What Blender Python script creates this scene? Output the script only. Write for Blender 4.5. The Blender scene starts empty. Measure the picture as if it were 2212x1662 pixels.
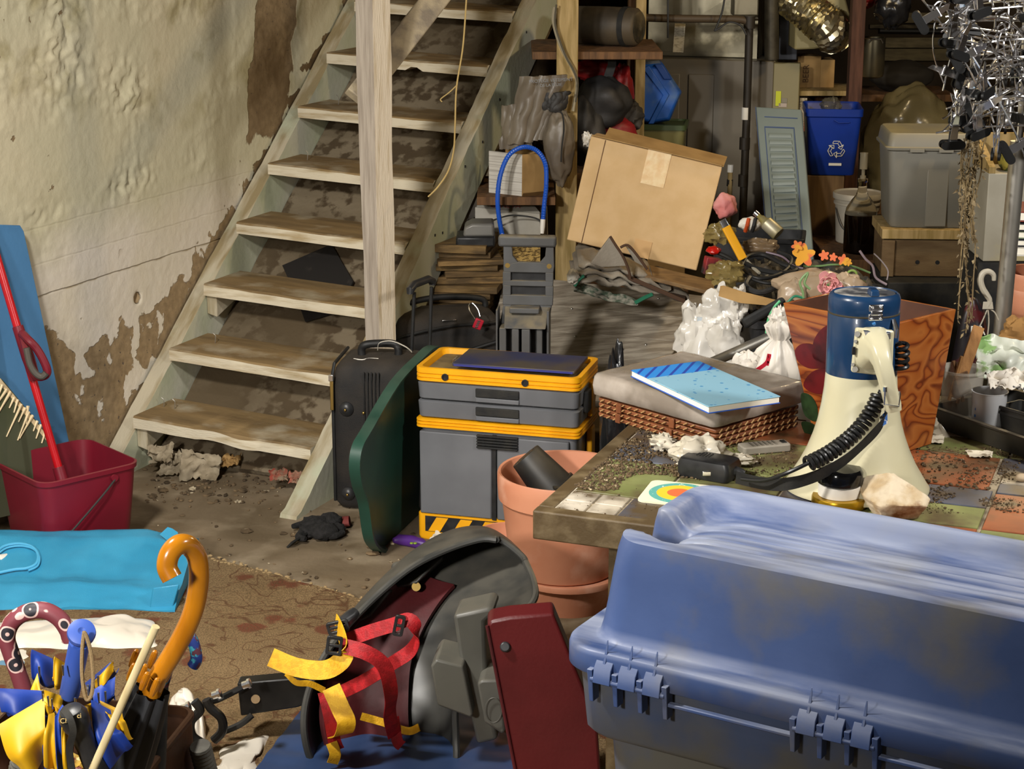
import bpy, bmesh, math, random
from math import sin, cos, pi, radians
from mathutils import Vector, Matrix, noise, Euler
V = Vector
scn = bpy.context.scene
C = scn.collection
# ------------------------------------------------------------------ camera, light, exposure
F = 4000.0; TH = radians(15.5); EYE = V((0, 0, 2.0))
cam = bpy.data.cameras.new('camera'); co = bpy.data.objects.new('camera', cam); C.objects.link(co)
co.location = EYE; co.rotation_euler = (pi/2 - TH, 0, 0)
cam.sensor_fit = 'HORIZONTAL'; cam.sensor_width = 36.0; cam.lens = F/2212*36; cam.clip_end = 60
scn.camera = co
scn.view_settings.view_transform = 'Standard'; scn.view_settings.look = 'None'
scn.view_settings.gamma = 1.0; scn.view_settings.exposure = 0.0; scn.view_settings.use_curve_mapping = False
world = bpy.data.worlds.new('world'); scn.world = world; world.use_nodes = True
world.node_tree.nodes['Background'].inputs[0].default_value = (1.0, 0.86, 0.68, 1)
world.node_tree.nodes['Background'].inputs[1].default_value = 0.07
def lamp(name, loc, aim, power, size, col, kind='AREA', spread=None):
    l = bpy.data.lights.new(name, kind); l.energy = power; l.color = col
    if kind == 'AREA':
        l.size = size
        if spread: l.spread = radians(spread)
    else: l.shadow_soft_size = size
    o = bpy.data.objects.new(name, l); C.objects.link(o); o.location = loc
    o.rotation_euler = (V(aim) - V(loc)).to_track_quat('-Z', 'Y').to_euler()
    return o
lamp('flash_left', (-1.25, 3.0, 2.38), (-0.1, 5.6, 0.5), 98, 0.22, (1, 0.965, 0.90))
lamp('flash_right', (2.1, 2.9, 2.38), (0.6, 4.6, 0.6), 56, 0.25, (1, 0.97, 0.93))
lamp('added_fill', (-1.55, 0.2, 2.25), (-0.85, 2.95, 0.85), 17, 0.3, (1, 0.96, 0.90), spread=55)  # fill lamp added to brighten the umbrellas, no real source behind it
lamp('ceiling_bulb', (1.75, 6.0, 2.3), (1.75, 6.0, 0), 46, 0.09, (1, 0.76, 0.42), 'POINT')
# ------------------------------------------------------------------ helpers
CT, ST = cos(TH), sin(TH)
def ray(u, v):
    dx = (u-1106)/F; dy = (831-v)/F
    return V((dx, CT+dy*ST, -ST+dy*CT))
def AY(u, v, y): r = ray(u, v); return EYE + r*(y/r.y)
def AZ(u, v, z): r = ray(u, v); return EYE + r*((z-EYE.z)/r.z)
def AP(u, v, p, n): r = ray(u, v); return EYE + r*((V(p)-EYE).dot(n)/r.dot(n))
def lin(h):
    h = h.lstrip('#'); o = []
    for i in (0, 2, 4):
        c = int(h[i:i+2], 16)/255
        o.append(c/12.92 if c <= .04045 else ((c+.055)/1.055)**2.4)
    return (o[0], o[1], o[2], 1)
WM = {}
class MB:
    def __init__(s): s.v = []; s.f = []; s.mi = []; s.m = 0; s.T = None
    def add(s, vs, fs, T=None):
        b = len(s.v); T = T or s.T
        s.v += [T @ V(p) for p in vs] if T else [V(p) for p in vs]
        for f in fs: s.f.append([b+i for i in f]); s.mi.append(s.m)
        return s
    def box(s, c, d, T=None):
        x, y, z = c; a, b, e = d[0]/2, d[1]/2, d[2]/2
        vs = [(x+i*a, y+j*b, z+k*e) for k in (-1, 1) for j in (-1, 1) for i in (-1, 1)]
        return s.add(vs, [(0,2,3,1),(4,5,7,6),(0,1,5,4),(2,6,7,3),(0,4,6,2),(1,3,7,5)], T)
    def hexa(s, b4, t4, T=None):
        return s.add(list(b4)+list(t4), [(3,2,1,0),(4,5,6,7),(0,1,5,4),(1,2,6,5),(2,3,7,6),(3,0,4,7)], T)
    def loft(s, rings, T=None, cap0=True, cap1=True, closed=False):
        n = len(rings[0]); vs = [p for r in rings for p in r]; fs = []
        m = len(rings)
        for k in range(m if closed else m-1):
            a, b = k*n, ((k+1) % m)*n
            for i in range(n): j = (i+1) % n; fs.append((a+i, a+j, b+j, b+i))
        if not closed:
            if cap0: fs.append(tuple(reversed(range(n))))
            if cap1: fs.append(tuple(range((m-1)*n, m*n)))
        return s.add(vs, fs, T)
    def prism(s, poly, z0, z1, T=None):
        return s.loft([[(x, y, z0) for x, y in poly], [(x, y, z1) for x, y in poly]], T)
    def lathe(s, prof, n=32, T=None, cap0=True, cap1=True, closed=False):
        return s.loft([[(r*cos(2*pi*i/n), r*sin(2*pi*i/n), z) for i in range(n)] for r, z in prof], T, cap0, cap1, closed)
    def cyl(s, p, q, r, n=16, r2=None):
        return s.tube([p, q], [r, r if r2 is None else r2], n)
    def tube(s, pts, r, n=8, closed=False, T=None):
        pts = [V(p) for p in pts]; m = len(pts)
        rs = r if isinstance(r, (list, tuple)) else [r]*m
        rings = []; up = None
        for i in range(m):
            if closed: d = pts[(i+1) % m]-pts[i-1]
            else: d = pts[min(i+1, m-1)]-pts[max(i-1, 0)]
            if d.length < 1e-9: d = V((0, 0, 1))
            d.normalize()
            if up is None: up = V((0, 0, 1)) if abs(d.z) < .9 else V((1, 0, 0))
            up = (up - d*up.dot(d))
            if up.length < 1e-6: up = d.orthogonal()
            up.normalize(); w = d.cross(up)
            rings.append([pts[i] + (up*cos(2*pi*k/n) + w*sin(2*pi*k/n))*rs[i] for k in range(n)])
        return s.loft(rings, T, closed=closed)
    def ribbon(s, pts, side, w, t=.002, T=None):
        pts = [V(p) for p in pts]; m = len(pts); rings = []
        for i in range(m):
            d = (pts[min(i+1, m-1)]-pts[max(i-1, 0)]).normalized()
            sd = V(side[i] if isinstance(side, list) else side); sd = (sd - d*sd.dot(d)).normalized()
            nn = d.cross(sd); a = sd*w/2; b = nn*t/2
            rings.append([pts[i]-a-b, pts[i]+a-b, pts[i]+a+b, pts[i]-a+b])
        return s.loft(rings, T)
    def sheet(s, fn, nu, nv, t=0.0, T=None):
        P = [[V(fn(i/nu, j/nv)) for i in range(nu+1)] for j in range(nv+1)]
        W = nu+1
        vs = [p for r in P for p in r]
        fs = [(j*W+i, j*W+i+1, (j+1)*W+i+1, (j+1)*W+i) for j in range(nv) for i in range(nu)]
        if t:
            N = []
            for j in range(nv+1):
                for i in range(nu+1):
                    a = P[j][min(i+1, nu)]-P[j][max(i-1, 0)]; b = P[min(j+1, nv)][i]-P[max(j-1, 0)][i]
                    q = a.cross(b); N.append(q.normalized() if q.length > 1e-12 else V((0, 0, 1)))
            B = len(vs); vs = vs + [p - q*t for p, q in zip(vs, N)]
            fs = fs + [tuple(B+i for i in reversed(f)) for f in fs]
            edge = [i for i in range(W)] + [j*W+nu for j in range(1, nv+1)] + [nv*W+i for i in range(nu-1, -1, -1)] + [j*W for j in range(nv-1, 0, -1)]
            for k in range(len(edge)):
                a, b = edge[k], edge[(k+1) % len(edge)]; fs.append((b, a, B+a, B+b))
        return s.add(vs, fs, T)
    def ball(s, c, r, nu=20, nv=12, fn=None, T=None):
        c = V(c); r = (r, r, r) if isinstance(r, (int, float)) else r
        rings = []
        for j in range(nv+1):
            th = pi*j/nv; th = min(max(th, .02), pi-.02); row = []
            for i in range(nu):
                ph = 2*pi*i/nu; d = V((sin(th)*cos(ph), sin(th)*sin(ph), -cos(th)))
                k = fn(d) if fn else 1.0
                row.append(c + V((d.x*r[0]*k, d.y*r[1]*k, d.z*r[2]*k)))
            rings.append(row)
        return s.loft(rings, T)
    def build(s, name, mat, parent=None, world=False, smooth=35, bevel=0, seg=2, sub=0, loc=None, rot=None):
        vs = s.v; loc = V(loc) if loc else V((0, 0, 0))
        if world:
            if parent is not None:
                I = WM[parent].inverted(); vs = [I @ p for p in vs]
            else:
                xs = [p.x for p in vs]; ys = [p.y for p in vs]; zs = [p.z for p in vs]
                loc = V(((min(xs)+max(xs))/2, (min(ys)+max(ys))/2, min(zs))); vs = [p-loc for p in vs]
        me = bpy.data.meshes.new(name); me.from_pydata([tuple(p) for p in vs], [], s.f)
        for m in (mat if isinstance(mat, (list, tuple)) else [mat]): me.materials.append(m)
        if isinstance(mat, (list, tuple)): me.polygons.foreach_set('material_index', s.mi)
        bm = bmesh.new(); bm.from_mesh(me); bmesh.ops.recalc_face_normals(bm, faces=bm.faces[:]); bm.to_mesh(me); bm.free()
        if smooth:
            me.shade_smooth(); me.set_sharp_from_angle(angle=radians(smooth))
        o = bpy.data.objects.new(name, me); C.objects.link(o)
        o.location = loc
        if rot: o.rotation_euler = rot
        L = Matrix.Translation(loc) @ (Euler(rot).to_matrix().to_4x4() if rot else Matrix())
        if parent is not None: o.parent = parent; WM[o] = WM[parent] @ L
        else: WM[o] = L
        if bevel:
            b = o.modifiers.new('bevel', 'BEVEL'); b.width = bevel; b.segments = seg; b.limit_method = 'ANGLE'; b.angle_limit = radians(40)
        if sub:
            b = o.modifiers.new('sub', 'SUBSURF'); b.levels = sub; b.render_levels = sub
        return o
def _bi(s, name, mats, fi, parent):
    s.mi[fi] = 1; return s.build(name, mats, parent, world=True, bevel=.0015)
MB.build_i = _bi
def thing(name, label, cat, loc=(0, 0, 0), rz=0.0, group=None, rot=None):
    o = bpy.data.objects.new(name, None); C.objects.link(o); o.empty_display_size = .05
    o.location = loc; o.rotation_euler = rot if rot else (0, 0, rz)
    WM[o] = Matrix.Translation(V(loc)) @ o.rotation_euler.to_matrix().to_4x4()
    tag(o, label, cat, group); return o
def tag(o, label, cat, group=None, kind=None):
    o['label'] = label; o['category'] = cat
    if group: o['group'] = group
    if kind: o['kind'] = kind
    return o
def struct(o, label=None):
    o['kind'] = 'structure'
    if label: o['label'] = label
    return o
KIDS = {}
def dup(root, loc=None, rot=None, label=None, group=None):
    r = root.copy(); C.objects.link(r)
    if loc is not None: r.location = loc
    if rot is not None: r.rotation_euler = rot
    if label: r['label'] = label
    if group: r['group'] = group
    WM[r] = Matrix.Translation(r.location) @ r.rotation_euler.to_matrix().to_4x4()
    for ch in list(root.children):
        c = ch.copy(); C.objects.link(c); c.parent = r
        for g in list(ch.children):
            d = g.copy(); C.objects.link(d); d.parent = c
    return r
def frame(o, x, y, z=None):          # matrix from origin and two axes
    x = V(x).normalized(); z = (x.cross(V(y))).normalized() if z is None else V(z).normalized(); y = z.cross(x)
    M = Matrix((x, y, z)).transposed().to_4x4(); M.translation = V(o); return M
def rrect(w, d, r, n=5, cx=0, cy=0):
    P = []
    for sx, sy, a0 in ((1, 1, 0), (-1, 1, 90), (-1, -1, 180), (1, -1, 270)):
        for k in range(n+1):
            a = radians(a0+90*k/n); P.append((cx+sx*(w/2-r)+r*cos(a), cy+sy*(d/2-r)+r*sin(a)))
    return P
def ring(poly, z): return [(x, y, z) for x, y in poly]
def spline(pts, n=8, closed=False):
    pts = [V(p) for p in pts]; out = []; m = len(pts)
    for i in range(m if closed else m-1):
        g = (lambda k: pts[k % m]) if closed else (lambda k: pts[min(max(k, 0), m-1)])
        p0, p1, p2, p3 = g(i-1), g(i), g(i+1), g(i+2)
        for k in range(n):
            t = k/n
            out.append(.5*((2*p1)+(p2-p0)*t+(2*p0-5*p1+4*p2-p3)*t*t+(3*p1-p0-3*p2+p3)*t*t*t))
    if not closed: out.append(pts[-1])
    return out
def nz(p, sc=1.0, seed=0.0): return noise.noise(V((p[0]*sc+seed, p[1]*sc+seed*1.7, p[2]*sc-seed)))
MC = {}
def pm(name, col, r=.55, m=0.0, c2=None, sc=8, lo=.4, hi=.62, st=(1, 1, 1), bump=0, bsc=60, dust=None, alpha=1.0, trans=0.0, coat=0.0, spec=.5, c3=None, sc3=3, lo3=.55, hi3=.7, ior=1.45, dist=0.0, sss=0):
    if name in MC: return MC[name]
    M = bpy.data.materials.new(name); M.use_nodes = True; nt = M.node_tree; N = nt.nodes; L = nt.links
    B = N['Principled BSDF']; B.inputs['Roughness'].default_value = r; B.inputs['Metallic'].default_value = m
    B.inputs['Alpha'].default_value = alpha; B.inputs['Transmission Weight'].default_value = trans
    B.inputs['Coat Weight'].default_value = coat; B.inputs['Specular IOR Level'].default_value = spec; B.inputs['IOR'].default_value = ior
    tc = N.new('ShaderNodeTexCoord'); mp = N.new('ShaderNodeMapping'); mp.inputs['Scale'].default_value = st
    L.new(tc.outputs['Object'], mp.inputs['Vector'])
    def noise_fac(s_, lo_, hi_, v=mp.outputs['Vector'], det=7, d=0.0):
        n = N.new('ShaderNodeTexNoise'); n.inputs['Scale'].default_value = s_; n.inputs['Detail'].default_value = det; n.inputs['Distortion'].default_value = d
        L.new(v, n.inputs['Vector']); rp = N.new('ShaderNodeMapRange'); rp.inputs[1].default_value = lo_; rp.inputs[2].default_value = hi_
        L.new(n.outputs['Fac'], rp.inputs[0]); return rp.outputs[0]
    def mix(f, a, b):
        x = N.new('ShaderNodeMix'); x.data_type = 'RGBA'; L.new(f, x.inputs[0])
        for s_, q in ((6, a), (7, b)):
            if isinstance(q, tuple): x.inputs[s_].default_value = q
            else: L.new(q, x.inputs[s_])
        return x.outputs[2]
    cur = lin(col)
    if c2: cur = mix(noise_fac(sc, lo, hi, d=dist), cur, lin(c2))
    if c3: cur = mix(noise_fac(sc3, lo3, hi3, tc.outputs['Object']), cur, lin(c3))
    if dust:
        dc, amt, dsc = dust[:3]
        g = N.new('ShaderNodeNewGeometry'); sp = N.new('ShaderNodeSeparateXYZ'); L.new(g.outputs['Normal'], sp.inputs[0])
        mr = N.new('ShaderNodeMapRange'); mr.inputs[1].default_value = .2; mr.inputs[2].default_value = .95; mr.inputs[4].default_value = amt
        L.new(sp.outputs['Z'], mr.inputs[0])
        dv = tc.outputs['Object']
        if len(dust) > 3:
            m2 = N.new('ShaderNodeMapping'); m2.inputs['Scale'].default_value = dust[3]; L.new(dv, m2.inputs['Vector']); dv = m2.outputs['Vector']
        f = noise_fac(dsc, .3, .6, dv); mu = N.new('ShaderNodeMath'); mu.operation = 'MULTIPLY'
        L.new(mr.outputs[0], mu.inputs[0]); L.new(f, mu.inputs[1]); cur = mix(mu.outputs[0], cur, lin(dc))
    if isinstance(cur, tuple): B.inputs['Base Color'].default_value = cur
    else: L.new(cur, B.inputs['Base Color'])
    if bump:
        n = N.new('ShaderNodeTexNoise'); n.inputs['Scale'].default_value = bsc; n.inputs['Detail'].default_value = 5; L.new(mp.outputs['Vector'], n.inputs['Vector'])
        b = N.new('ShaderNodeBump'); b.inputs['Strength'].default_value = bump; b.inputs['Distance'].default_value = .004
        L.new(n.outputs['Fac'], b.inputs['Height']); L.new(b.outputs['Normal'], B.inputs['Normal'])
    MC[name] = M; return M
def blob(rx, ry, rz, amp=.25, sc=3, seed=0, nu=36, nv=24, flat=None, pw=1.0):
    b = MB()
    b.ball((0, 0, 0), (rx, ry, rz), nu, nv, lambda d: 1+amp*(nz(d, sc, seed)+.5*nz(d, sc*2.3, seed+5)))
    if flat is not None:
        for p in b.v: p.z = max(p.z, -flat)
    return b
def text_mesh(txt, size, mat, parent, loc, rot, name='lettering', ext=.0006, local=True):
    c = bpy.data.curves.new(name, 'FONT'); c.body = txt; c.size = size; c.extrude = ext; c.align_x = 'CENTER'; c.align_y = 'CENTER'
    t = bpy.data.objects.new(name, c); C.objects.link(t)
    dg = bpy.context.evaluated_depsgraph_get(); me = bpy.data.meshes.new_from_object(t.evaluated_get(dg))
    bpy.data.objects.remove(t); me.materials.clear(); me.materials.append(mat)
    o = bpy.data.objects.new(name, me); C.objects.link(o); o.parent = parent; o.location = loc; o.rotation_euler = rot
    return o
RNG = random.Random(7)
# ------------------------------------------------------------------ shared materials
m_black = pm('black_plastic', '#1c1c1d', .38, c2='#29292a', sc=30)
m_blackmat = pm('black_matte', '#161616', .75, c2='#26241f', sc=20, bump=.2, bsc=120)
m_chrome = pm('chrome', '#eeeef0', .2, 1.0)
m_steel = pm('brushed_steel', '#b9b5ab', .38, .9)
m_wire = pm('dark_wire', '#2b2a28', .5)
m_brass = pm('brass', '#b89a5a', .35, 1.0)
m_rawood = pm('pale_lumber', '#a88f60', .75, c2='#86703f', sc=5, st=(9, 9, 1), bump=.25, bsc=30)
m_brownwood = pm('brown_lumber', '#6d4c2c', .75, c2='#4e351d', sc=5, st=(9, 9, 1), bump=.25, bsc=30)
m_white = pm('white_plastic', '#e2ddd2', .45, c2='#cfc8ba', sc=6)
m_card = pm('cardboard', '#cfae80', .85, c2='#c8a676', sc=14, bump=.08, bsc=90)
m_cardbrown = pm('brown_cardboard', '#a3814f', .85, c2='#8f6f41', sc=10, bump=.1, bsc=90)
# ------------------------------------------------------------------ setting
YAW = -.425
SU = V((cos(YAW), sin(YAW), 0)); SV = V((-sin(YAW), cos(YAW), 0)); S0 = V((-1.3, 6.089, 0))
m_floor = pm('dirty_concrete', '#7a6a54', .8, c2='#5d4e38', sc=3.2, lo=.35, hi=.66, bump=.7, bsc=22, c3='#95866f', sc3=5.5, lo3=.5, hi3=.72, dist=.7)
f = MB().sheet(lambda a, b: (-4+9*a, -1+13*b, 0), 60, 80)
struct(f.build('floor', m_floor, smooth=0))
struct(MB().box((.5, 5.5, 2.5), (9, 13, .1)).build('ceiling', pm('ceiling_dark', '#4a3d2c', .9), smooth=0))
# left wall: painted, lumpy, peeling concrete
def wall_mat():
    M = bpy.data.materials.new('peeling_wall'); M.use_nodes = True; nt = M.node_tree; N = nt.nodes; L = nt.links; B = N['Principled BSDF']
    B.inputs['Roughness'].default_value = .85; B.inputs['Specular IOR Level'].default_value = .2
    tc = N.new('ShaderNodeTexCoord'); sp = N.new('ShaderNodeSeparateXYZ'); L.new(tc.outputs['Object'], sp.inputs[0])
    def ns(s, d=8, dist=0):
        n = N.new('ShaderNodeTexNoise'); n.inputs['Scale'].default_value = s; n.inputs['Detail'].default_value = d; n.inputs['Distortion'].default_value = dist
        L.new(tc.outputs['Object'], n.inputs['Vector']); return n.outputs['Fac']
    def mr(x, a, b, c=0, d=1):
        n = N.new('ShaderNodeMapRange'); n.inputs[1].default_value = a; n.inputs[2].default_value = b; n.inputs[3].default_value = c; n.inputs[4].default_value = d
        L.new(x, n.inputs[0]); return n.outputs[0]
    def ma(op, a, b):
        n = N.new('ShaderNodeMath'); n.operation = op
        for k, q in ((0, a), (1, b)):
            if isinstance(q, (int, float)): n.inputs[k].default_value = q
            else: L.new(q, n.inputs[k])
        return n.outputs[0]
    def mix(f, a, b):
        x = N.new('ShaderNodeMix'); x.data_type = 'RGBA'; L.new(f, x.inputs[0])
        for s_, q in ((6, a), (7, b)):
            if isinstance(q, tuple): x.inputs[s_].default_value = q
            else: L.new(q, x.inputs[s_])
        return x.outputs[2]
    X, Z = sp.outputs['X'], sp.outputs['Z']
    fine = ns(9, 10, .3); big = ns(2.2, 6)
    # height of the edge of the paint along the wall
    cr = N.new('ShaderNodeFloatCurve'); cv = cr.mapping.curves[0]
    pts = [(-.6, .62), (-.37, .60), (-.25, .50), (.0, .46), (.227, .49), (.438, .60), (.659, .73), (.891, .86), (1.06, 1.0), (1.3, 1.2), (1.8, 1.58)]
    q = [((a+.6)/2.4, b/2) for a, b in pts]
    cv.points[0].location = q[0]; cv.points[1].location = q[-1]
    for a in q[1:-1]: cv.points.new(*a)
    cr.mapping.update(); L.new(mr(X, -.6, 1.8), cr.inputs['Value'])
    zb = ma('MULTIPLY', cr.outputs[0], 2.0)
    wob = ma('MULTIPLY', ma('SUBTRACT', fine, .5), .34)
    e1 = ma('ADD', ma('SUBTRACT', Z, zb), wob)
    bare1 = mr(e1, .004, -.004)
    rem = mr(ma('ADD', big, ma('MULTIPLY', fine, .4)), .755, .765)   # remnants of paint
    bare1 = ma('MULTIPLY', bare1, ma('SUBTRACT', 1.0, rem))
    # tall bare patch beside the stair
    cx = ma('ADD', 1.10, ma('MULTIPLY', ma('SUBTRACT', Z, 1.3), .22))
    e2 = ma('ADD', ma('ABSOLUTE', ma('SUBTRACT', X, cx), 0), ma('MULTIPLY', ma('SUBTRACT', ns(5, 8), .5), .22))
    bare2 = ma('MULTIPLY', mr(e2, .145, .139), mr(ma('ADD', Z, ma('MULTIPLY', ma('SUBTRACT', fine, .5), .2)), 1.02, 1.03))
    pits = mr(ns(17, 4), .69, .71)
    pits = ma('MULTIPLY', pits, mr(ns(3, 3), .5, .55))
    bare = ma('MAXIMUM', ma('MAXIMUM', bare1, bare2), pits)
    # round hole
    hx = ma('SUBTRACT', X, .17); hz = ma('SUBTRACT', Z, .572)
    hole = mr(ma('SQRT', ma('ADD', ma('MULTIPLY', hx, hx), ma('MULTIPLY', hz, hz)), 0), .021, .018)
    bare = ma('MAXIMUM', bare, hole)
    paint = mix(mr(ma('ADD', Z, ma('MULTIPLY', big, .5)), 1.0, 1.2), lin('#d6cdbf'), lin('#c2bb9f'))
    paint = mix(mr(ns(1.6, 7), .48, .72), paint, lin('#cdc2a5'))
    paint = mix(ma('MULTIPLY', mr(ns(4.5, 9, .5), .53, .72), mr(Z, .9, 1.4)), paint, lin('#8f8256'))
    conc = mix(mr(ns(34, 6), .35, .65), lin('#9c8666'), lin('#857155'))
    conc = mix(mr(ns(70, 2), .66, .7), conc, lin('#5c5148'))
    damp = ma('MULTIPLY', mr(X, .85, 1.0), mr(ns(3, 5), .3, .6))
    conc = mix(damp, conc, lin('#5f4c33'))
    col = mix(bare, paint, conc)
    lines = None
    for zl in (.685, .79, .905):
        g = mr(ma('ABSOLUTE', ma('SUBTRACT', ma('ADD', Z, ma('MULTIPLY', fine, .012)), zl+.006), 0), .0045, .001)
        g = ma('MULTIPLY', g, .7 if zl < .7 else .14); lines = g if lines is None else ma('MAXIMUM', lines, g)
    col = mix(ma('MULTIPLY', lines, mr(fine, .35, .6)), col, lin('#93805c'))
    L.new(col, B.inputs['Base Color'])
    hgt = ma('ADD', ma('MULTIPLY', ma('SUBTRACT', 1.0, bare), .6), ma('MULTIPLY', ns(26, 8), .8))
    hgt = ma('SUBTRACT', hgt, ma('ADD', ma('MULTIPLY', hole, 3.0), lines))
    b1 = N.new('ShaderNodeBump'); b1.inputs['Strength'].default_value = .8; b1.inputs['Distance'].default_value = .006
    L.new(hgt, b1.inputs['Height']); L.new(b1.outputs['Normal'], B.inputs['Normal'])
    return M
WL0 = S0 - SU*.075
def wall_fn(a, b):
    x = -6.2+11*a; z = 2.46*b; d = 0
    if -.9 < x < 1.9:
        band = math.exp(-((z-.97)/.05)**2)*1.1+(1 if z > 1.22 else .35)*(1 if z > 1.0 else 0)+.2
        rg = max(0, noise.noise(V((x*3, 4, z*4)))+.15)*2.2
        d = .0075*band*rg*(noise.noise(V((x*17, 0, z*17)))+.7*noise.noise(V((x*41, 5, z*41)))+.4*noise.noise(V((x*88, 1, z*88))))+.006*band*noise.noise(V((x*3, 9, z*5)))
        if x > .85: d *= .3
        q = max(0, 1-math.hypot(x-.17, z-.572)/.022); d -= .02*min(1, q*2)
    return (x, -d, z)
class _W: pass
wl = thing('wall_left', 'rough painted concrete wall', 'wall', WL0, YAW+pi/2)
C.objects.unlink(wl); del WM[wl]; bpy.data.objects.remove(wl)
b = MB()
xs = [-6.2, -3, -.9]+[-.9+2.8*i/300 for i in range(1, 301)]+[3, 4.8]; zs = [2.46*j/250 for j in range(251)]
W_ = len(xs); b.v = [V(wall_fn((x+6.2)/11, z/2.46)) for z in zs for x in xs]
b.f = [[j*W_+i, j*W_+i+1, (j+1)*W_+i+1, (j+1)*W_+i] for j in range(250) for i in range(W_-1)]; b.mi = [0]*len(b.f)
ow = b.build('wall_left', wall_mat(), loc=WL0, rot=(0, 0, YAW+pi/2), smooth=60); struct(ow)
# local x runs along the wall, away from the camera; local +y points out of the room
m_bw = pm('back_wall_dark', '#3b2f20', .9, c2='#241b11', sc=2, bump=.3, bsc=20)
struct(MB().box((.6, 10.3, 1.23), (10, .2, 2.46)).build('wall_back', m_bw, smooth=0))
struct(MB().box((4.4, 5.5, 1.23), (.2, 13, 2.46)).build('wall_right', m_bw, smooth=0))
# ------------------------------------------------------------------ staircase
G, R_, WT, TILT = .231, .186, .701, .033
m_strg = pm('worn_stringer', '#b5ab94', .8, c2='#8f805f', sc=3.5, st=(6, 1, 1), lo=.42, hi=.6, bump=.4, bsc=40, c3='#b0b39a', sc3=4)
m_strgreen = pm('green_painted_stringer', '#aeb195', .75, c2='#b9b7a4', sc=4, lo=.4, hi=.62, bump=.35, bsc=45, c3='#94987c', sc3=5, lo3=.58, hi3=.72)
m_trfront = pm('worn_white_paint', '#cfc4ac', .75, c2='#a8946f', sc=6, st=(1, 7, 7), lo=.48, hi=.7, bump=.45, bsc=40)
m_trtop = pm('scuffed_tread_wood', '#8c744e', .8, c2='#6f5a3b', sc=4, st=(1, 4, 4), lo=.36, hi=.68, bump=.45, bsc=30, c3='#a99d85', sc3=7, lo3=.5, hi3=.7)
stair = thing('staircase', 'steep open wooden cellar stair with worn white paint along the rough wall', 'staircase', S0, YAW)
rr = random.Random(3)
for i in range(10):
    b = MB(); th = .043; dep = .245; y0 = G*i; z1 = .199+R_*i
    nx = 28; prof = [(0, -th), (.0, -.006), (.006, 0), (dep, 0), (dep, -th)]
    x0, x1 = (.0, WT-.004) if i else (.0, WT)
    rings = []
    for k in range(nx+1):
        x = x0+(x1-x0)*k/nx; row = []
        for j, (py, pz) in enumerate(prof):
            e = .004*noise.noise(V((x*9, i*3.1, j)))+.0025*noise.noise(V((x*40, i*7, j)))
            dz = 0
            if j == 0 and i == 6 and .36 < x < .41: dz = .014
            if i == 0 and j in (0, 1) and .25 < x < .5: dz = .006*sin((x-.25)*25)
            wear = -.004*math.exp(-((x-.4)/.18)**2) if j in (1, 2) else 0
            row.append((x, y0+py+(e if j < 3 else 0), z1+pz-TILT*x+dz+wear+(.5*e if j in (1, 2) else 0)))
        rings.append(row)
    b.loft(rings)
    # top faces get the scuffed wood
    n = 5
    for q, fc in enumerate(b.f):
        if q < nx*n and q % n in (1, 2): b.mi[q] = 1
    o = b.build('tread', [m_trfront, m_trtop], stair, smooth=40)
def stringer(x0, x1, top, h, mats, wob, ya, yb, foot):
    b = MB(); n = 90; rings = []
    for k in range(n+1):
        y = ya+(yb-ya)*k/n; w = wob*noise.noise(V((y*6, x0*9, 0)))+wob*.6*noise.noise(V((y*21, 2, 0)))
        ramp = min(1, .45+k/10) if foot else 1
        zt = max(.805*y+top+w - TILT*x0, .004+ (.02 if k else .012)); zb_ = max(.805*y+top-h-TILT*x0, 0.0)
        zb_ = min(zb_, zt-.003)
        rings.append([(x0, y, zb_), (x1, y, zb_), (x1, y+.004, zt-.006), (x0+.004, y, zt)])
    b.loft(rings)
    for q in range(n*4):
        if q % 4 == 2: b.mi[q] = 0
        elif q % 4 in (1, 3): b.mi[q] = 1
    return b.build('stringer', mats, stair, smooth=50)
stringer(-.066, -.003, .142, .30, [m_strg, m_strgreen], .006, -.17, 2.3, False)
stringer(WT, WT+.062, .185, .235, [m_strg, m_strgreen], .012, -.205, 2.3, True)
for i in (0, 2):
    MB().hexa([(-.002, G*i+.02, .199+R_*i-.115), (.04, G*i+.02, .199+R_*i-.125), (.04, G*i+.15, .199+R_*i-.085), (-.002, G*i+.15, .199+R_*i-.085)],
              [(-.002, G*i+.02, .199+R_*i-.046), (.04, G*i+.02, .199+R_*i-.048), (.04, G*i+.15, .199+R_*i-.048), (-.002, G*i+.15, .199+R_*i-.046)]).build('cleat', m_strg, stair, bevel=.003)
for i, xs_ in ((0, (.03, .075)), (1, (.1,)), (4, (.09,)), (5, (.1,))):
    for x in xs_:
        z = .199+R_*i; MB().tube([(x, G*i+.14, z-.005), (x+.003, G*i+.14, z+.025), (x-.006, G*i+.137, z+.034)], .0016, 6).build('nail', m_steel, stair)
for y, dz in ((.25, -.07), (.47, -.05), (.52, -.1), (.8, -.06), (.86, -.11), (1.05, -.05), (1.2, -.1), (1.35, -.08), (1.6, -.05), (.1, -.09), (.33, -.12)):
    MB().box((WT+.0625, y, .185+.805*y+dz-.02), (.003, .007, .009)).build('nail_head', m_wire, stair)
m_slab = pm('sooty_slab', '#7a6d58', .9, c2='#4b3d2a', sc=16, lo=.47, hi=.55, bump=.6, bsc=50, c3='#5a4c37', sc3=2.5, lo3=.45, hi3=.65)
b = MB().sheet(lambda a, c: (.0+.74*a, .12+2.2*c, .805*(.12+2.2*c)-.075+.008*noise.noise(V((a*8, c*20, 1)))), 30, 70, .05)
b.build('backing_slab', m_slab, stair)['label'] = 'dirty sloping backing behind the open treads'
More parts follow.
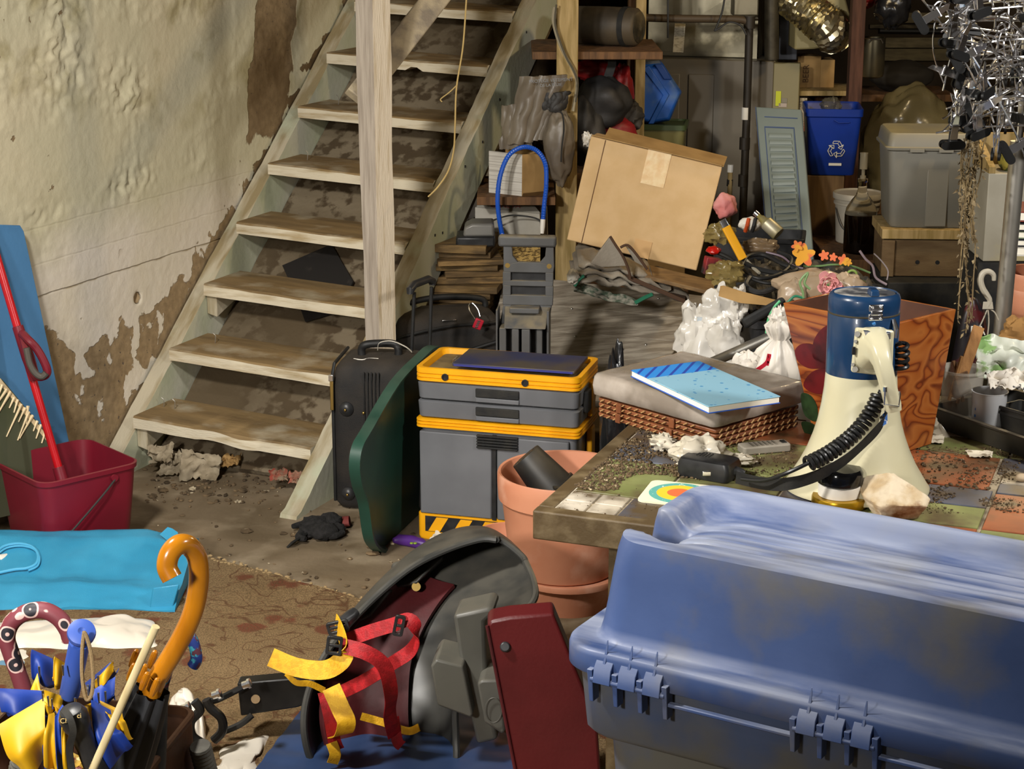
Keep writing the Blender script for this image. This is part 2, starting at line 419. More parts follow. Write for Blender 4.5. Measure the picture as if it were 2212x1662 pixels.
# black plate lying on the slab behind two treads
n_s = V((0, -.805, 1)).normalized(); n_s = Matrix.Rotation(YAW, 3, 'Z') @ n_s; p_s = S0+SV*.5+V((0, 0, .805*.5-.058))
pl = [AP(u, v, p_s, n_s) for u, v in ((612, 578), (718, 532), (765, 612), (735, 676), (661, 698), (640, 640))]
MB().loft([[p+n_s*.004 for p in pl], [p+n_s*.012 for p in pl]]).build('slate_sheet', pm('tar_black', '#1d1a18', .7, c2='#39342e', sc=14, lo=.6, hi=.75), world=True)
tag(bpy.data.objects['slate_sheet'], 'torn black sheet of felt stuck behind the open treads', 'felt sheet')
# post with sloping rail
post = thing('wooden_post', 'whitewashed square wooden post standing beside the stair, with sloping brace', 'post', (0, 0, 0))
pb = AZ(817, 1068, 0); pb = V((-.445, 6.03, 0))
post.location = pb; WM[post] = Matrix.Translation(pb)
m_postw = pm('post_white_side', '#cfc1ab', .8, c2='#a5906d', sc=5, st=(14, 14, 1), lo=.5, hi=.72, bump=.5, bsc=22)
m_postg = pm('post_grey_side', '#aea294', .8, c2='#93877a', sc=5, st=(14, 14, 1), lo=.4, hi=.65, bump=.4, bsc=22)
b = MB(); rings = []; a = radians(42)
for k in range(61):
    z = 2.44*k/60; w = .039+.003*noise.noise(V((z*4, 0, 3))); e = .003*noise.noise(V((z*11, 3, 1)))
    cut = .012*max(0, min(1, (1.1-z)/.25)) if z > .35 else .012
    pr = [(-w+cut+e, -w), (w, -w), (w, w), (-w, w)]
    rings.append([(x*cos(-a)-y*sin(-a), x*sin(-a)+y*cos(-a), z) for x, y in pr])
b.loft(rings)
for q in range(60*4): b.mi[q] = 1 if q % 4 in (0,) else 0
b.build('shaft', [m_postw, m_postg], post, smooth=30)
q0, q1 = AY(768, 232, 6.06), AY(962, -30, 6.42)
q0 = AY(770, 215, 6.05)
b = MB(); d = (q1-q0).normalized(); n1 = d.cross(V((0, 1, 0))).normalized(); n2 = d.cross(n1)
b.loft([[q+n1*s*.043*1+n2*t*.02 for s, t in ((-1, -1), (1, -1), (1, 1), (-1, 1))] for q in (q0, q0+d*.02, q1, q1+d*.5)])
b.build('brace', pm('grey_rail', '#a4967c', .8, c2='#7d7263', sc=5, st=(3, 3, 3), bump=.5, bsc=50), post, world=True, bevel=.004)
# twine hanging by the stair
tw = spline([AY(1008, -10, 6.3), AY(1000, 100, 6.3), AY(986, 190, 6.28), AY(983, 270, 6.2), AY(980, 325, 6.1), AY(968, 370, 6.02), AY(945, 405, 5.97), AY(925, 425, 5.98)], 8)
b = MB().tube(tw, .0028, 6); b.tube(spline([AY(986, 185, 6.28), AY(970, 200, 6.27), AY(952, 214, 6.27), AY(955, 220, 6.27)], 6), .002, 5)
tag(b.build('twine', pm('twine', '#b49a62', .9), world=True), 'frayed length of twine hanging in front of the upper treads', 'string')
# ------------------------------------------------------------------ left: boards, bucket, mop
def slab_px(pts, p, n, t, grow=0):
    P = [AP(u, v, p, n) for u, v in pts]
    return MB().loft([P, [q+V(n)*t for q in P]])
nb = (SU*cos(radians(5))+V((0, 0, sin(radians(5))))).normalized()
pB = WL0+SU*.035+V((0, 0, .95))
m_bluepaint = pm('blue_board_paint', '#4b7fae', .6, c2='#40709c', sc=3, bump=.15, bsc=60, c3='#5a6a70', sc3=7, lo3=.68, hi3=.74)
o = slab_px([(-60, 484), (36, 487), (44, 500), (168, 1075), (-60, 1130)], pB, nb, .014).build('blue_board', m_bluepaint, world=True, bevel=.002)
tag(o, 'tall blue painted board leaning against the rough wall', 'board')
pG = pB+nb*.05; nG = nb
gb = thing('green_board', 'dark green board with dripped cream paint leaning on the blue board', 'board', WL0+SU*.12+V((0, 0, 0))-SV*.45)
slab_px([(-60, 770), (0, 822), (108, 953), (118, 1090), (-60, 1130)], pG, nG, .012).build('panel', pm('dark_green_paint', '#4f5340', .6, c2='#42492f', sc=4), gb, world=True)
b = MB(); pts = [(-60, 766), (0, 818), (55, 885), (108, 950)]; m_cream = pm('cream_paint', '#d9c49c', .5)
e0 = [AP(u, v, pG+nG*.012, nG) for u, v in pts]
b.loft([[p-nG*.013, p+nG*.002, p+nG*.002-V((0, 0, .022)), p-nG*.013-V((0, 0, .02))] for p in e0])
for u, v, du, dv in ((4, 840, -8, 26), (14, 850, -30, 45), (22, 855, -34, 60), (30, 868, -10, 22), (38, 872, -8, 28), (46, 882, -32, 70), (54, 890, -14, 30), (62, 898, -24, 62), (70, 906, -28, 50), (80, 918, -8, 22), (88, 926, -10, 30), (98, 940, -8, 26), (60, 885, -3, 40)):
    q = [AP(u+du*t, v-8+dv*t, pG+nG*.014, nG) for t in (0, .5, 1)]; b.tube(q, [.0055, .003, .002], 6)
b.build('paint_drips', m_cream, gb, world=True)
# red mop bucket
RN, RRt, RBk = AZ(92, 1048, .27), AZ(305, 998, .27), AZ(216, 962, .27)
e1 = (RRt-RN); Lb = e1.length; e1.normalize(); e2 = V((-e1.y, e1.x, 0)); Wb = .33
ctr = RN+e1*Lb/2+e2*Wb/2
buck = thing('mop_bucket', 'dark red rectangular plastic bucket holding the mop', 'bucket', (ctr.x, ctr.y, 0), math.atan2(e1.y, e1.x))
m_redpl = pm('red_plastic', '#741526', .42, c2='#651321', sc=4, dust=('#93504c', .35, 9))
b = MB(); rings = []
for z, w, d, r in ((0, .80, .78, .03), (.01, .84, .82, .035), (.14, .92, .91, .04), (.255, .985, .98, .045), (.256, 1.015, 1.02, .048), (.27, 1.02, 1.025, .048), (.271, .985, .975, .043), (.14, .90, .885, .036), (.02, .82, .80, .03)):
    rings.append(ring(rrect(Lb*w, Wb*d, r, 6), z))
b.loft(rings); b.build('body', m_redpl, buck, smooth=40)
hd = [( .07, -Wb/2-.004, .235), (.03, -Wb/2-.012, .205), (-.05, -Wb/2-.012, .14), (-.10, -Wb/2-.012, .105), (-.17, -Wb/2-.014, .09), (-.25, -Wb/2-.018, .078)]
b = MB().tube(spline(hd, 6), .0032, 8); b.build('bail_handle', m_wire, buck)
MB().cyl((-.245, -Wb/2-.018, .078), (-.33, -Wb/2-.02, .085), .014, 14).build('grip', m_white, buck, bevel=.004)
MB().cyl((.07, -Wb/2+.002, .24), (.07, -Wb/2-.006, .24), .011, 14).build('handle_lug', m_redpl, buck)
# mop
mop = thing('floor_mop', 'red mop handle with a moulded loop grip standing in the bucket', 'mop')
m0 = AY(134, 1036, 5.36); m1 = AY(-2, 572, 5.47); d = (m1-m0).normalized()
base = m0-d*.16
mop.location = (base.x, base.y, base.z); WM[mop] = Matrix.Translation(base)
m_redgl = pm('red_enamel', '#b3121c', .28, c2='#a00f18', sc=6)
MB().tube([m0+d*.0, m0+d*1.0], .0125, 16).build('pole', m_redgl, mop, world=True)
MB().tube([base, base+d*.12, base+d*.2], [.022, .0195, .0185], 18).build('socket', m_redpl, mop, world=True)
MB().lathe([(.008, 0), (.05, .005), (.055, .03), (.03, .07), (.02, .08)], 18).build('mop_head', pm('mop_cotton', '#a89d8a', .9), mop)
gp = [(48, 722), (62, 735), (78, 752), (92, 775), (102, 800), (97, 812), (82, 814), (70, 800), (60, 770), (52, 740)]
b = MB().tube(spline([AY(u, v, 5.385-.03*(0 if k in (0, 9) else 1)) for k, (u, v) in enumerate(gp)], 5, True), .0125, 10, closed=True)
b.tube([AY(38, 705, 5.41), AY(60, 770, 5.40), AY(76, 820, 5.40)], [.017, .02, .016], 12)
b.build('loop_grip', m_redpl, mop, world=True)
MB().tube(spline([AY(57, 752, 5.345), AY(64, 785, 5.34), AY(76, 806, 5.338), AY(90, 814, 5.338), AY(100, 806, 5.34)], 5), [.010]*21, 10).build('rubber_pad', pm('grey_rubber', '#4b463f', .6), mop, world=True)
# ------------------------------------------------------------------ bags on the floor at left
m_bluebag = pm('blue_woven_poly', '#3790b6', .33, c2='#2d84aa', sc=6, bump=.25, bsc=420)
bag = thing('blue_bag', 'large bright blue woven plastic carrier bag lying flat in front of the bucket', 'bag', (-1.35, 4.98, 0))
prof = [(4.80, .0), (4.795, .02), (4.83, .035), (4.875, .058), (4.93, .066), (5.02, .093), (5.10, .118), (5.155, .122), (5.20, .10), (5.23, .05), (5.235, 0)]
def bagfn(x, i, s):
    y, z = prof[i]; k = min(1, max(0, (-.955-x)/.12)); e = 0 if i in (0, 10) else 1
    z = z*(.82+.18*k)
    w = .006*nz((x*5, y*16, 0), 1, 3)+.011*nz((x*3+y*6, y*9-x*2, 1), 1, 8)*(1 if i < 5 else .5)+.004*nz((x*14, y*22, 3), 1, 5)
    if i in (1, 2, 3): w += .014*max(0, nz((x*6, y*4, 9), 1, 2))
    return V((x, y+w*.8*e-.02*(1-k)*(i < 5), max(z+w*e, .001*i)))
b = MB(); n = 110
fine = []
for i in range(len(prof)-1):
    for k in range(5): fine.append(i+k/5)
fine.append(10)
def bagp(x, q):
    i = int(q); f_ = q-i
    return bagfn(x, i, 0) if f_ == 0 else bagfn(x, i, 0).lerp(bagfn(x, i+1, 0), f_)+V((0, 0, .003*nz((x*18, q*2, 0), 1, 4)))
b.loft([[bagp(-1.9+.965*k/n, q) for q in fine] for k in range(n+1)])
b.build('body', m_bluebag, bag, world=True, smooth=60)
cp = AZ(372, 1150, .11)
MB().loft([[AY(345, 1155, 5.12), AY(386, 1160, 5.10), AY(388, 1190, 5.06)], [AY(362, 1139, 5.135), AY(372, 1142, 5.13), AY(384, 1150, 5.115)]]).build('corner_flap', m_bluebag, bag, world=True)
MB().loft([[AY(330, 1270, 4.80), AY(388, 1262, 4.80), AY(366, 1340, 4.795), AY(320, 1330, 4.795)], [AY(335, 1275, 4.86), AY(385, 1270, 4.86), AY(362, 1335, 4.85), AY(325, 1325, 4.85)]]).build('end_fold', m_bluebag, bag, world=True, bevel=.004)
pc = V((0, 5.02, .098)); ncd = V((0, -.29, 1)).normalized()
lp = [(-12, 1196), (10, 1180), (40, 1175), (68, 1181), (82, 1198), (78, 1218), (58, 1228), (30, 1231), (-12, 1240)]
b = MB().tube(spline([AP(u, v, pc+ncd*.004, ncd) for u, v in lp], 6), .0045, 8)
b.tube(spline([AP(u+3, v+5, pc+ncd*.004, ncd) for u, v in lp[:-2]], 6), .003, 8)
b.build('cord_handle', pm('blue_cord', '#4da6cf', .5), bag, world=True)
def film(name, pts_px, z0, amp, mat, seed, nu=40, nv=14, t=.002, sc=9):
    """a crumpled sheet lying over the four given floor corners"""
    c4 = [AZ(u, v, z0+.016) for u, v in pts_px]
    def fn(a, c):
        p = c4[0].lerp(c4[1], a).lerp(c4[3].lerp(c4[2], a), c)
        r = abs(nz((p.x*sc, p.y*sc, 0), 1, seed))+.5*abs(nz((p.x*sc*2.6, p.y*sc*2.6, 0), 1, seed+3))
        w = (1-abs(2*a-1)**8)*(1-abs(2*c-1)**4)
        return V((p.x+.02*nz((c*6, a*3, 0), 1, seed), p.y+.02*nz((a*7, c*5, 2), 1, seed), z0+amp*(.55+.45*r)*w))
    b = MB().sheet(fn, nu, nv, t); return b.build(name, mat, world=True, smooth=70)
m_film = pm('white_film', '#ded6c8', .35, c2='#d3cabb', sc=5)
tag(film('white_bag', [(-60, 1352), (345, 1330), (345, 1400), (-60, 1402)], .004, .06, m_film, 4, 70, 30, sc=4.5), 'crumpled white plastic bag lying along the front of the blue bag', 'bag')
tag(film('white_wrapper', [(-60, 1392), (70, 1394), (66, 1446), (-60, 1450)], .004, .02, pm('white_blue_wrap', '#d9d2c4', .4, c2='#5f86a0', sc=9, lo=.56, hi=.58), 6, 30, 12), 'small white wrapper with a blue band at the frame edge below the white bag', 'wrapper')
tag(film('white_paper', [(452, 1672), (480, 1618), (596, 1578), (560, 1672)], .003, .035, m_film, 8, 40, 34, sc=3.5), 'crumpled sheet of white paper on the rug beside the clamp', 'paper')
tag(film('white_sack', [(362, 1530), (400, 1505), (450, 1590), (405, 1625)], .003, .10, m_film, 12, 30, 30, sc=5), 'small white plastic sack standing behind the brown umbrella tin', 'bag')
# rug
m_rug = bpy.data.materials.new('patterned_rug'); m_rug.use_nodes = True
def rug_nodes():
    nt = m_rug.node_tree; N = nt.nodes; L = nt.links; B = N['Principled BSDF']; B.inputs['Roughness'].default_value = .95; B.inputs['Specular IOR Level'].default_value = .1
    tc = N.new('ShaderNodeTexCoord')
    def ns(t, s, d=6, dist=0):
        n = N.new(t); n.inputs['Scale'].default_value = s
        if t == 'ShaderNodeTexNoise': n.inputs['Detail'].default_value = d; n.inputs['Distortion'].default_value = dist
        L.new(tc.outputs['Object'], n.inputs['Vector']); return n
    def mr(x, a, b):
        n = N.new('ShaderNodeMapRange'); n.inputs[1].default_value = a; n.inputs[2].default_value = b; L.new(x, n.inputs[0]); return n.outputs[0]
    def mix(f, a, b):
        x = N.new('ShaderNodeMix'); x.data_type = 'RGBA'; L.new(f, x.inputs[0])
        for s_, q in ((6, a), (7, b)):
            if isinstance(q, tuple): x.inputs[s_].default_value = q
            else: L.new(q, x.inputs[s_])
        return x.outputs[2]
    base = mix(mr(ns('ShaderNodeTexNoise', 3).outputs['Fac'], .35, .65), lin('#7a6447'), lin('#8a7354'))
    v = ns('ShaderNodeTexVoronoi', 8.5); v.feature = 'F1'
    n2 = ns('ShaderNodeTexNoise', 22, 4)
    ad = N.new('ShaderNodeMath'); ad.operation = 'MULTIPLY_ADD'; L.new(n2.outputs['Fac'], ad.inputs[0]); ad.inputs[1].default_value = .55; L.new(v.outputs['Distance'], ad.inputs[2])
    c = mix(mr(ad.outputs[0], .62, .52), base, lin('#6b3b2c'))
    v2 = ns('ShaderNodeTexNoise', 7, 2, 1.2)
    ab = N.new('ShaderNodeMath'); ab.operation = 'ABSOLUTE'; sb2 = N.new('ShaderNodeMath'); sb2.operation = 'SUBTRACT'; L.new(v2.outputs['Fac'], sb2.inputs[0]); sb2.inputs[1].default_value = .5; L.new(sb2.outputs[0], ab.inputs[0])
    c = mix(mr(ab.outputs[0], .020, .002), c, lin('#5a3c2a'))
    n3 = ns('ShaderNodeTexNoise', 240, 2); c = mix(mr(n3.outputs['Fac'], .35, .75), c, lin('#55452f'))
    L.new(c, B.inputs['Base Color'])
    b = N.new('ShaderNodeBump'); b.inputs['Strength'].default_value = .7; b.inputs['Distance'].default_value = .004; L.new(n3.outputs['Fac'], b.inputs['Height']); L.new(b.outputs['Normal'], B.inputs['Normal'])
rug_nodes()
rc = [AZ(395, 1195, .004), AZ(925, 1345, .004)]
dR = (rc[1]-rc[0]).normalized(); nR = V((-dR.y, dR.x, 0))
if nR.y > 0: nR = -nR
rug = thing('area_rug', 'worn brown patterned rug with red flowers on the concrete floor', 'rug', (rc[0].x, rc[0].y, 0))
def rugfn(a, c):
    p = rc[0]+dR*(-.42+2.3*a)+nR*(2.0*c+.01*nz((a*30, 0, 0))); p.z = .010+.003*nz((p.x*3, p.y*3, 0)); return p
MB().sheet(rugfn, 60, 40, .008).build('pile', m_rug, rug, world=True, smooth=60)
b = MB(); rr = random.Random(5)
for k in range(170):
    s = .02+.93*rr.random(); p = rc[0]+dR*s+nR*rr.uniform(-.015, .02)+V((0, 0, .011)); b.ball(p, (rr.uniform(.003, .008), rr.uniform(.003, .008), rr.uniform(.002, .005)), 6, 4)
fr = b.build('fringe', pm('rug_fringe', '#9a825c', .95), rug, world=True); fr['kind'] = 'stuff'
# ------------------------------------------------------------------ umbrellas in the tin
YU = 2.8
tin = thing('umbrella_tin', 'rusty brown square tin full of umbrellas and bright wrappers', 'tin', (-.785, 3.02, 0), -.18)
m_rust = pm('rusty_tin', '#4a3020', .45, .6, c2='#2e1d13', sc=7, bump=.2, bsc=40)
b = MB(); b.loft([ring(rrect(.34-w, .34-w, .03), z) for z, w in ((0, 0), (.495, 0), (.5, .003), (.495, .006), (.03, .006))])
b.build('can', m_rust, tin, smooth=40)
b = MB(); b.loft([ring(rrect(.342+k, .342+k, .032), z) for z, k in ((.485, 0), (.49, .006), (.498, .006), (.502, 0), (.502, -.01), (.485, -.01))], closed=True); b.build('rim', m_rust, tin)
wr = pm('bright_wrappers', '#a98a3a', .35, c2='#5a1a1a', sc=28, lo=.45, hi=.5, c3='#d8c48a', sc3=45, lo3=.6, hi3=.63, bump=.5, bsc=70)
o = MB().sheet(lambda a, c: WM[tin] @ V((-.155+.31*a, -.155+.31*c, .37+.05*nz((a*9, c*9, 0), 1, 3)+.03*nz((a*25, c*25, 0), 1, 7))), 40, 40, .01).build('wrappers', wr, world=True)
tag(o, 'mass of yellow and dark red crinkled wrappers filling the brown tin', 'wrappers', kind='stuff')
def umbrella_root(name, label, px):
    p = AY(px[0], px[1], YU+.02); p.z = .05
    r = thing(name, label, 'umbrella', p); return r
# black umbrella with amber crook handle
u1 = umbrella_root('wood_handled_umbrella', 'black umbrella with a glossy amber wooden crook handle and amber rib tips', (262, 1660))
m_amber = pm('amber_wood', '#a86a12', .22, c2='#955a0c', sc=5, st=(4, 4, 1), coat=.6)
hk = [(372, 1250), (361, 1226), (366, 1198), (384, 1178), (405, 1178), (424, 1200), (430, 1240), (425, 1290), (412, 1335), (392, 1378), (368, 1420), (341, 1462)]
dep = [2.73, 2.735, 2.74, 2.75, 2.765, 2.78, 2.79, 2.8, 2.8, 2.8, 2.8, 2.8]
P = spline([AY(u, v, y) for (u, v), y in zip(hk, dep)], 8)
MB().tube(P, [.0165]*len(P), 20).build('crook_handle', m_amber, u1, world=True, bevel=.004)
a0, a1 = AY(341, 1462, 2.8), AY(262, 1662, 2.84); ax = (a1-a0).normalized()
MB().tube([a0, a0+ax*.035, a0+ax*.04, a0+ax*.07], [.0165, .0165, .012, .010], 14).build('ferrule', m_amber, u1, world=True)
tl = (.62-a0.z)/ax.z
sx = ax.orthogonal().normalized(); sy = ax.cross(sx); b = MB(); rings = []
for k in range(16):
    q = k/15; p = a0+ax*(.03+q*.75); R0 = (.026+.022*sin(min(1, q*3)*pi/2)-.02*q)
    rings.append([p+(sx*cos(t)+sy*sin(t))*R0*(1+.16*cos(7*t+q*2)+.12*nz((cos(t)*2, sin(t)*2, q*3), 1, 5)) for t in [2*pi*j/56 for j in range(56)]])
b.loft(rings, cap0=False); b.build('canopy', pm('black_nylon', '#17181a', .6, c2='#222326', sc=9), u1, world=True)
for (u, v, y) in ((291, 1418, 2.83), (286, 1448, 2.80), (309, 1450, 2.775), (314, 1467, 2.765), (336, 1480, 2.765), (366, 1450, 2.80), (331, 1420, 2.83)):
    p = AY(u, v, y); MB().tube([p+ax*.022, p+ax*.012, p-ax*.004, p-ax*.012, p-ax*.014], [.0045, .0058, .0058, .0045, .002], 10).build('rib_tip', m_amber, u1, world=True)
# floral crook
u2 = umbrella_root('floral_cane_umbrella', 'umbrella with a maroon crook handle printed with dark flowers', (62, 1660))
m_flor = bpy.data.materials.new('maroon_floral'); m_flor.use_nodes = True
def flor():
    nt = m_flor.node_tree; N = nt.nodes; L = nt.links; B = N['Principled BSDF']; B.inputs['Roughness'].default_value = .6
    tc = N.new('ShaderNodeTexCoord'); v = N.new('ShaderNodeTexVoronoi'); v.inputs['Scale'].default_value = 30; L.new(tc.outputs['Object'], v.inputs['Vector'])
    v2 = N.new('ShaderNodeTexVoronoi'); v2.feature = 'DISTANCE_TO_EDGE'; v2.inputs['Scale'].default_value = 30; L.new(tc.outputs['Object'], v2.inputs['Vector'])
    def mr(x, a, b):
        n = N.new('ShaderNodeMapRange'); n.inputs[1].default_value = a; n.inputs[2].default_value = b; L.new(x, n.inputs[0]); return n.outputs[0]
    def mix(f, a, b):
        x = N.new('ShaderNodeMix'); x.data_type = 'RGBA'; L.new(f, x.inputs[0])
        for s_, q in ((6, a), (7, b)):
            if isinstance(q, tuple): x.inputs[s_].default_value = q
            else: L.new(q, x.inputs[s_])
        return x.outputs[2]
    c = mix(mr(v.outputs['Distance'], .46, .44), lin('#6a2a33'), lin('#c9a9a0')); c = mix(mr(v.outputs['Distance'], .37, .35), c, lin('#1d1a22'))
    c = mix(mr(v.outputs['Distance'], .12, .10), c, lin('#c9a9a0')); L.new(c, B.inputs['Base Color'])
flor()
hk = [(58, 1512), (42, 1462), (24, 1412), (15, 1378), (26, 1345), (56, 1324), (94, 1319), (126, 1335), (146, 1362), (152, 1385)]
P = spline([AY(u, v, 2.93) for u, v in hk], 8); MB().tube(P, .0145, 16).build('crook_handle', m_flor, u2, world=True, bevel=.003)
q0, q1 = AY(58, 1512, 2.93), AY(70, 1675, 2.95)
MB().tube([q0, q1, q1+(q1-q0)*2.2], [.012, .022, .012], 12).build('canopy', pm('maroon_cloth', '#3a1c22', .7), u2, world=True)
# blue and yellow umbrella
u3 = umbrella_root('golf_umbrella', 'blue and yellow umbrella, half furled, with a straight blue handle', (160, 1662))
m_ublue = pm('umbrella_blue', '#17398f', .5, c2='#132e78', sc=6); m_uyel = pm('umbrella_yellow', '#d8a618', .5, c2='#c99a10', sc=6)
m_hblue = pm('blue_rubber_handle', '#2f4d9e', .5, c2='#38559f', sc=8)
h0, h1 = AY(172, 1388, 2.70), AY(150, 1500, 2.74)
MB().tube([h0, h0.lerp(h1, .5), h1, h1+(h1-h0)*.06], [.0165, .0165, .016, .011], 20).build('handle', m_hblue, u3, world=True)
kb = MB(); kc = AY(176, 1368, 2.69); kd = (h0-h1).normalized(); kd = (kd+V((.1, -.75, .25))).normalized()
kb.lathe([(.002, -.014), (.016, -.013), (.0215, -.006), (.0225, 0), (.0215, .006), (.015, .0085), (.006, .009), (.002, .006)], 28, T=frame(kc, kd.orthogonal(), (0, 0, 0), kd)); kb.build('knob', m_hblue, u3, world=True)
cd = [(182, 1365), (178, 1400), (177, 1450), (181, 1490), (188, 1512), (198, 1500), (201, 1460), (196, 1410), (186, 1374), (180, 1366)]
MB().tube(spline([AY(u, v, 2.665) for u, v in cd], 6), .0032, 7).build('cord_loop', pm('leather_cord', '#8a7350', .85, bump=.4, bsc=300), u3, world=True)
MB().tube([AY(152, 1490, 2.745), AY(146, 1530, 2.76), AY(140, 1680, 2.8), AY(140, 1760, 2.82)], [.010, .013, .012, .008], 12).build('shaft', m_blackmat, u3, world=True)
pan = [('b', [(68, 1404), (112, 1424), (140, 1495), (74, 1480)], 2.80, .02), ('b', [(-4, 1494), (92, 1500), (98, 1530), (14, 1556)], 2.74, .02),
       ('y', [(-4, 1574), (98, 1514), (112, 1600), (62, 1690)], 2.70, .03), ('b', [(96, 1530), (118, 1535), (110, 1690), (68, 1605)], 2.715, .025),
       ('y', [(104, 1538), (130, 1530), (140, 1690), (98, 1645)], 2.705, .02), ('b', [(184, 1470), (236, 1428), (254, 1452), (212, 1520)], 2.80, .02),
       ('y', [(204, 1475), (246, 1432), (243, 1450), (214, 1492)], 2.77, .01), ('y', [(118, 1424), (142, 1440), (140, 1500), (112, 1480)], 2.79, .012),
       ('y', [(64, 1508), (82, 1462), (104, 1500), (96, 1520)], 2.76, .015), ('b', [(196, 1515), (238, 1538), (288, 1600), (228, 1660)], 2.70, .03),
       ('y', [(214, 1510), (262, 1532), (286, 1592), (262, 1572)], 2.72, .02), ('y', [(160, 1526), (204, 1510), (196, 1560), (165, 1545)], 2.69, .012),
       ('b', [(118, 1545), (135, 1520), (150, 1560), (130, 1690)], 2.69, .015), ('y', [(134, 1560), (150, 1590), (172, 1690), (140, 1690)], 2.685, .02),
       ('b', [(200, 1500), (250, 1470), (252, 1508), (215, 1530)], 2.76, .02), ('y', [(96, 1496), (136, 1510), (128, 1540), (100, 1530)], 2.72, .015)]
for q, (cc, pts, y, bl) in enumerate(pan):
    c4 = [AY(u, v, y+(.012 if k in (1, 2) else -.006)) for k, (u, v) in enumerate(pts)]
    b = MB().sheet(lambda a, c: c4[0].lerp(c4[1], a).lerp(c4[3].lerp(c4[2], a), c)+V((0, -bl*sin(pi*c)*(.6+.4*sin(pi*a))+.010*sin(a*9+q)*c, .006*sin(c*8+q))), 14, 14, .0012)
    b.build('canopy_panel', m_ublue if cc == 'b' else m_uyel, u3, world=True, smooth=60)
for (u, v) in ((92, 1500), (85, 1448), (136, 1445), (190, 1488), (213, 1505), (228, 1502), (212, 1468), (104, 1512), (112, 1518), (120, 1545), (163, 1515)):
    p = AY(u, v, 2.69); MB().tube([p+V((0, 0, .006)), p, p-V((0, 0, .012))], [.0018, .0018, .0012], 6).build('rib_tip', m_chrome, u3, world=True)
# compact black umbrella
u4 = umbrella_root('compact_umbrella', 'compact black umbrella with a rounded handle and wrist strap', (175, 1662))
p0, p1 = AY(155, 1540, 2.655), AY(200, 1640, 2.68); d = (p1-p0)
hm = MB().tube([p0-d*.10, p0-d*.06, p0+d*.06, p0+d*.28, p0+d*.36, p0+d*.7, p0+d*1.1, p0+d*2], [.008, .018, .0235, .022, .019, .017, .019, .018], 22).build('handle', m_black, u4, world=True)
MB().ribbon(spline([AY(138, 1535, 2.64), AY(150, 1550, 2.625), AY(158, 1580, 2.625), AY(150, 1620, 2.64), AY(158, 1680, 2.65)], 6), V((1, 0, .2)), .011, .002).build('wrist_strap', m_blackmat, u4, world=True)
gold = pm('gold_print', '#b89a55', .5)
for tx, u, v in (('Chr', 142, 1558), ('ci', 171, 1547)):
    p = WM[u4].inverted() @ AY(u, v, 2.628); text_mesh(tx, .011, gold, u4, p, (radians(68), 0, .15))
o = MB().tube([AY(337, 1354, 2.60), AY(196, 1672, 2.63), AY(150, 1775, 2.64)], .0062, 12).build('wooden_dowel', pm('pale_dowel', '#c9b88d', .6, c2='#b7a478', sc=4, st=(8, 8, 1)), world=True)
tag(o, 'thin pale wooden dowel sticking out of the umbrella tin', 'stick')
u5 = umbrella_root('woven_cane_umbrella', 'umbrella whose crook is wrapped in blue woven cloth, behind the amber crook', (352, 1660))
P = spline([AY(u, v, 2.98) for u, v in ((352, 1480), (366, 1430), (380, 1385), (397, 1370), (412, 1378), (421, 1400), (424, 1425), (416, 1440))], 6)
MB().tube(P, .0105, 12).build('crook_handle', pm('blue_weave', '#3d9bb0', .7, c2='#20357c', sc=75, lo=.46, hi=.5, c3='#5c2f3c', sc3=60, lo3=.56, hi3=.58), u5, world=True, bevel=.002)
MB().tube([AY(352, 1480, 2.98), AY(335, 1640, 2.98), AY(325, 1760, 2.98)], [.01, .02, .02], 12).build('canopy', m_blackmat, u5, world=True)
m_tape = pm('grey_tape', '#5b584f', .7, c2='#46433c', sc=20, bump=.3, bsc=90)
def taped(label, a, c, y):
    p, q = AY(*a, y), AY(*c, y+.05); n = 40
    ob = MB().tube([p.lerp(q, k/n) for k in range(n+1)], [.019+(.0022 if k % 2 else 0) for k in range(n+1)], 14).build('taped_handle', m_tape, world=True); return tag(ob, label, 'handle')
taped('grey tape-wound stick handle at the bottom, between tin and white paper', (432, 1612), (470, 1760), 3.1)
taped('grey tape-wound stick handle left of the yellow umbrella cloth', (60, 1600), (20, 1760), 2.9)
# ------------------------------------------------------------------ child bicycle seat
m_seat = pm('grey_seat_plastic', '#373735', .4, c2='#2f2f2d', sc=5, dust=('#8a8272', .2, 14))
seat = thing('child_bike_seat', 'grey plastic child bicycle seat with red padding and yellow straps, lying on its side', 'bike seat')
bs = AZ(800, 1640, 0); seat.location = (bs.x, bs.y, .02); WM[seat] = Matrix.Translation(V((bs.x, bs.y, .02)))
LR = [((1072, 1167), (1135, 1215), 4.22, 4.18, .03), ((1035, 1166), (1152, 1255), 4.22, 4.12, .16), ((960, 1190), (1154, 1295), 4.20, 4.06, .26), ((880, 1232), (1118, 1335), 4.16, 4.02, .28), ((790, 1310), (1052, 1385), 4.10, 3.98, .26),
      ((718, 1392), (1005, 1452), 4.02, 3.95, .23), ((672, 1478), (985, 1520), 3.96, 3.93, .22), ((656, 1560), (985, 1590), 3.92, 3.92, .16), ((670, 1640), (985, 1650), 3.90, 3.90, .15), ((712, 1705), (970, 1715), 3.9, 3.9, .12)]
def usec(k, off=0.0):
    (a, c, ya, yc, dp) = LR[k]; A, B_ = AY(*a, ya), AY(*c, yc); out = []
    for j in range(17):
        t = j/16; th = pi*t; p = A.lerp(B_, .5-.5*cos(th))
        out.append(p+V((0, 1, 0))*(dp*(sin(th)**.6)+off*(0 if j in (0, 16) else 1)))
    return out
SEC = [usec(k) for k in range(len(LR))]
cols = [spline([SEC[k][j] for k in range(len(LR))], 5) for j in range(17)]
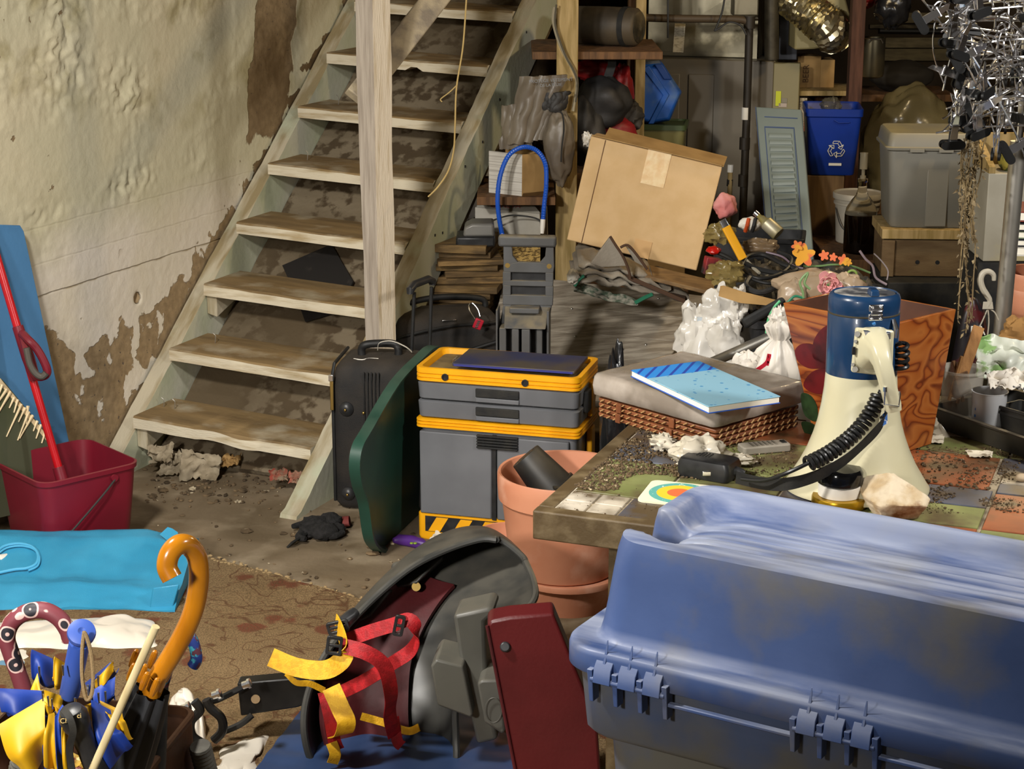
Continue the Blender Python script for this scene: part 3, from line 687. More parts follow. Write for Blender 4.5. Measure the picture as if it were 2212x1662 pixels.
def fs(a, c):
    j = a*16; j0 = min(int(j), 15); k = min(int(round(c*(len(cols[0])-1))), len(cols[0])-1)
    return cols[j0][k].lerp(cols[j0+1][k], j-j0)
MB().sheet(fs, 32, len(cols[0])-1, .007).build('shell', m_seat, seat, world=True, smooth=60)
b = MB(); b.tube(cols[0], .0085, 8); b.tube(cols[16], .0085, 8); b.tube(SEC[0], .008, 8); b.build('rim', m_seat, seat, world=True)
# back wing of the shell, seen outside the rim
MB().loft([[AY(845, 1215, 4.28), AY(960, 1200, 4.28), AY(900, 1260, 4.2), AY(842, 1272, 4.25)], [AY(850, 1215, 4.34), AY(965, 1205, 4.34), AY(900, 1270, 4.3), AY(845, 1280, 4.32)]]).build('side_wing', m_seat, seat, world=True, bevel=.01)
MB().loft([[AY(782, 1293, 4.2), AY(850, 1272, 4.2), AY(800, 1330, 4.14), AY(760, 1350, 4.14)], [AY(790, 1293, 4.28), AY(855, 1275, 4.28), AY(800, 1340, 4.2), AY(765, 1360, 4.2)]]).build('side_wing', m_seat, seat, world=True, bevel=.01)
m_pad = pm('red_padding', '#4c0b10', .65, c2='#3a080b', sc=6, bump=.2, bsc=70)
def padfn(a, c):
    k = .42+.50*c; p = fs(.12+.5*a, k); ctr = fs(.0, k).lerp(fs(1, k), .5); return p.lerp(ctr, .10)+V((0, -.012+.006*sin(a*14), 0))
MB().sheet(padfn, 24, 24, .012).build('padding', m_pad, seat, world=True, smooth=60)
m_rs = pm('red_webbing', '#a5121a', .6, c2='#8f0f16', sc=60, lo=.45, hi=.55, bump=.3, bsc=260); m_ys = pm('yellow_webbing', '#d9a71c', .6, c2='#cb9814', sc=60, lo=.45, hi=.55, bump=.3, bsc=260)
def strap(px, y, mat, w=.026, side=(0, 0, 1)):
    ys = y if isinstance(y, list) else [y]*len(px)
    return MB().ribbon(spline([AY(u, v, q) for (u, v), q in zip(px, ys)], 7), side, w, .0022).build('strap', mat, seat, world=True, smooth=60)
strap([(585, 1420), (640, 1442), (700, 1448), (735, 1430), (745, 1405), (735, 1365), (725, 1345)], [3.80, 3.79, 3.78, 3.79, 3.80, 3.84, 3.88], m_ys, .042, (0, .35, 1))
strap([(618, 1455), (640, 1475), (670, 1478), (700, 1492)], [3.84, 3.83, 3.84, 3.86], m_ys, .014)
strap([(735, 1395), (790, 1410), (830, 1440), (845, 1500), (842, 1545), (852, 1590)], [3.80, 3.79, 3.80, 3.82, 3.86, 3.9], m_rs, .034, (.7, .2, .7))
strap([(745, 1385), (800, 1365), (850, 1350), (885, 1340), (902, 1370), (888, 1405), (850, 1432), (790, 1470), (740, 1495)], [3.88, 3.87, 3.86, 3.85, 3.85, 3.86, 3.87, 3.9, 3.93], m_rs, .032, (0, .3, 1))
strap([(715, 1485), (735, 1530), (748, 1560), (742, 1585), (725, 1590)], [3.84, 3.82, 3.81, 3.82, 3.85], m_ys, .042, (1, .2, .2))
strap([(700, 1495), (712, 1545), (722, 1600), (730, 1620)], [3.86, 3.85, 3.85, 3.86], m_rs, .03, (1, .2, .2))
strap([(716, 1605), (724, 1630), (718, 1650)], [3.845, 3.84, 3.84], m_ys, .026, (1, .2, .2))
strap([(780, 1548), (830, 1562), (880, 1580), (905, 1572)], [3.92, 3.92, 3.9, 3.88], m_ys, .018, (0, .2, 1))
strap([(850, 1550), (858, 1600), (868, 1612)], [3.91, 3.9, 3.9], m_rs, .026, (1, .2, .2))
def buckle(px, w, h, tilt, y):
    c = AY(*px, y); T = Matrix.Translation(c) @ Matrix.Rotation(tilt, 4, 'Y') @ Matrix.Rotation(pi/2, 4, 'X'); b = MB()
    o = rrect(w, h, .006, 3); i = rrect(w-.014, h-.014, .003, 3)
    b.loft([ring(o, -.004), ring(o, .004), ring(i, .004), ring(i, -.004)], T, closed=True); b.box((0, 0, 0), (w-.01, .006, .006), T)
    b.build('buckle', m_black, seat, world=True, bevel=.001)
buckle((722, 1395), .036, .044, .15, 3.785); buckle((862, 1352), .024, .05, .2, 3.84); buckle((730, 1355), .05, .03, -.25, 3.86)
MB().tube([AY(738, 1350, 3.87), AY(760, 1330, 3.89), AY(768, 1322, 3.9)], [.016, .015, .012], 10).build('buckle', m_black, seat, world=True)
m_foot = pm('grey_foot_plastic', '#57564f', .4, c2='#4b4a45', sc=6, dust=('#8a8272', .2, 14))
def fpoly(pts, y, t, lean=0):
    A = [AY(u, v, y) for u, v in pts]; return MB().loft([A, [p+V((.012, t, 0)) for p in A]])
fpoly([(978, 1330), (1058, 1312), (1070, 1325), (1048, 1345), (1052, 1480), (1075, 1600), (1030, 1610), (1000, 1480)], 3.86, .10).build('foot_guard', m_foot, seat, world=True, bevel=.012, seg=3)
fpoly([(930, 1440), (942, 1425), (1000, 1440), (1022, 1545), (1016, 1552), (945, 1525)], 3.82, .12).build('foot_well', m_foot, seat, world=True, bevel=.014, seg=3)
fpoly([(1030, 1478), (1040, 1470), (1078, 1470), (1092, 1580), (1085, 1588), (1046, 1562)], 3.80, .12).build('foot_well', m_foot, seat, world=True, bevel=.014, seg=3)
c = AY(1066, 1535, 3.793); MB().tube([c+V((cos(t)*.018, 0, sin(t)*.03)) for t in [2*pi*k/24 for k in range(24)]], .0012, 5, closed=True).build('embossed_oval', m_foot, seat, world=True)
MB().cyl(AY(898, 1268, 4.235), AY(899, 1268, 4.21), .011, 16).build('bolt_hole', m_brass, seat, world=True)
m_brk = pm('black_steel', '#1e1d1c', .4, .5, c2='#2b2926', sc=12)
b = MB(); A = [(512, 1477), (640, 1465), (672, 1478), (672, 1520), (640, 1530), (520, 1548)]
A = [AY(u, v, 3.98) for u, v in A]; b.loft([A, [p+V((0, .05, -.004)) for p in A]]); b.build('mounting_arm', m_brk, seat, world=True, bevel=.004)
MB().cyl(AY(552, 1511, 3.985), AY(552, 1511, 3.974), .0105, 18).build('arm_hole', pm('rug_peek', '#7a6447', .9), seat, world=True)
b = MB(); b.tube(spline([AY(535, 1480, 3.97), AY(505, 1495, 3.96), AY(470, 1512, 3.95), AY(452, 1515, 3.95)], 4), .008, 8)
b.tube(spline([AY(545, 1545, 3.97), AY(520, 1565, 3.96), AY(485, 1580, 3.95), AY(470, 1580, 3.95)], 4), .008, 8); b.build('link_arm', m_brk, seat, world=True)
b = MB()
b.tube(spline([AY(u, v, 3.9) for u, v in ((420, 1515), (432, 1535), (412, 1560), (415, 1590), (440, 1608))], 6), .011, 10)
b.tube(spline([AY(u, v, 3.9) for u, v in ((445, 1512), (455, 1530), (478, 1552), (480, 1580), (462, 1600))], 6), .011, 10)
b.build('clamp', m_brk, seat, world=True)
for u, v in ((404, 1528), (535, 1478), (432, 1612), (470, 1500)):
    p = AY(u, v, 3.88); MB().lathe([(.004, -.014), (.009, -.012), (.009, 0), (.012, .001), (.012, .007), (.005, .009)], 10, T=Matrix.Translation(p) @ Matrix.Rotation(radians(70), 4, 'Y')).build('bolt', m_chrome, seat, world=True)
# blue tarpaulin below the seat
tp = [AZ(u, v, .012) for u, v in ((545, 1680), (655, 1535), (1010, 1500), (1180, 1690))]
o = MB().sheet(lambda a, c: tp[0].lerp(tp[3], a).lerp(tp[1].lerp(tp[2], a), c)+V((0, 0, .008+.010*abs(nz((a*5, c*5, 0), 1, 3)))), 30, 30, .003).build('blue_tarpaulin', pm('blue_tarp', '#34486f', .35, c2='#283857', sc=3), world=True, smooth=70)
tag(o, 'dusty blue plastic sheet on the floor under the bicycle seat', 'sheet')
# red vinyl panel
rp = thing('red_vinyl_cushion', 'dark red vinyl cushion panel with a black button, propped against the blue tote', 'cushion')
A = [(1052, 1352), (1060, 1342), (1100, 1334), (1195, 1326), (1290, 1560), (1300, 1700), (1120, 1700)]
A = [AY(u, v, 3.72) for u, v in A]; p = AY(1180, 1690, 3.72); rp.location = p; WM[rp] = Matrix.Translation(p)
MB().loft([A, [q+V((0, .05, .01)) for q in A]]).build('pad', pm('red_vinyl', '#541719', .38, c2='#471214', sc=4, bump=.12, bsc=120), rp, world=True, bevel=.008, seg=3)
MB().cyl(AY(1091, 1398, 3.722), AY(1091, 1398, 3.712), .0115, 16).build('button', m_black, rp, world=True, bevel=.003)
MB().tube([q+V((0, -.001, 0)) for q in spline([A[0]]+[A[6]], 8)], .004, 8).build('piping', m_pad, rp, world=True)
b = MB(); b.tube([AY(1118, 1322, 3.9), AY(1150, 1318, 3.9), AY(1192, 1316, 3.9)], [.012, .016, .012], 12)
o = b.build('pedal_block', m_black, world=True, bevel=.003); tag(o, 'small black bicycle part wedged behind the red vinyl cushion', 'bike part')
# ------------------------------------------------------------------ floor litter by the stair foot
m_news = pm('old_newspaper', '#9c8f78', .9, c2='#7b6e58', sc=22, bump=.3, bsc=60)
def crumple(name, pts, y, mat, seed, amp=.02, t=.0015, n=16):
    c4 = [AY(u, v, y+d) for (u, v), d in zip(pts, (.04, .04, 0, 0))]
    b = MB().sheet(lambda a, c: c4[0].lerp(c4[1], a).lerp(c4[3].lerp(c4[2], a), c)+V((.4*amp*nz((a*4, c*4, 1), 1, seed), amp*nz((a*3, c*3, 0), 1, seed), amp*abs(nz((a*5, c*4, 3), 1, seed+2)))), n, n, t)
    lo = min(p.z for p in b.v)
    if lo < .003:
        for p in b.v: p.z += .003-lo
    return b.build(name, mat, world=True, smooth=70)
for k, (pts, lab) in enumerate([
    ([(392, 978), (478, 992), (470, 1044), (388, 1045)], 'flat folded piece of old newspaper on the floor under the lowest tread'),
    ([(360, 990), (395, 985), (392, 1030), (338, 1026)], 'crumpled strip of newspaper left of the flat piece under the lowest tread'),
    ([(318, 968), (376, 962), (370, 1000), (325, 1004)], 'grey scrap of paper nearest the red bucket'),
    ([(480, 990), (520, 985), (512, 1010), (478, 1012)], 'small brown scrap under the middle of the lowest tread')]):
    tag(crumple('newspaper_scrap', pts, 6.02-.05*(k == 0), m_news if k < 3 else m_cardbrown, k*7+1, .03), lab, 'paper', 'paper scraps under the stair')
rr = random.Random(11); b = MB()
for k in range(420):
    u, v = rr.uniform(310, 660), rr.uniform(975, 1090)
    p = AZ(u, v, .0); 
    if rr.random() < .35: p = AZ(rr.uniform(330, 1000), rr.uniform(1080, 1290), 0)
    s = rr.uniform(.002, .009)*(1 if rr.random() < .85 else 1.8)
    b.ball(p+V((0, 0, s*.3)), (s*rr.uniform(.6, 1.6), s*rr.uniform(.6, 1.4), s*.6), 6, 4, lambda d: 1+.4*nz(d, 2, k))
tag(b.build('floor_debris', pm('floor_crumbs', '#6e5b42', .95, c2='#3b2f20', sc=18, c3='#a89a80', sc3=25, lo3=.6, hi3=.63), world=True), 'crumbs and small rubble strewn on the floor by the stair', 'debris', kind='stuff')
for k, (u, v, c) in enumerate(((600, 1030, '#8a3a2c'), (640, 1035, '#9a5a48'))):
    tag(crumple('red_scrap', [(u-18, v-12), (u+20, v-14), (u+22, v+10), (u-16, v+12)], 5.85, pm('red_scrap%d' % k, c, .8, c2='#7b6a55', sc=30), 40+k, .02), ('torn red and brown scrap on the dirt under the stair', 'small reddish scrap beside the stringer foot')[k], 'scrap')
# black knitted glove
gl = thing('knit_glove', 'black knitted glove with a red-lined cuff lying crumpled on the concrete', 'glove', AZ(695, 1150, 0))
m_knit = pm('black_knit', '#141312', .95, c2='#222020', sc=90, bump=.8, bsc=180)
b = MB()
for (u, v, r, z) in ((680, 1132, .034, .03), (712, 1125, .03, .032), (700, 1148, .034, .028), (668, 1148, .026, .022), (725, 1142, .024, .022)):
    p = AZ(u, v, z); b.ball(p, (r*1.3, r*1.1, r*.75), 20, 12, lambda d: 1+.28*nz(d, 3, u))
for pts in ([(690, 1135), (660, 1132), (632, 1138)], [(700, 1152), (720, 1158), (742, 1150)], [(665, 1145), (645, 1160), (660, 1165)]):
    b.tube(spline([AZ(u, v, .02) for u, v in pts], 5), [.016-.0008*k for k in range(11)], 10)
for p in b.v: p.z = max(p.z, .001)
b.build('knit_body', m_knit, gl, world=True, smooth=60)
MB().ribbon(spline([AZ(665, 1150, .02), AZ(645, 1165, .016), AZ(625, 1178, .012)], 5), V((.5, .6, .2)), .03, .006).build('wrist_tab', m_blackmat, gl, world=True)
p = AZ(742, 1128, .018); MB().lathe([(.016, -.02), (.021, 0), (.019, .02), (.015, .018), (.017, 0), (.013, -.018)], 18, T=Matrix.Translation(p) @ Matrix.Rotation(radians(80), 4, 'Y') @ Matrix.Diagonal((.8, 1.3, 1, 1))).build('cuff', pm('red_lining', '#6b2a26', .8), gl, world=True)
# purple brush and white scrap
pb_ = thing('purple_brush', 'purple plastic scraper with a slim handle and green dots by the yellow toolbox base', 'tool', AZ(895, 1172, 0))
m_pur = pm('purple_plastic', '#4a2470', .4)
b = MB(); P = [AZ(u, v, .016) for u, v in ((850, 1168), (862, 1166), (890, 1170), (912, 1176), (922, 1178), (945, 1182), (985, 1190))]
b.tube(P, [.008, .017, .019, .018, .008, .005, .005], 12); b.build('body', m_pur, pb_, world=True)
for u in (889, 897): p = AZ(u, 1174, .034); MB().ball(p, (.006, .006, .003), 10, 6).build('green_dot', pm('lime', '#7f9a2a', .5), pb_, world=True)
tag(crumple('paper_scrap', [(922, 1178), (942, 1146), (980, 1170), (955, 1192)], 5.22, pm('scrap_white', '#c6bcab', .9), 61, .012), 'stiff white paper scrap lying against the yellow toolbox base', 'paper')
# ------------------------------------------------------------------ suitcases
m_nyl = pm('black_luggage', '#1b1918', .8, c2='#2a2520', sc=9, bump=.35, bsc=260, dust=('#4a4034', .5, 6))
m_nyl2 = pm('black_luggage_trim', '#121212', .55, c2='#1d1c1b', sc=30)
def suitcase(name, label, loc, rz, w, d, h, rot=None):
    s = thing(name, label, 'suitcase', loc, rz, rot=rot)
    b = MB(); rings = []
    for z, k in ((.0, .03), (.008, .012), (.03, 0), (h-.07, 0), (h-.03, .008), (h-.01, .022), (h, .05)):
        rings.append(ring(rrect(w-2*k, d-2*k, .035, 6, 0, d/2), z))
    b.loft(rings); b.build('body', m_nyl, s, smooth=60, bevel=.0)
    return s
sc1 = suitcase('upright_suitcase', 'black upright fabric suitcase with raised pull handle in front of the white post', (-.425, 5.66, 0), -.16, .31, .235, .50)
b = MB()
for xx in (-.152, .152): b.tube([(xx, .012, .03), (xx, .012, .45), (xx*.98, .03, .485), (xx*.96, .2, .495)], .0055, 8)
b.build('piping', m_nyl2, sc1)
for k in range(5):
    x = -.045+k*.012; MB().box((x, -.002, .25), (.005, .006, .44)).build('front_rib', m_nyl2, sc1, bevel=.002)
for (x, z, r) in ((-.105, .345, .024), (-.105, .06, .022), (.04, .345, .02)):
    b = MB(); b.lathe([(r, 0), (r, .006), (r*.7, .014), (r*.35, .017)], 20, T=Matrix.Translation((x, .002, z)) @ Matrix.Rotation(pi/2, 4, 'X')); o = b.build('foot_stud', m_black, sc1)
    MB().ball((x, -.015, z), .005, 10, 6).build('rivet', m_brass, o)
MB().ball((-.048, -.004, .335), .0055, 10, 6).build('rivet', m_brass, sc1)
for (x, y, z, h_) in ((-.150, -.006, .44, .10), (-.158, .05, .36, .075)):
    o = MB().box((x, y, z-h_/2), (.012, .004, h_)).build('zip_pull', m_brass, sc1, bevel=.002)
    MB().box((x, y-.003, z+.008), (.016, .01, .022)).build('slider', m_chrome, o, bevel=.002)
b = MB().tube(spline([(-.075, .10, .495), (-.075, .10, .52), (-.055, .10, .535), (.02, .12, .535), (.04, .12, .52), (.04, .12, .495)], 5), [.013]*26, 12); b.build('carry_handle', m_nyl2, sc1)
MB().ribbon(spline([(-.02, .09, .52), (-.01, .075, .548), (.03, .075, .555), (.07, .09, .535), (.085, .12, .51)], 6), V((0, 1, .1)), .006, .001).build('luggage_tag_tie', m_white, sc1)
MB().tube(spline([(-.09, .05, .498), (-.06, .04, .499), (-.04, .06, .499), (-.01, .055, .5)], 5), .0016, 5).build('loose_thread', m_white, sc1)
b = MB()
px1, px2 = AY(893, 745, 5.84), AY(930, 735, 5.93)
b.build('x', m_black) if 0 else None
I1 = WM[sc1].inverted()
t0, t1 = AY(895, 632, 5.82), AY(932, 620, 5.90)
b.cyl((I1 @ AY(889, 760, 5.82)), I1 @ t0, .0062, 12); b.cyl(I1 @ AY(928, 755, 5.90), I1 @ t1, .0062, 12); b.build('pull_rod', m_nyl2, sc1)
h0, h1 = AY(886, 627, 5.80), AY(934, 608, 5.92)
MB().tube([I1 @ (h0+V((0, 0, -.012))), I1 @ h0, I1 @ (h0+V((.012, .03, .012))), I1 @ (h1+V((-.012, -.02, .012))), I1 @ h1, I1 @ (h1+V((0, 0, -.012)))], [.011, .0135, .0125, .0125, .0135, .011], 12).build('pull_grip', m_black, sc1)
sc2 = suitcase('dusty_suitcase', 'dusty black suitcase with a red padlock, behind the upright suitcase', (-.215, 6.22, 0), .22, .385, .25, .515)
for p in bpy.data.objects['body.001'].data.vertices if 'body.001' in bpy.data.objects else []: pass
I2 = WM[sc2].inverted()
MB().tube(spline([(-.14, .14, .51), (-.12, .14, .54), (0, .15, .555), (.14, .16, .54), (.16, .16, .51)], 6), [.011]*25, 12).build('carry_handle', m_nyl2, sc2)
MB().tube(spline([(-.21, .05, .42), (-.15, -.004, .46), (0, -.006, .485), (.15, -.004, .49), (.21, .04, .495)], 8), .0055, 8).build('zip_seam', m_nyl2, sc2)
MB().tube(spline([(-.12, -.006, .20), (-.08, -.01, .32), (.05, -.01, .39), (.2, -.006, .43)], 8), .007, 8).build('pocket_seam', m_nyl2, sc2)
o = MB().box((.0, .012, .502), (.05, .008, .006)).build('zip_pull', m_chrome, sc2, bevel=.002)
MB().box((-.07, -.012, .25), (.012, .006, .03)).build('zip_pull', m_chrome, sc2, bevel=.002)
lk = thing('padlock', 'small red combination padlock on a wire loop hanging on the dusty suitcase', 'padlock', AY(1033, 700, 6.155))
IL = WM[lk].inverted()
MB().tube(spline([AY(1026, 690, 6.155), AY(1015, 672, 6.16), AY(1013, 660, 6.17), AY(1020, 655, 6.175), AY(1032, 668, 6.165), AY(1037, 684, 6.155)], 5), .0018, 6).build('shackle', m_chrome, lk, world=True)
o = MB().box((0, 0, 0), (.030, .012, .036), Matrix.Rotation(.4, 4, 'Y')).build('lock_body', pm('lock_red', '#a5182c', .35), lk, bevel=.003)
for k in range(4):
    q = Matrix.Rotation(.4, 4, 'Y') @ V((-.002+.0, -.0065, .011-.0075*k)); MB().cyl(q+V((-.005, 0, 0)), q+V((.005, 0, 0)), .003, 10).build('number_wheel', m_chrome, lk)
# ------------------------------------------------------------------ green lid
gA, gB, gC = AZ(818, 1194, .0), AZ(912, 1105, .0), AY(935, 747, 5.72)
gn = (gB-gA).cross(gC-gA).normalized()
if gn.y > 0: gn = -gn
m_green = pm('green_tote_plastic', '#1f4236', .42, c2='#1a382e', sc=5, dust=('#5a6a5c', .3, 8)); 
out = [(826, 1194), (808, 1188), (793, 1165), (786, 1120), (780, 1085), (768, 1050), (762, 1008), (768, 965), (790, 925), (850, 825), (905, 768), (925, 750), (942, 748), (956, 765), (975, 850), (965, 990), (940, 1085), (905, 1150), (860, 1195)]
P = spline([AP(u, v, gA, gn) for u, v in out], 4, True); cg = sum(P, V())/len(P)
lid = thing('green_tote_cover', 'dark green plastic tote lid standing on edge between suitcase and toolbox', 'lid', (cg.x, cg.y, 0))
lo = min(p.z for p in P)
b = MB(); ins = [p.lerp(cg, .07) for p in P]
b.loft([[p+gn*.0 for p in ins], [p+gn*.0 for p in ins]][:1]+[[p.lerp(cg, .035)+gn*.02 for p in P], [p+gn*.022 for p in P], [p-gn*.012 for p in P], [p.lerp(cg, .05)-gn*.02 for p in P]])
b.build('lid_panel', m_green, lid, world=True, smooth=30)
# ------------------------------------------------------------------ rolling toolbox
FL = AZ(907, 1163, 0); TY = -.27
tb = thing('rolling_toolbox', 'grey and yellow rolling plastic toolbox with two drawers and hazard stripes', 'toolbox', FL, TY)
m_tg = pm('toolbox_grey', '#66676a', .5, c2='#5d5e61', sc=6); m_ty = pm('toolbox_yellow', '#e9a512', .42, c2='#dd9a0c', sc=8); m_tb = m_blackmat
TW, TD = .50, .25
def tloft(zs, mat, name, parent=tb, r=.02):
    return MB().loft([ring(rrect(TW+2*k, TD+2*k, r, 4, TW/2, TD/2), z) for z, k in zs]).build(name, mat, parent, smooth=40)
base = tloft([(0, -.0), (.012, .004), (.085, .004), (.088, 0)], m_ty, 'base', r=.012)
b = MB(); b.loft([[(.02, -.0055, .028), (TW-.01, -.0055, .028), (TW-.01, -.0055, .078), (.02, -.0055, .078)], [(.02, -.003, .028), (TW-.01, -.003, .028), (TW-.01, -.003, .078), (.02, -.003, .078)]]); sp_ = b.build('hazard_panel', m_black, base)
for k in range(6):
    x = .03+k*.078; MB().loft([[(x, -.0075, .03), (x+.038, -.0075, .03), (x+.065, -.0075, .076), (x+.027, -.0075, .076)], [(x, -.005, .03), (x+.038, -.005, .03), (x+.065, -.005, .076), (x+.027, -.005, .076)]]).build('hazard_stripe', m_ty, base)
tloft([(.085, -.012), (.36, -.006), (.362, -.01)], m_tg, 'lower_bin')
for x0, x1 in ((.006, .235), (.252, .475)):
    b = MB(); b.loft([ring(rrect(x1-x0, .02, .004, 2, (x0+x1)/2, -.0), z) for z in (.088, .352)]); b.build('bin_door', m_tg, tb, bevel=.003)
MB().box((.243, -.004, .22), (.013, .012, .27)).build('door_gap', m_black, tb)
b = MB()
for k in range(5): b.box((.255, -.014, .318+.009*k), (.13, .012, .006))
b.build('bin_latch', m_tb, tb, bevel=.002)
def yrim(z, h, n, name):
    q = []
    for k in range(n):
        q += [(z+h*k/n, .001), (z+h*(k+.25)/n, .006), (z+h*(k+.75)/n, .006), (z+h*(k+1)/n-.0005, .001)]
    return tloft([(a, c+.002) for a, c in q], m_ty, name)
yrim(.362, .030, 3, 'middle_rim')
for z in (.394, .452):
    d_ = tloft([(z, -.006), (z+.004, .0), (z+.05, .003), (z+.054, -.002)], m_tg, 'drawer')
    MB().box((.253, -.006, z+.034), (.135, .008, .026)).build('drawer_grip', m_tb, d_, bevel=.002)
    MB().box((.253, -.005, z+.012), (.135, .008, .014)).build('drawer_lip', m_tg, d_, bevel=.002)
b = MB(); q = []
for z, k in ((.508, .002), (.512, .007), (.518, .007), (.520, .003), (.523, .007), (.530, .007), (.532, .003), (.536, .007), (.552, .007), (.553, .003), (.552, -.007), (.530, -.010)):
    q.append(ring(rrect(TW+2*k, TD+2*k, .025, 5, TW/2, TD/2), z))
b.loft(q); b.build('top_rim', m_ty, tb, smooth=40)
for x in (.09, .34):
    MB().lathe([(.011, 0), (.011, .004), (.007, .004), (.007, .001)], 14, T=Matrix.Translation((x, -.007, .528)) @ Matrix.Rotation(pi/2, 4, 'X')).build('hook_hole', m_black, tb)
b = MB(); b.loft([ring(rrect(TW-.03, TD-.03, .015, 4, TW/2, TD/2), z) for z in (.530, .536)]); b.build('lid_tray', pm('dusty_tray', '#7a6742', .8, c2='#4b3f2a', sc=12), tb)
b = MB()
for z0, z1 in ((.09, .36), (.395, .505)): b.box((TW+.004, .16, (z0+z1)/2), (.018, .05, z1-z0))
b.build('side_frame', m_ty, tb, bevel=.005)
b = MB().box((TW+.006, .09, .46), (.022, .05, .07)); b.build('side_clip', m_tb, tb, bevel=.006)
# dusty folder on its lid
fo = thing('blue_folder', 'dusty dark blue ring folder lying on the toolbox lid', 'folder', tb.matrix_basis @ V((0, 0, 0)) if 0 else (WM[tb] @ V((.29, .125, .5535))), TY+.01)
MB().box((0, 0, .005), (.38, .185, .009)).build('cover', pm('folder_navy', '#2b2f4d', .5, c2='#4a4238', sc=5, lo=.4, hi=.62), fo, bevel=.002)
MB().box((.0, -.0935, .004), (.37, .002, .006)).build('page_edge', pm('navy_edge', '#2e3278', .5), fo)
for k in range(4): MB().tube([(-.192+.006*cos(t), -.06+k*.012, .006+.007*sin(t)) for t in [2*pi*j/12 for j in range(12)]], .0012, 5, closed=True).build('ring', m_chrome, fo)
# ------------------------------------------------------------------ grey plastic cart behind it
m_cart = pm('dusty_grey_plastic', '#4f4f4f', .6, c2='#474644', sc=10, dust=('#86795f', .8, 20)); YC = 5.74
ct = thing('folding_cart', 'dusty dark grey plastic folding hand cart standing behind the toolbox', 'cart', (AY(1138, 700, YC).x, YC, 0), -.10)
def cz(v): return .896-(v-510)/681
def cx_(u): return (u-1141)/681
def cbox(name, u0, u1, v0, v1, y0=0, t=.02, bev=.003, mat=None):
    return MB().box(((cx_(u0)+cx_(u1))/2, y0+t/2, (cz(v0)+cz(v1))/2), (cx_(u1)-cx_(u0), t, cz(v0)-cz(v1))).build(name, mat or m_cart, ct, bevel=bev)
cbox('handle_bar', 1079, 1204, 511, 536, -.008, .036, .008)
b = MB()
def cp(pts, y0, t): b.loft([[(cx_(u), y0, cz(v)) for u, v in pts], [(cx_(u), y0+t, cz(v)) for u, v in pts]])
cp([(1090, 534), (1108, 534), (1110, 556), (1122, 570), (1090, 578)], 0, .016); cp([(1198, 534), (1182, 534), (1180, 556), (1168, 570), (1200, 578)], 0, .016)
cp([(1090, 576), (1122, 569), (1168, 569), (1200, 576), (1198, 592), (1090, 592)], 0, .016)
for v0, v1 in ((610, 622), (642, 664)): cp([(1089, v0), (1198, v0), (1197, v1), (1088, v1)], 0, .016)
for v0, v1 in ((591, 611), (621, 643)):
    cp([(1089, v0), (1106, v0), (1106, v1), (1088, v1)], 0, .016); cp([(1181, v0), (1198, v0), (1198, v1), (1181, v1)], 0, .016)
b.build('back_frame', m_cart, ct, bevel=.002)
b = MB(); cp([(1106, 590), (1181, 590), (1181, 644), (1106, 644)], .014, .004); b.build('slot_back', m_black, ct)
for u in (1099, 1189): MB().cyl((cx_(u), -.001, cz(577)), (cx_(u), .004, cz(577)), .008, 14).build('rivet_hole', m_brass, ct)
b = MB(); cp([(1090, 662), (1195, 662), (1189, 705), (1184, 1060), (1079, 1060), (1082, 705)], .002, .02); b.build('lower_frame', m_cart, ct, bevel=.003)
b = MB(); b.hexa([(cx_(1096), -.075, cz(705)), (cx_(1186), -.075, cz(705)), (cx_(1186), .01, cz(708)), (cx_(1096), .01, cz(708))], [(cx_(1096), -.07, cz(702)), (cx_(1186), -.07, cz(702)), (cx_(1190), .01, cz(664)), (cx_(1092), .01, cz(664))]); b.build('folded_plate', m_cart, ct, bevel=.004)
cbox('catch', 1106, 1170, 664, 676, -.045, .05, .003)
for u0, u1 in ((1085, 1100), (1113, 1128), (1134, 1152), (1166, 1178)): cbox('rib', u0, u1, 706, 1060, -.07 if u0 in (1113, 1134) else -.06, .075, .003)
for u0, u1 in ((1077, 1081), (1187, 1192)): cbox('side_rail', u0, u1, 668, 1060, -.05, .07, .002)
# ------------------------------------------------------------------ grey plank platform
pn = (Matrix.Rotation(-.26, 3, 'Z') @ V((0, -sin(radians(27)), cos(radians(27))))).normalized(); pp = AY(1250, 850, 6.02)
plat = thing('plank_platform', 'sloping platform of weathered grey planks under the cardboard box', 'platform', (pp.x, pp.y+.3, 0))
m_pl = pm('weathered_plank', '#a39989', .85, c2='#7d7263', sc=4, st=(1.5, 14, 14), lo=.4, hi=.62, bump=.45, bsc=30, c3='#6b5a42', sc3=3.5, lo3=.58, hi3=.72)
Lq = [AP(u, v, pp, pn) for u, v in ((1022, 860), (1040, 775), (1062, 706), (1078, 650), (1090, 592))]
Rq = [AP(u, v, pp, pn) for u, v in ((1405, 870), (1434, 790), (1470, 738), (1500, 690), (1532, 640))]
for k in range(4):
    a, c, d_, e = Lq[k].lerp(Lq[k+1], .012), Rq[k].lerp(Rq[k+1], .012), Rq[k+1], Lq[k+1]
    o = MB().loft([[a-pn*.03, c-pn*.03, d_-pn*.03, e-pn*.03], [a, c, d_, e]]).build('plank', m_pl, plat, world=True, bevel=.003)
b = MB(); b.loft([[p-pn*.032, p-pn*.13, q-pn*.13, q-pn*.032] for p, q in ((Rq[0]+pn*0, Rq[4]), (Rq[0].lerp(Lq[0], .06), Rq[4].lerp(Lq[4], .06)))]); b.build('end_board', pm('dark_end_board', '#4a3c2a', .85, c2='#33291c', sc=6), plat, world=True)
b = MB(); b.loft([[p-pn*.032, p-pn*.13, q-pn*.13, q-pn*.032] for p, q in ((Lq[0], Lq[4]), (Lq[0].lerp(Rq[0], .06), Lq[4].lerp(Rq[4], .06)))]); b.build('end_board', m_pl, plat, world=True)
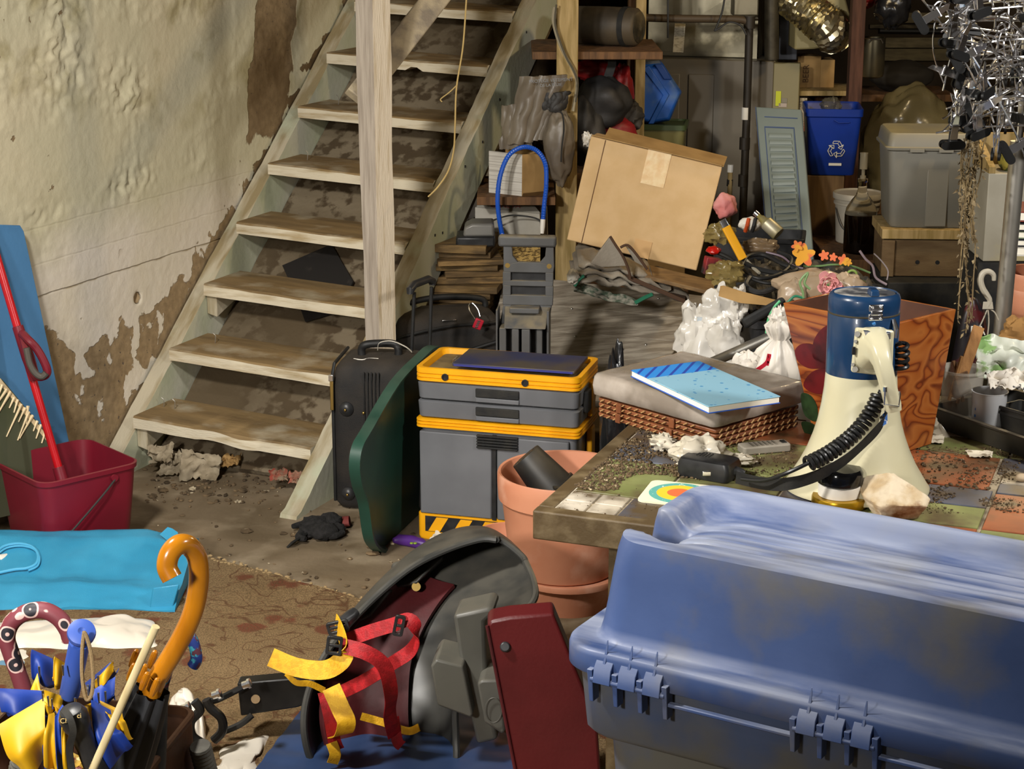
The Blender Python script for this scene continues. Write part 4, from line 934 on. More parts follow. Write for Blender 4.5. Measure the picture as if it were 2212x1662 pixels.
for q in (Lq[0].lerp(Rq[0], .08), Rq[0].lerp(Lq[0], .08), Lq[4].lerp(Rq[4], .08), Rq[4].lerp(Lq[4], .08)):
    q = q-pn*.05; MB().box((q.x, q.y+(.05 if q.y < 6.3 else -.05), q.z/2), (.05, .05, q.z)).build('leg', m_pl, plat, world=True)
for k, (u, v) in enumerate(((1242, 728), (1344, 757), (1395, 746), (1061, 698), (1422, 646), (1235, 668))):
    p = AP(u, v, pp, pn); MB().ball(p+pn*.001, .005 if k != 1 else .008, 8, 6).build('nail_head', m_chrome if k == 1 else m_steel, plat, world=True)
# ------------------------------------------------------------------ tiled table
TBY = -.365; TC = AZ(1150, 1105, .75)
table = thing('tiled_table', 'low wooden-framed table topped with a patchwork of coloured ceramic tiles', 'table', (TC.x, TC.y, 0), TBY)
IT = WM[table].inverted()
TLx, TLy = 1.35, 1.16
m_frame = pm('olive_worn_frame', '#4d3d24', .6, c2='#6f5f44', sc=5, st=(3, 3, 3), lo=.48, hi=.7, bump=.25, bsc=40)
b = MB(); z0, z1 = .69, .752
for c, d in (((TLx/2, .0175, (z0+z1)/2), (TLx, .035, z1-z0)), ((TLx/2, TLy-.0175, (z0+z1)/2), (TLx, .035, z1-z0)), ((.0175, TLy/2, (z0+z1)/2), (.035, TLy-.07, z1-z0)), ((TLx-.0175, TLy/2, (z0+z1)/2), (.035, TLy-.07, z1-z0))): b.box(c, d)
b.build('frame', m_frame, table, bevel=.004)
b = MB(); b.box((.0375, TLy/2, .7465), (.005, TLy-.08, .006)); b.box((TLx/2, .0275, .7465), (TLx-.08, .004, .006)); b.build('grout_line', pm('white_grout', '#cfc5b2', .8, c2='#8f836c', sc=30), table)
b = MB().box((TLx/2, TLy/2, .735), (TLx-.07, TLy-.07, .022)); b.build('tile_bed', pm('grimy_grout', '#a89a80', .9, c2='#5f5341', sc=15), table)
def tmat(n, c, c2): return pm('tile_'+n, c, .38, c2=c2, sc=9, lo=.45, hi=.68, bump=.05, bsc=30, c3='#54452f', sc3=11, lo3=.44, hi3=.64)
TM = dict(w=tmat('white', '#c9bfae', '#b5a993'), g=tmat('green', '#828653', '#6e7443'), s=tmat('slate', '#565a66', '#474a56'), o=tmat('orange', '#96522f', '#834628'))
cells = [(.035, .03, .097, .09, 'w'), (.1, .03, .163, .09, 'w'), (.035, .093, .097, .153, 'w'), (.1, .093, .163, .153, 'w'), (.035, .157, .215, .39, 'g'), (.167, .03, .44, .153, 's'), (.035, .394, .235, .64, 's'), (.22, .157, .44, .39, 'g'), (.24, .394, .44, .64, 'g'),
         (.444, .47, .845, .70, 'o'), (.444, .03, .60, .345, 's'), (.444, .35, .66, .465, 'w'), (.664, .35, .718, .465, 'w'), (.722, .35, .857, .465, 's'), (.604, .22, .857, .346, 'g'), (.604, .03, .857, .216, 'o'), (.862, .22, 1.08, .45, 'o'), (.862, .455, 1.08, .52, 's'), (.862, .525, 1.08, .585, 'w'), (.849, .59, 1.08, .705, 's'), (.862, .03, 1.08, .216, 'g'),
         (.035, .645, .235, .83, 'g'), (.24, .645, .44, .83, 'o'), (.444, .705, .66, .83, 's'), (.664, .705, .86, .83, 'g'), (.864, .71, 1.08, .83, 'g'), (1.085, .03, 1.31, .3, 's'), (1.085, .305, 1.31, .6, 'g'), (1.085, .605, 1.31, .83, 'o'), (.035, .835, .5, 1.12, 's'), (.505, .835, .9, 1.12, 'w'), (.905, .835, 1.31, 1.12, 'g')]
for x0, y0, x1, y1, k in cells:
    MB().box(((x0+x1)/2, (y0+y1)/2, .7465), (x1-x0-.003, y1-y0-.003, .007)).build('tile', TM[k], table, bevel=.0015)
for x, y in ((.16, .12), (TLx-.16, .12), (.16, TLy-.12), (TLx-.16, TLy-.12)):
    MB().box((x, y, .345), (.055, .055, .69)).build('leg', m_frame, table, bevel=.004)
TZ = .7505
def TP(u, v, z=TZ): return AZ(u, v, z)
rr = random.Random(21); b = MB()
def soil(u0, u1, v0, v1, n, big=1.0, keep=None):
    for k in range(n):
        u, v = rr.uniform(u0, u1), rr.uniform(v0, v1); p = TP(u, v)
        q = IT @ p
        if not (.03 < q.x < 1.3 and .03 < q.y < .98): continue
        if keep and nz((q.x*9, q.y*9, 0), 1, 3) < keep: continue
        s = (.0009+.0034*rr.random()**3)*big
        b.ball(p+V((0, 0, s*.35)), (s*rr.uniform(.7, 1.5), s*rr.uniform(.7, 1.5), s*.7), 5, 4)
soil(1240, 1520, 925, 1060, 6500, 1.0, -.12); soil(1500, 1720, 960, 1040, 700, .8, .0); soil(1930, 2212, 965, 1110, 2200, .75, .02); soil(1180, 1420, 1050, 1130, 90, .5); soil(1920, 2140, 985, 1060, 300, 1.1)
tag(b.build('potting_soil', pm('spilled_soil', '#66533a', .95, c2='#3d2f1e', sc=60, c3='#b0a080', sc3=90, lo3=.62, hi3=.66), world=True), 'spilled dry potting soil scattered over the tiled table', 'soil', kind='stuff')
# ------------------------------------------------------------------ blue tote
BA = radians(-31); BO = AZ(1205, 1385, .72)
tote = thing('blue_tote', 'big dusty blue lidded storage tote in front of the tiled table', 'storage tote', (BO.x, BO.y, 0), BA)
LL, LD = 1.03, .475
def rsub(w, d, r, n=240):
    P = [V(p) for p in [(x, y, 0) for x, y in rrect(w, d, r, 10)]]; P.append(P[0]); L = [0]
    for a, c in zip(P, P[1:]): L.append(L[-1]+(c-a).length)
    out = []; j = 0
    for k in range(n):
        s = L[-1]*k/n
        while L[j+1] < s: j += 1
        out.append(P[j].lerp(P[j+1], (s-L[j])/max(1e-9, L[j+1]-L[j])))
    return out
def sst(a, c, x): t = min(1, max(0, (x-a)/(c-a))); return t*t*(3-2*t)
def lidz(x, y, d):
    rise = sst(.034, .068, d); z = .181*rise
    z -= .030*sst(.085, .125, d)*(.25+.75*sst(.10, .36, y))                      # recessed panel inside the raised edge
    z += .004*math.exp(-((y-LD+.075)/.035)**2)*rise   # higher back ridge
    nt = sst(.062, .040, abs(y-.185))*sst(.155, .105, x) # grip notch at the end
    z -= nt*max(0, z-.085)
    z -= .02*sst(.22, .08, x)*sst(.10, .14, d)         # panel slopes towards the grip
    if d > .10:
        for gy in (.150, .187, .224, .261, .31): z -= .008*math.exp(-((y-gy)/.0032)**2)*sst(.14, .18, x)
    return z
b = MB(); rings = []
ds = [-.004, -.006, -.006, -.004, .0, .006, .014, .022, .030, .036, .042, .048, .054, .060, .066, .074, .084, .094, .104, .114, .124, .136, .146, .150]+[.154+.0024*i for i in range(33)]
for k, d in enumerate(ds):
    r = max(.012, .075-d*.28); rw = rsub(LL-2*d, LD-2*d, min(r, (LD-2*d)/2-.0005), 420)
    if k < 4: zz = [-.045, -.043, -.012, -.004][k]; rings.append([(p.x+LL/2, p.y+LD/2, zz) for p in rw])
    else: rings.append([(p.x+LL/2, p.y+LD/2, lidz(p.x+LL/2, p.y+LD/2, d)) for p in rw])
b.loft([[(x, y, z+.72) for x, y, z in r] for r in rings], cap0=False)
m_tote = pm('blue_tote_plastic', '#475c8c', .42, c2='#3d517f', sc=4, dust=('#b3bacd', .68, 3.2, (1.2, 7, 7)), c3='#6a6864', sc3=6, lo3=.47, hi3=.70, spec=.55, bump=.05, bsc=90)
lidp = b.build('lid', m_tote, tote, smooth=60)
def bring(off, z, r=.06, n=120): return [(p.x+LL/2, p.y+LD/2, z) for p in rsub(LL-2*off, LD-2*off, r, n)]
m_toteb = pm('blue_tote_body', '#45526f', .45, c2='#39455f', sc=3, c3='#5b5952', sc3=5, lo3=.42, hi3=.62)
b = MB(); b.loft([bring(*q) for q in ((.095, 0, .07), (.085, .02, .07), (.055, .535, .06), (.03, .545, .06), (.022, .555, .06), (.014, .66, .06), (.012, .675, .06))]); b.build('body', m_toteb, tote, smooth=40)
for xa, xb in ((.072, .213), (.442, .581), (.812, .95)):
    h = MB(); n = 3
    h.tube([(xa, -.012, .672), (xb, -.012, .672)], .006, 8)
    for k in range(4):
        x = xa+(xb-xa)*k/3; h.loft([[(x-.005, -.018, .69), (x+.005, -.018, .69), (x+.004, -.010, .628), (x-.004, -.010, .628)], [(x-.005, .006, .69), (x+.005, .006, .69), (x+.004, .012, .628), (x-.004, .012, .628)]])
    for k in range(3):
        x = xa+(xb-xa)*(k+.5)/3; w = (xb-xa)/3-.014
        h.loft([[(x-w/2, -.020, .668), (x+w/2, -.020, .668), (x+w/2, -.016, .694), (x-w/2, -.016, .694)], [(x-w/2, -.004, .668), (x+w/2, -.004, .668), (x+w/2, -.002, .71), (x-w/2, -.002, .71)]])
        h.loft([[(x-.003, -.014, .69), (x+.003, -.014, .69), (x+.003, -.002, .72), (x-.003, -.002, .72)], [(x-.002, -.005, .69), (x+.002, -.005, .69), (x+.002, .004, .742), (x-.002, .004, .742)]])
    h.build('hinge', m_tote, tote, bevel=.0015)
for xa, xb in ((.225, .432), (.592, .80)):
    MB().box(((xa+xb)/2, -.004, .655), (xb-xa+.03, .012, .007)).build('rim_bar', m_tote, tote, bevel=.002)
# ------------------------------------------------------------------ megaphone
mc = TP(1850, 1053); m_top = AY(1868, 630, mc.y+.02)
mega = thing('megaphone', 'cream megaphone with a blue battery barrel standing on its bell on the tiled table', 'megaphone', mc, 0)
axm = (m_top-mc); MH = axm.length; axm.normalize(); TM_ = frame((0, 0, 0), (1, 0, 0), None, axm) if 0 else (V((0, 0, 1)).rotation_difference(axm).to_matrix().to_4x4())
m_crm = pm('cream_plastic', '#cfc8a8', .28, c2='#c6be9c', sc=5, coat=.25); m_mb = pm('megaphone_blue', '#17395f', .3, c2='#143252', sc=6, coat=.3)
q = MH
b = MB(); b.lathe([(.150, .0), (.1505, .006), (.146, .012), (.135, .030), (.120, .055), (.106, .085), (.095, .115), (.0865, .145), (.080, .18), (.0755, .215), (.073, .25), (.072, .26), (.06, .26), (.06, .2), (.08, .13), (.13, .02)], 64, TM_, cap0=False, cap1=False, closed=True); b.build('bell', m_crm, mega, smooth=60)
b = MB(); b.lathe([(.0715, .245), (.0735, .248), (.0735, .372), (.0725, .374), (.0725, .377), (.0735, .379), (.0735, q-.012), (.071, q-.004), (.066, q), (.064, q-.006), (.001, q-.006)], 64, TM_, cap0=True); b.build('barrel', m_mb, mega, smooth=40)
MB().lathe([(.0728, .3735), (.0738, .3745), (.0738, .3765), (.0728, .3775)], 64, TM_).build('lid_seam', pm('brown_seam', '#3d3626', .6), mega)
b = MB(); b.lathe([(.001, q-.0055), (.063, q-.0055), (.062, q-.002), (.058, q-.0035), (.001, q-.0035)], 48, TM_); b.build('dusty_cap', pm('dusty_dark_cap', '#3b3c40', .7, c2='#b3afa8', sc=11, lo=.46, hi=.58), mega)
b = MB(); b.loft([[(x*.5, y*.5, q-.004) for x, y in rrect(.05, .10, .01)], [(x*.42, y*.42, q+.014) for x, y in rrect(.05, .10, .01)]], TM_ @ Matrix.Translation((.012, -.030, 0)) @ Matrix.Scale(.8, 4)@ Matrix.Translation((0, 0, q*.25)) ); b.build('lid_tab', m_mb, mega, bevel=.003)
IMg = WM[mega].inverted()
def mg(u, v, dy): return IMg @ AY(u, v, mc.y+dy)      # dy: depth against the axis, negative towards the camera
c = mg(1892, 675, -.0745); b = MB()
T = Matrix.Translation(c) @ Matrix.Rotation(.14, 4, 'Z')
b.box((0, 0, .009), (.03, .006, .014), T); b.box((0, 0, -.010), (.03, .006, .014), T); b.box((0, -.004, 0), (.024, .008, .010), T); b.build('latch', m_chrome, mega, bevel=.002)
for dx in (-.009, .009):
    for dz in (.011, -.013): MB().ball(T @ V((dx, -.005, dz)), .003, 8, 6).build('latch_rivet', m_chrome, mega)
MB().ball(mg(1888, 699, -.0735), .0042, 10, 8).build('blue_button', pm('light_blue_dot', '#2f6fae', .3), mega)
# grip: mounting plate, bracket and pistol handle
pl0 = [(1846, 708), (1898, 712), (1898, 800), (1836, 804)]
b = MB(); A = [mg(1846, 706, -.073), mg(1928, 712, -.066), mg(1924, 812, -.066), mg(1836, 802, -.073)]
B2 = [p+V((.002, -.012, 0)) for p in A]; b.loft([A, B2]); b.build('mount_plate', m_crm, mega, bevel=.004)
b = MB(); sec = []
for (u, v, dy, w, h) in ((1886, 752, -.075, .078, .085), (1890, 752, -.090, .066, .074), (1894, 756, -.105, .050, .058), (1900, 765, -.122, .040, .048), (1906, 785, -.135, .034, .040), (1914, 815, -.14, .032, .036), (1922, 848, -.14, .031, .034), (1928, 872, -.138, .032, .032), (1930, 886, -.137, .030, .028)):
    sec.append((mg(u, v, dy), w, h))
rings = []
for k, (p, w, h) in enumerate(sec):
    d = (sec[min(k+1, len(sec)-1)][0]-sec[max(k-1, 0)][0]).normalized(); xx = V((1, .12, 0)); xx = (xx-d*xx.dot(d)).normalized(); yy = d.cross(xx)
    rings.append([p+xx*x*w/.08+yy*y*h/.08 for x, y in rrect(.08, .08, .026, 5)])
b.loft(rings); b.build('pistol_grip', m_crm, mega, smooth=60)
b = MB(); A = [mg(1866, 716, -.094), mg(1924, 720, -.09), mg(1924, 733, -.10), mg(1872, 731, -.102)]; b.loft([A, [p+V((0, .006, .001)) for p in A]]); b.build('metal_insert', m_chrome, mega)
for (u, v, dy, r) in ((1852, 722, -.087, .006), (1848, 738, -.087, .0035), (1842, 788, -.087, .0035), (1847, 798, -.087, .006)):
    MB().cyl(mg(u, v, dy+.004), mg(u, v, dy-.003), r, 12).build('screw', m_steel, mega)
MB().box(mg(1844, 758, -.089), (.007, .006, .016)).build('switch', m_black, mega, bevel=.001)
b = MB(); loop = [(1913, 845), (1911, 872), (1942, 876), (1944, 850)]
b.tube([mg(1912, 838, -.158), mg(1910, 874, -.158), mg(1941, 878, -.152), mg(1944, 852, -.150), mg(1942, 846, -.148)], .0022, 6); b.build('wire_loop', m_chrome, mega)
MB().tube([mg(1912, 836, -.158), mg(1912, 846, -.158)], .004, 8).build('loop_pin', m_chrome, mega)
b = MB(); b.tube([mg(1930, 690, -.04), mg(1936, 712, -.05), mg(1934, 730, -.05)], [.004, .006, .004], 8); b.build('side_clip', m_chrome, mega)
m_cord = pm('coil_cord', '#1b1b1b', .38)
def coil(path, R0, turns, r, n=14):
    P = spline(path, 12); L = [0]
    for a, c in zip(P, P[1:]): L.append(L[-1]+(c-a).length)
    out = []; N_ = int(turns*n); j = 0
    for k in range(N_+1):
        s = L[-1]*k/N_
        while j < len(P)-2 and L[j+1] < s: j += 1
        t = (s-L[j])/max(1e-9, L[j+1]-L[j]); p = P[j].lerp(P[j+1], t); d = (P[j+1]-P[j]).normalized()
        x = d.orthogonal() if abs(d.y) > .95 else V((0, 1, 0)); x = (x-d*x.dot(d)).normalized(); y = d.cross(x); a = 2*pi*k/n
        out.append(p+(x*cos(a)+y*sin(a))*R0)
    return out
cp_ = [mg(1745, 1003, -.168), mg(1790, 980, -.15), mg(1835, 947, -.128), mg(1865, 915, -.112), (mg(1892, 872, -.102)), (mg(1900, 848, -.099))]
b = MB(); b.tube(coil(cp_, .0135, 21, .0042), .0042, 7); b.build('coiled_cord', m_cord, mega)
b = MB(); b.tube(coil([mg(1946, 800, -.02), mg(1948, 760, -.02), mg(1945, 738, -.02)], .013, 4.5, .0045), .0045, 7); b.build('coiled_cord', m_cord, mega)
st_ = [mg(1590, 1032, -.06), mg(1650, 1045, -.09), mg(1700, 1046, -.15), mg(1760, 1030, -.157), mg(1820, 998, -.142), mg(1870, 955, -.112), mg(1905, 915, -.095), mg(1917, 880, -.082), mg(1920, 860, -.078)]
MB().ribbon(spline(st_, 8), [V((.25, -.15, 1))]*(8*8+1), .026, .002).build('carry_strap', m_blackmat, mega, smooth=60)
A = [mg(1900, 902, -.088), mg(1917, 886, -.08), mg(1917, 915, -.086), mg(1905, 922, -.09)]; MB().loft([A, [p+V((0, .001, 0)) for p in A]]).build('blue_label', pm('blue_white_label', '#3f6fb5', .5, c2='#d5d5d5', sc=90, lo=.5, hi=.52), mega)
# microphone
mic_p = TP(1540, 1030); mic = thing('hand_microphone', 'black hand microphone on a cord lying on the table beside the megaphone', 'microphone', mic_p, .0)
b = MB(); P4 = [(1475, 1018), (1583, 1046)]
fx = (TP(1590, 1050)-TP(1476, 1030)); ln = fx.length; fx.normalize(); T = frame(TP(1532, 1028), fx, (0, 0, 0), (0, 0, 1)); T = WM[mic].inverted() @ T
b.loft([ring(rrect(ln*w, .075*w, .012, 4), z) for z, w in ((.001, .94), (.008, 1), (.030, 1), (.040, .93), (.042, .85))], T); b.build('case', m_black, mic, smooth=40)
b = MB(); 
for i in range(5):
    for j in range(4): b.cyl(T @ V((-.03+i*.007, .0+j*.007, .0418)), T @ V((-.03+i*.007, .0+j*.007, .0430)), .0018, 6)
b.build('sound_holes', m_blackmat, mic)
MB().box((T @ V((.012, -.040, .018))), (.018, .004, .010), ).build('push_button', m_chrome, mic, bevel=.001)
MB().tube([T @ V((ln/2-.004, 0, .02)), T @ V((ln/2+.014, .002, .02)), T @ V((ln/2+.02, .002, .018))], [.012, .008, .005], 10).build('strain_relief', m_black, mic)
MB().tube(spline([AY(1602, 1035, mc.y-.08), AY(1650, 1038, mc.y-.12), AY(1700, 1022, mc.y-.16), AY(1748, 1000, mc.y-.165)], 8), .0042, 8).build('cord', m_cord, mic, world=True)
# jar with black lid
jp = AY(1812, 1080, 3.56); jp = TP(1812, 1092); jar = thing('black_lidded_jar', 'small gold tin topped by a white and black cap beside the megaphone', 'jar', jp)
mk = lambda prof, n, m: MB().lathe(prof, 36).build(n, m, jar, smooth=40)
mk([(.054, 0), (.056, .004), (.056, .018), (.054, .022), (.045, .023)], 'gold_tin', pm('gold_lacquer', '#b08a1c', .28, .7))
mk([(.040, .022), (.0435, .024), (.0435, .046), (.040, .048)], 'white_band', m_white)
mk([(.042, .048), (.046, .051), (.046, .073), (.041, .081), (.02, .083), (.001, .0832)], 'black_cap', pm('gloss_black', '#0d0d0e', .12))
# rock
rk = TP(1936, 1112)
rr = random.Random(23); PL = [(V((rr.uniform(-1, 1), rr.uniform(-1, 1), rr.uniform(-.6, 1))).normalized(), rr.uniform(.66, .95)) for k in range(17)]+[(V((.5, -.45, .74)).normalized(), .62), (V((0, 0, -1)), .72), (V((-.5, -.6, .6)).normalized(), .7)]
b = MB(); b.ball((0, 0, .030), (.082, .056, .050), 72, 44, lambda d: min([1.15]+[h/d.dot(n) for n, h in PL if d.dot(n) > .05])+.025*nz(d, 5, 2)+.015*nz(d, 13, 4))
for p in b.v: p.z = max(p.z, 0)
ox = b.build('rock', pm('quartz_rock', '#cfbfa4', .75, c2='#b59c76', sc=22, c3='#7a5128', sc3=17, lo3=.56, hi3=.66, bump=.4, bsc=70), smooth=40, loc=rk, rot=(0, 0, -.5)); tag(ox, 'pale rough quartz rock on the tiles next to the black lidded jar', 'rock')
# coaster
cs = thing('coaster', 'square coaster printed with teal, yellow and orange rings at the edge of the blue tote', 'coaster', TP(1468, 1070), TBY+.05)
MB().loft([ring(rrect(.15, .14, .016), z) for z in (0, .004)]).build('card', pm('coaster_cream', '#e9dfbf', .5), cs)
for k, (r, m) in enumerate(((.064, pm('coaster_teal', '#5aa39a', .5, c2='#cfe0d0', sc=120, lo=.62, hi=.64)), (.048, pm('coaster_yellow', '#f0be30', .5)), (.026, pm('coaster_orange', '#d9683a', .5)))):
    MB().lathe([(r, .004+.0004*k), (r, .0046+.0004*k)], 36).build('printed_ring', m, cs)
# knotted bag and calculator
m_clear = pm('milky_film', '#cdc3ae', .22, c2='#d8cfbe', sc=10, alpha=.85, bump=.3, bsc=25)
kb_ = thing('knotted_bag', 'knotted cloudy plastic bag lying on the soil behind the microphone', 'bag', TP(1500, 1010))
b = blob(.062, .045, .036, .38, 2.6, 4, 36, 24, flat=.02)
b.build('bulge', m_clear, kb_, loc=(.012, .012, .026), smooth=50)
b = blob(.026, .02, .018, .6, 4, 9, 24, 16); b.build('knot_tails', m_clear, kb_, loc=(IMg*0 if 0 else WM[kb_].inverted() @ (TP(1432, 975)+V((0, 0, .022)))), smooth=50)
MB().tube([WM[kb_].inverted() @ (TP(u, v)+V((0, 0, z))) for u, v, z in ((1432, 975, .022), (1452, 985, .02), (1475, 995, .03))], [.016, .007, .018], 12).build('knot', m_clear, kb_, smooth=60)
b = blob(.035, .02, .012, .5, 4, 12, 24, 16, flat=.01); b.build('loose_end', m_clear, kb_, loc=(WM[kb_].inverted() @ (TP(1595, 1005)+V((0, 0, .012)))), smooth=50)
rm = thing('grey_remote', 'dusty grey slotted plastic remote lying in front of the wicker panels', 'remote', TP(1650, 975), .28)
MB().loft([ring(rrect(.115, .042, .008), z) for z in (0, .014, .018)]).build('case', pm('dusty_grey_case', '#8c8578', .7, c2='#7b7468', sc=8), rm, bevel=.003)
for k in range(6): MB().box((-.03+.011*k, 0, .0185), (.004, .03, .002)).build('slot', pm('slot_grey', '#6a6459', .8), rm)
MB().box((.046, 0, .019), (.010, .018, .002)).build('window', m_black, rm)
# ------------------------------------------------------------------ wicker panels, wrapped pack, notebook
k0, k1, k2 = TP(1541, 975), TP(1290, 900), TP(1715, 925)
ex_ = (k0-k1); WL_ = ex_.length; wy = math.atan2(ex_.y, ex_.x); WD_ = .30
def wk(u, v): return (k1)
m_wick = pm('brown_resin_wicker', '#7d4a2c', .45, c2='#693b22', sc=40)
m_wickl = pm('pale_wicker', '#b08a5c', .5)  # paler strand colour over the brown weave
wc = V((k1.x, k1.y, TZ))
for lv in range(2):
    t = thing('wicker_panel', ('folded brown wicker panel resting directly on the table, bottom of the pair', 'folded brown wicker panel sandwiched under the plastic wrapped pack')[lv], 'wicker panel', wc+V((0, 0, .002+.024*lv)), wy-.01+.03*lv, 'folded wicker panels')
    for j in range(2):
        o = MB().loft([ring(rrect(WL_, WD_, .008, 2, WL_/2, WD_/2), z+.012*j) for z in (0, .009)]).build('weave_sheet', m_wick, t, bevel=.002)
        b = MB()
        for k in range(16 if j == 0 else 14):
            x = .012+k*(WL_-.02)/16; b.tube([(x, -.002, .002+.012*j), (x+.012, -.003, .0085+.012*j)], .0016, 5)
        for k in range(13):
            y = .01+k*WD_/13.5; b.tube([(WL_+.001, y, .001+.012*j), (WL_+.002, y+.009, .0085+.012*j)], .002, 5)
        b.build('weave_strands', m_wickl, o)['kind'] = 'stuff'
    for k in (0.2, .65): MB().box((WL_*k, -.003, .010), (.016, .006, .022)).build('corner_band', m_wick, t, bevel=.001)
    if 0: b.build('corner_band', m_wick, t, bevel=.001); MB().box((WL_+.002, .03, .010), (.006, .02, .022)).build('corner_band', m_wick, t, bevel=.001)
PZ = TZ+.052
pk = thing('wrapped_pack', 'flat pack wrapped in dusty clear plastic on top of the brown wicker panels', 'pack', (k1.x-.004, k1.y, PZ), wy+.01)
m_pack = pm('pack_contents', '#6b5340', .8, c2='#85766a', sc=3, st=(1, 1, 9)); m_wrap = pm('dusty_wrap', '#b9aea2', .2, c2='#8f8478', sc=7, lo=.42, hi=.6, bump=.6, bsc=22, alpha=.78, dust=('#857969', .85, 9))
MB().loft([ring(rrect(WL_-.01, WD_-.01, .01, 3, WL_/2, WD_/2+.005), z) for z in (.002, .048)]).build('panels', m_pack, pk)
b = MB(); rings = []
for z, k in ((0, .004), (.004, -.003), (.025, -.005), (.046, -.004), (.053, .0), (.055, .012), (.053, .05), (.053, .1)):
    rings.append([(p.x+WL_/2+.003*nz((p.x*30, p.y*30, z*40), 1, 3), p.y+WD_/2+.005+.003*nz((p.x*30, p.y*30, z*40), 1, 6), z+(.0025*nz((p.x*22, p.y*22, 0), 1, 2) if z > .01 else 0)) for p in rsub(WL_+.012-2*k, WD_+.012-2*k, .014, 160)])
b.loft(rings); b.build('plastic_wrap', m_wrap, pk, smooth=60)
bz = PZ+.0605; nbk = AZ(1362, 813, bz), AZ(1530, 893, bz-.0), AZ(1663, 862, bz), AZ(1489, 800, bz)
bx = (nbk[1]-nbk[0]); NW = bx.length; by_ = (nbk[2]-nbk[1]).length
nt_ = thing('notebook', 'light blue hardback notebook with spots lying on the plastic wrapped pack', 'notebook', V((nbk[0].x, nbk[0].y, bz-.002)), math.atan2(bx.y, bx.x))
MB().box((NW/2, by_/2, .0085), (NW-.004, by_-.005, .012)).build('pages', pm('paper_pages', '#e9e3d3', .8), nt_)
m_nb = bpy.data.materials.new('notebook_cover'); m_nb.use_nodes = True
def nbm():
    nt = m_nb.node_tree; N = nt.nodes; L = nt.links; B = N['Principled BSDF']; B.inputs['Roughness'].default_value = .35
    tc = N.new('ShaderNodeTexCoord'); v = N.new('ShaderNodeTexVoronoi'); v.inputs['Scale'].default_value = 48; v.inputs['Randomness'].default_value = .6; L.new(tc.outputs['Object'], v.inputs['Vector'])
    sp = N.new('ShaderNodeSeparateXYZ'); L.new(tc.outputs['Object'], sp.inputs[0])
    def mr(x, a, b):
        n = N.new('ShaderNodeMapRange'); n.inputs[1].default_value = a; n.inputs[2].default_value = b; L.new(x, n.inputs[0]); return n.outputs[0]
    def mix(f, a, b):
        x = N.new('ShaderNodeMix'); x.data_type = 'RGBA'; L.new(f, x.inputs[0])
        for s_, q in ((6, a), (7, b)):
            if isinstance(q, tuple): x.inputs[s_].default_value = q
            else: L.new(q, x.inputs[s_])
        return x.outputs[2]
    c = mix(mr(v.outputs['Distance'], .3, .27), lin('#86b3c8'), lin('#3f87b8'))
    w = N.new('ShaderNodeTexWave'); w.inputs['Scale'].default_value = 18; w.bands_direction = 'DIAGONAL'; L.new(tc.outputs['Object'], w.inputs['Vector'])
    s = mix(mr(w.outputs['Fac'], .8, .84), lin('#2f86d4'), lin('#2743a0'))
    c = mix(mr(sp.outputs['X'], NW*.245, NW*.24), c, s); L.new(c, B.inputs['Base Color'])
nbm()
MB().box((NW/2, by_/2, .016), (NW, by_, .0025)).build('front_cover', m_nb, nt_, bevel=.001)
MB().box((NW/2, by_/2, .0012), (NW, by_, .0025)).build('back_cover', pm('nb_blue', '#2b56b0', .4), nt_, bevel=.001)
# ------------------------------------------------------------------ terracotta pots by the table
m_terra = pm('terracotta_plastic', '#c98868', .6, c2='#bd7a5b', sc=5, c3='#d09a80', sc3=9, lo3=.55, hi3=.72)
def potprof(r, h, rim=.055, t=.012, tap=.80):
    return [(r*tap*.97, 0), (r*tap, .004), (r*(tap+(1-tap)*.75)-.004, h-rim-.004), (r*.94, h-rim), (r*.985, h-rim+.008), (r, h-rim*.45), (r*1.0, h-.006), (r*.985, h), (r*.95, h-.002), (r*.90, h-rim), (r*tap*.9, .02)]
pot = thing('terracotta_pot', 'large terracotta coloured plant pot half hidden behind the table corner', 'plant pot', (.145, 4.90, .105))
MB().lathe(potprof(.186, .29, .085), 48).build('pot_body', m_terra, pot, smooth=40)
lp_ = thing('terracotta_pot', 'lower terracotta pot nested under the large one beside the table', 'plant pot', (.16, 4.90, 0))
MB().lathe([(.12, 0), (.148, .085), (.158, .086), (.160, .1), (.158, .104), (.10, .104)], 48).build('pot_body', m_terra, lp_, smooth=40)
sp2 = thing('terracotta_pot', 'small terracotta pot peeping out between the yellow toolbox base and the large pot', 'plant pot', (-.015, 5.07, 0))
MB().lathe(potprof(.085, .15, .03), 32).build('pot_body', m_terra, sp2, smooth=40)
m_nurs = pm('nursery_black', '#191918', .5, c2='#2f2b24', sc=9, dust=('#5d5342', .5, 12))
def npot(name, label, loc, rot, r=.055, h=.10, grp=None):
    t = thing(name, label, 'plant pot', loc, rot=rot, group=grp)
    MB().lathe([(r*.72, 0), (r*.74, .003), (r*.96, h-.012), (r*1.06, h-.012), (r*1.08, h), (r*.98, h), (r*.7, .01)], 28).build('pot_body', m_nurs, t, smooth=40)
    for k in range(6): a = k*pi/3; MB().cyl((r*.5*cos(a), r*.5*sin(a), -.001), (r*.5*cos(a), r*.5*sin(a), .002), .006, 10).build('drain_hole', m_wire, t)
    return t
p = AY(1135, 985, 4.90); npot('nursery_pot', 'black nursery pot tipped upside down inside the large terracotta pot', p, (radians(160), radians(-38), .3), .062, .13)
gp_ = thing('mesh_pot', 'black slatted square pot inside the large terracotta pot', 'plant pot', AY(1222, 1042, 4.86), .3)
b = MB()
for k in range(4): b.loft([[(x, y, z) for x, y in rrect(.09-.004*k, .09-.004*k, .008, 2)] for z in (-.022*k, -.022*k-.007)])
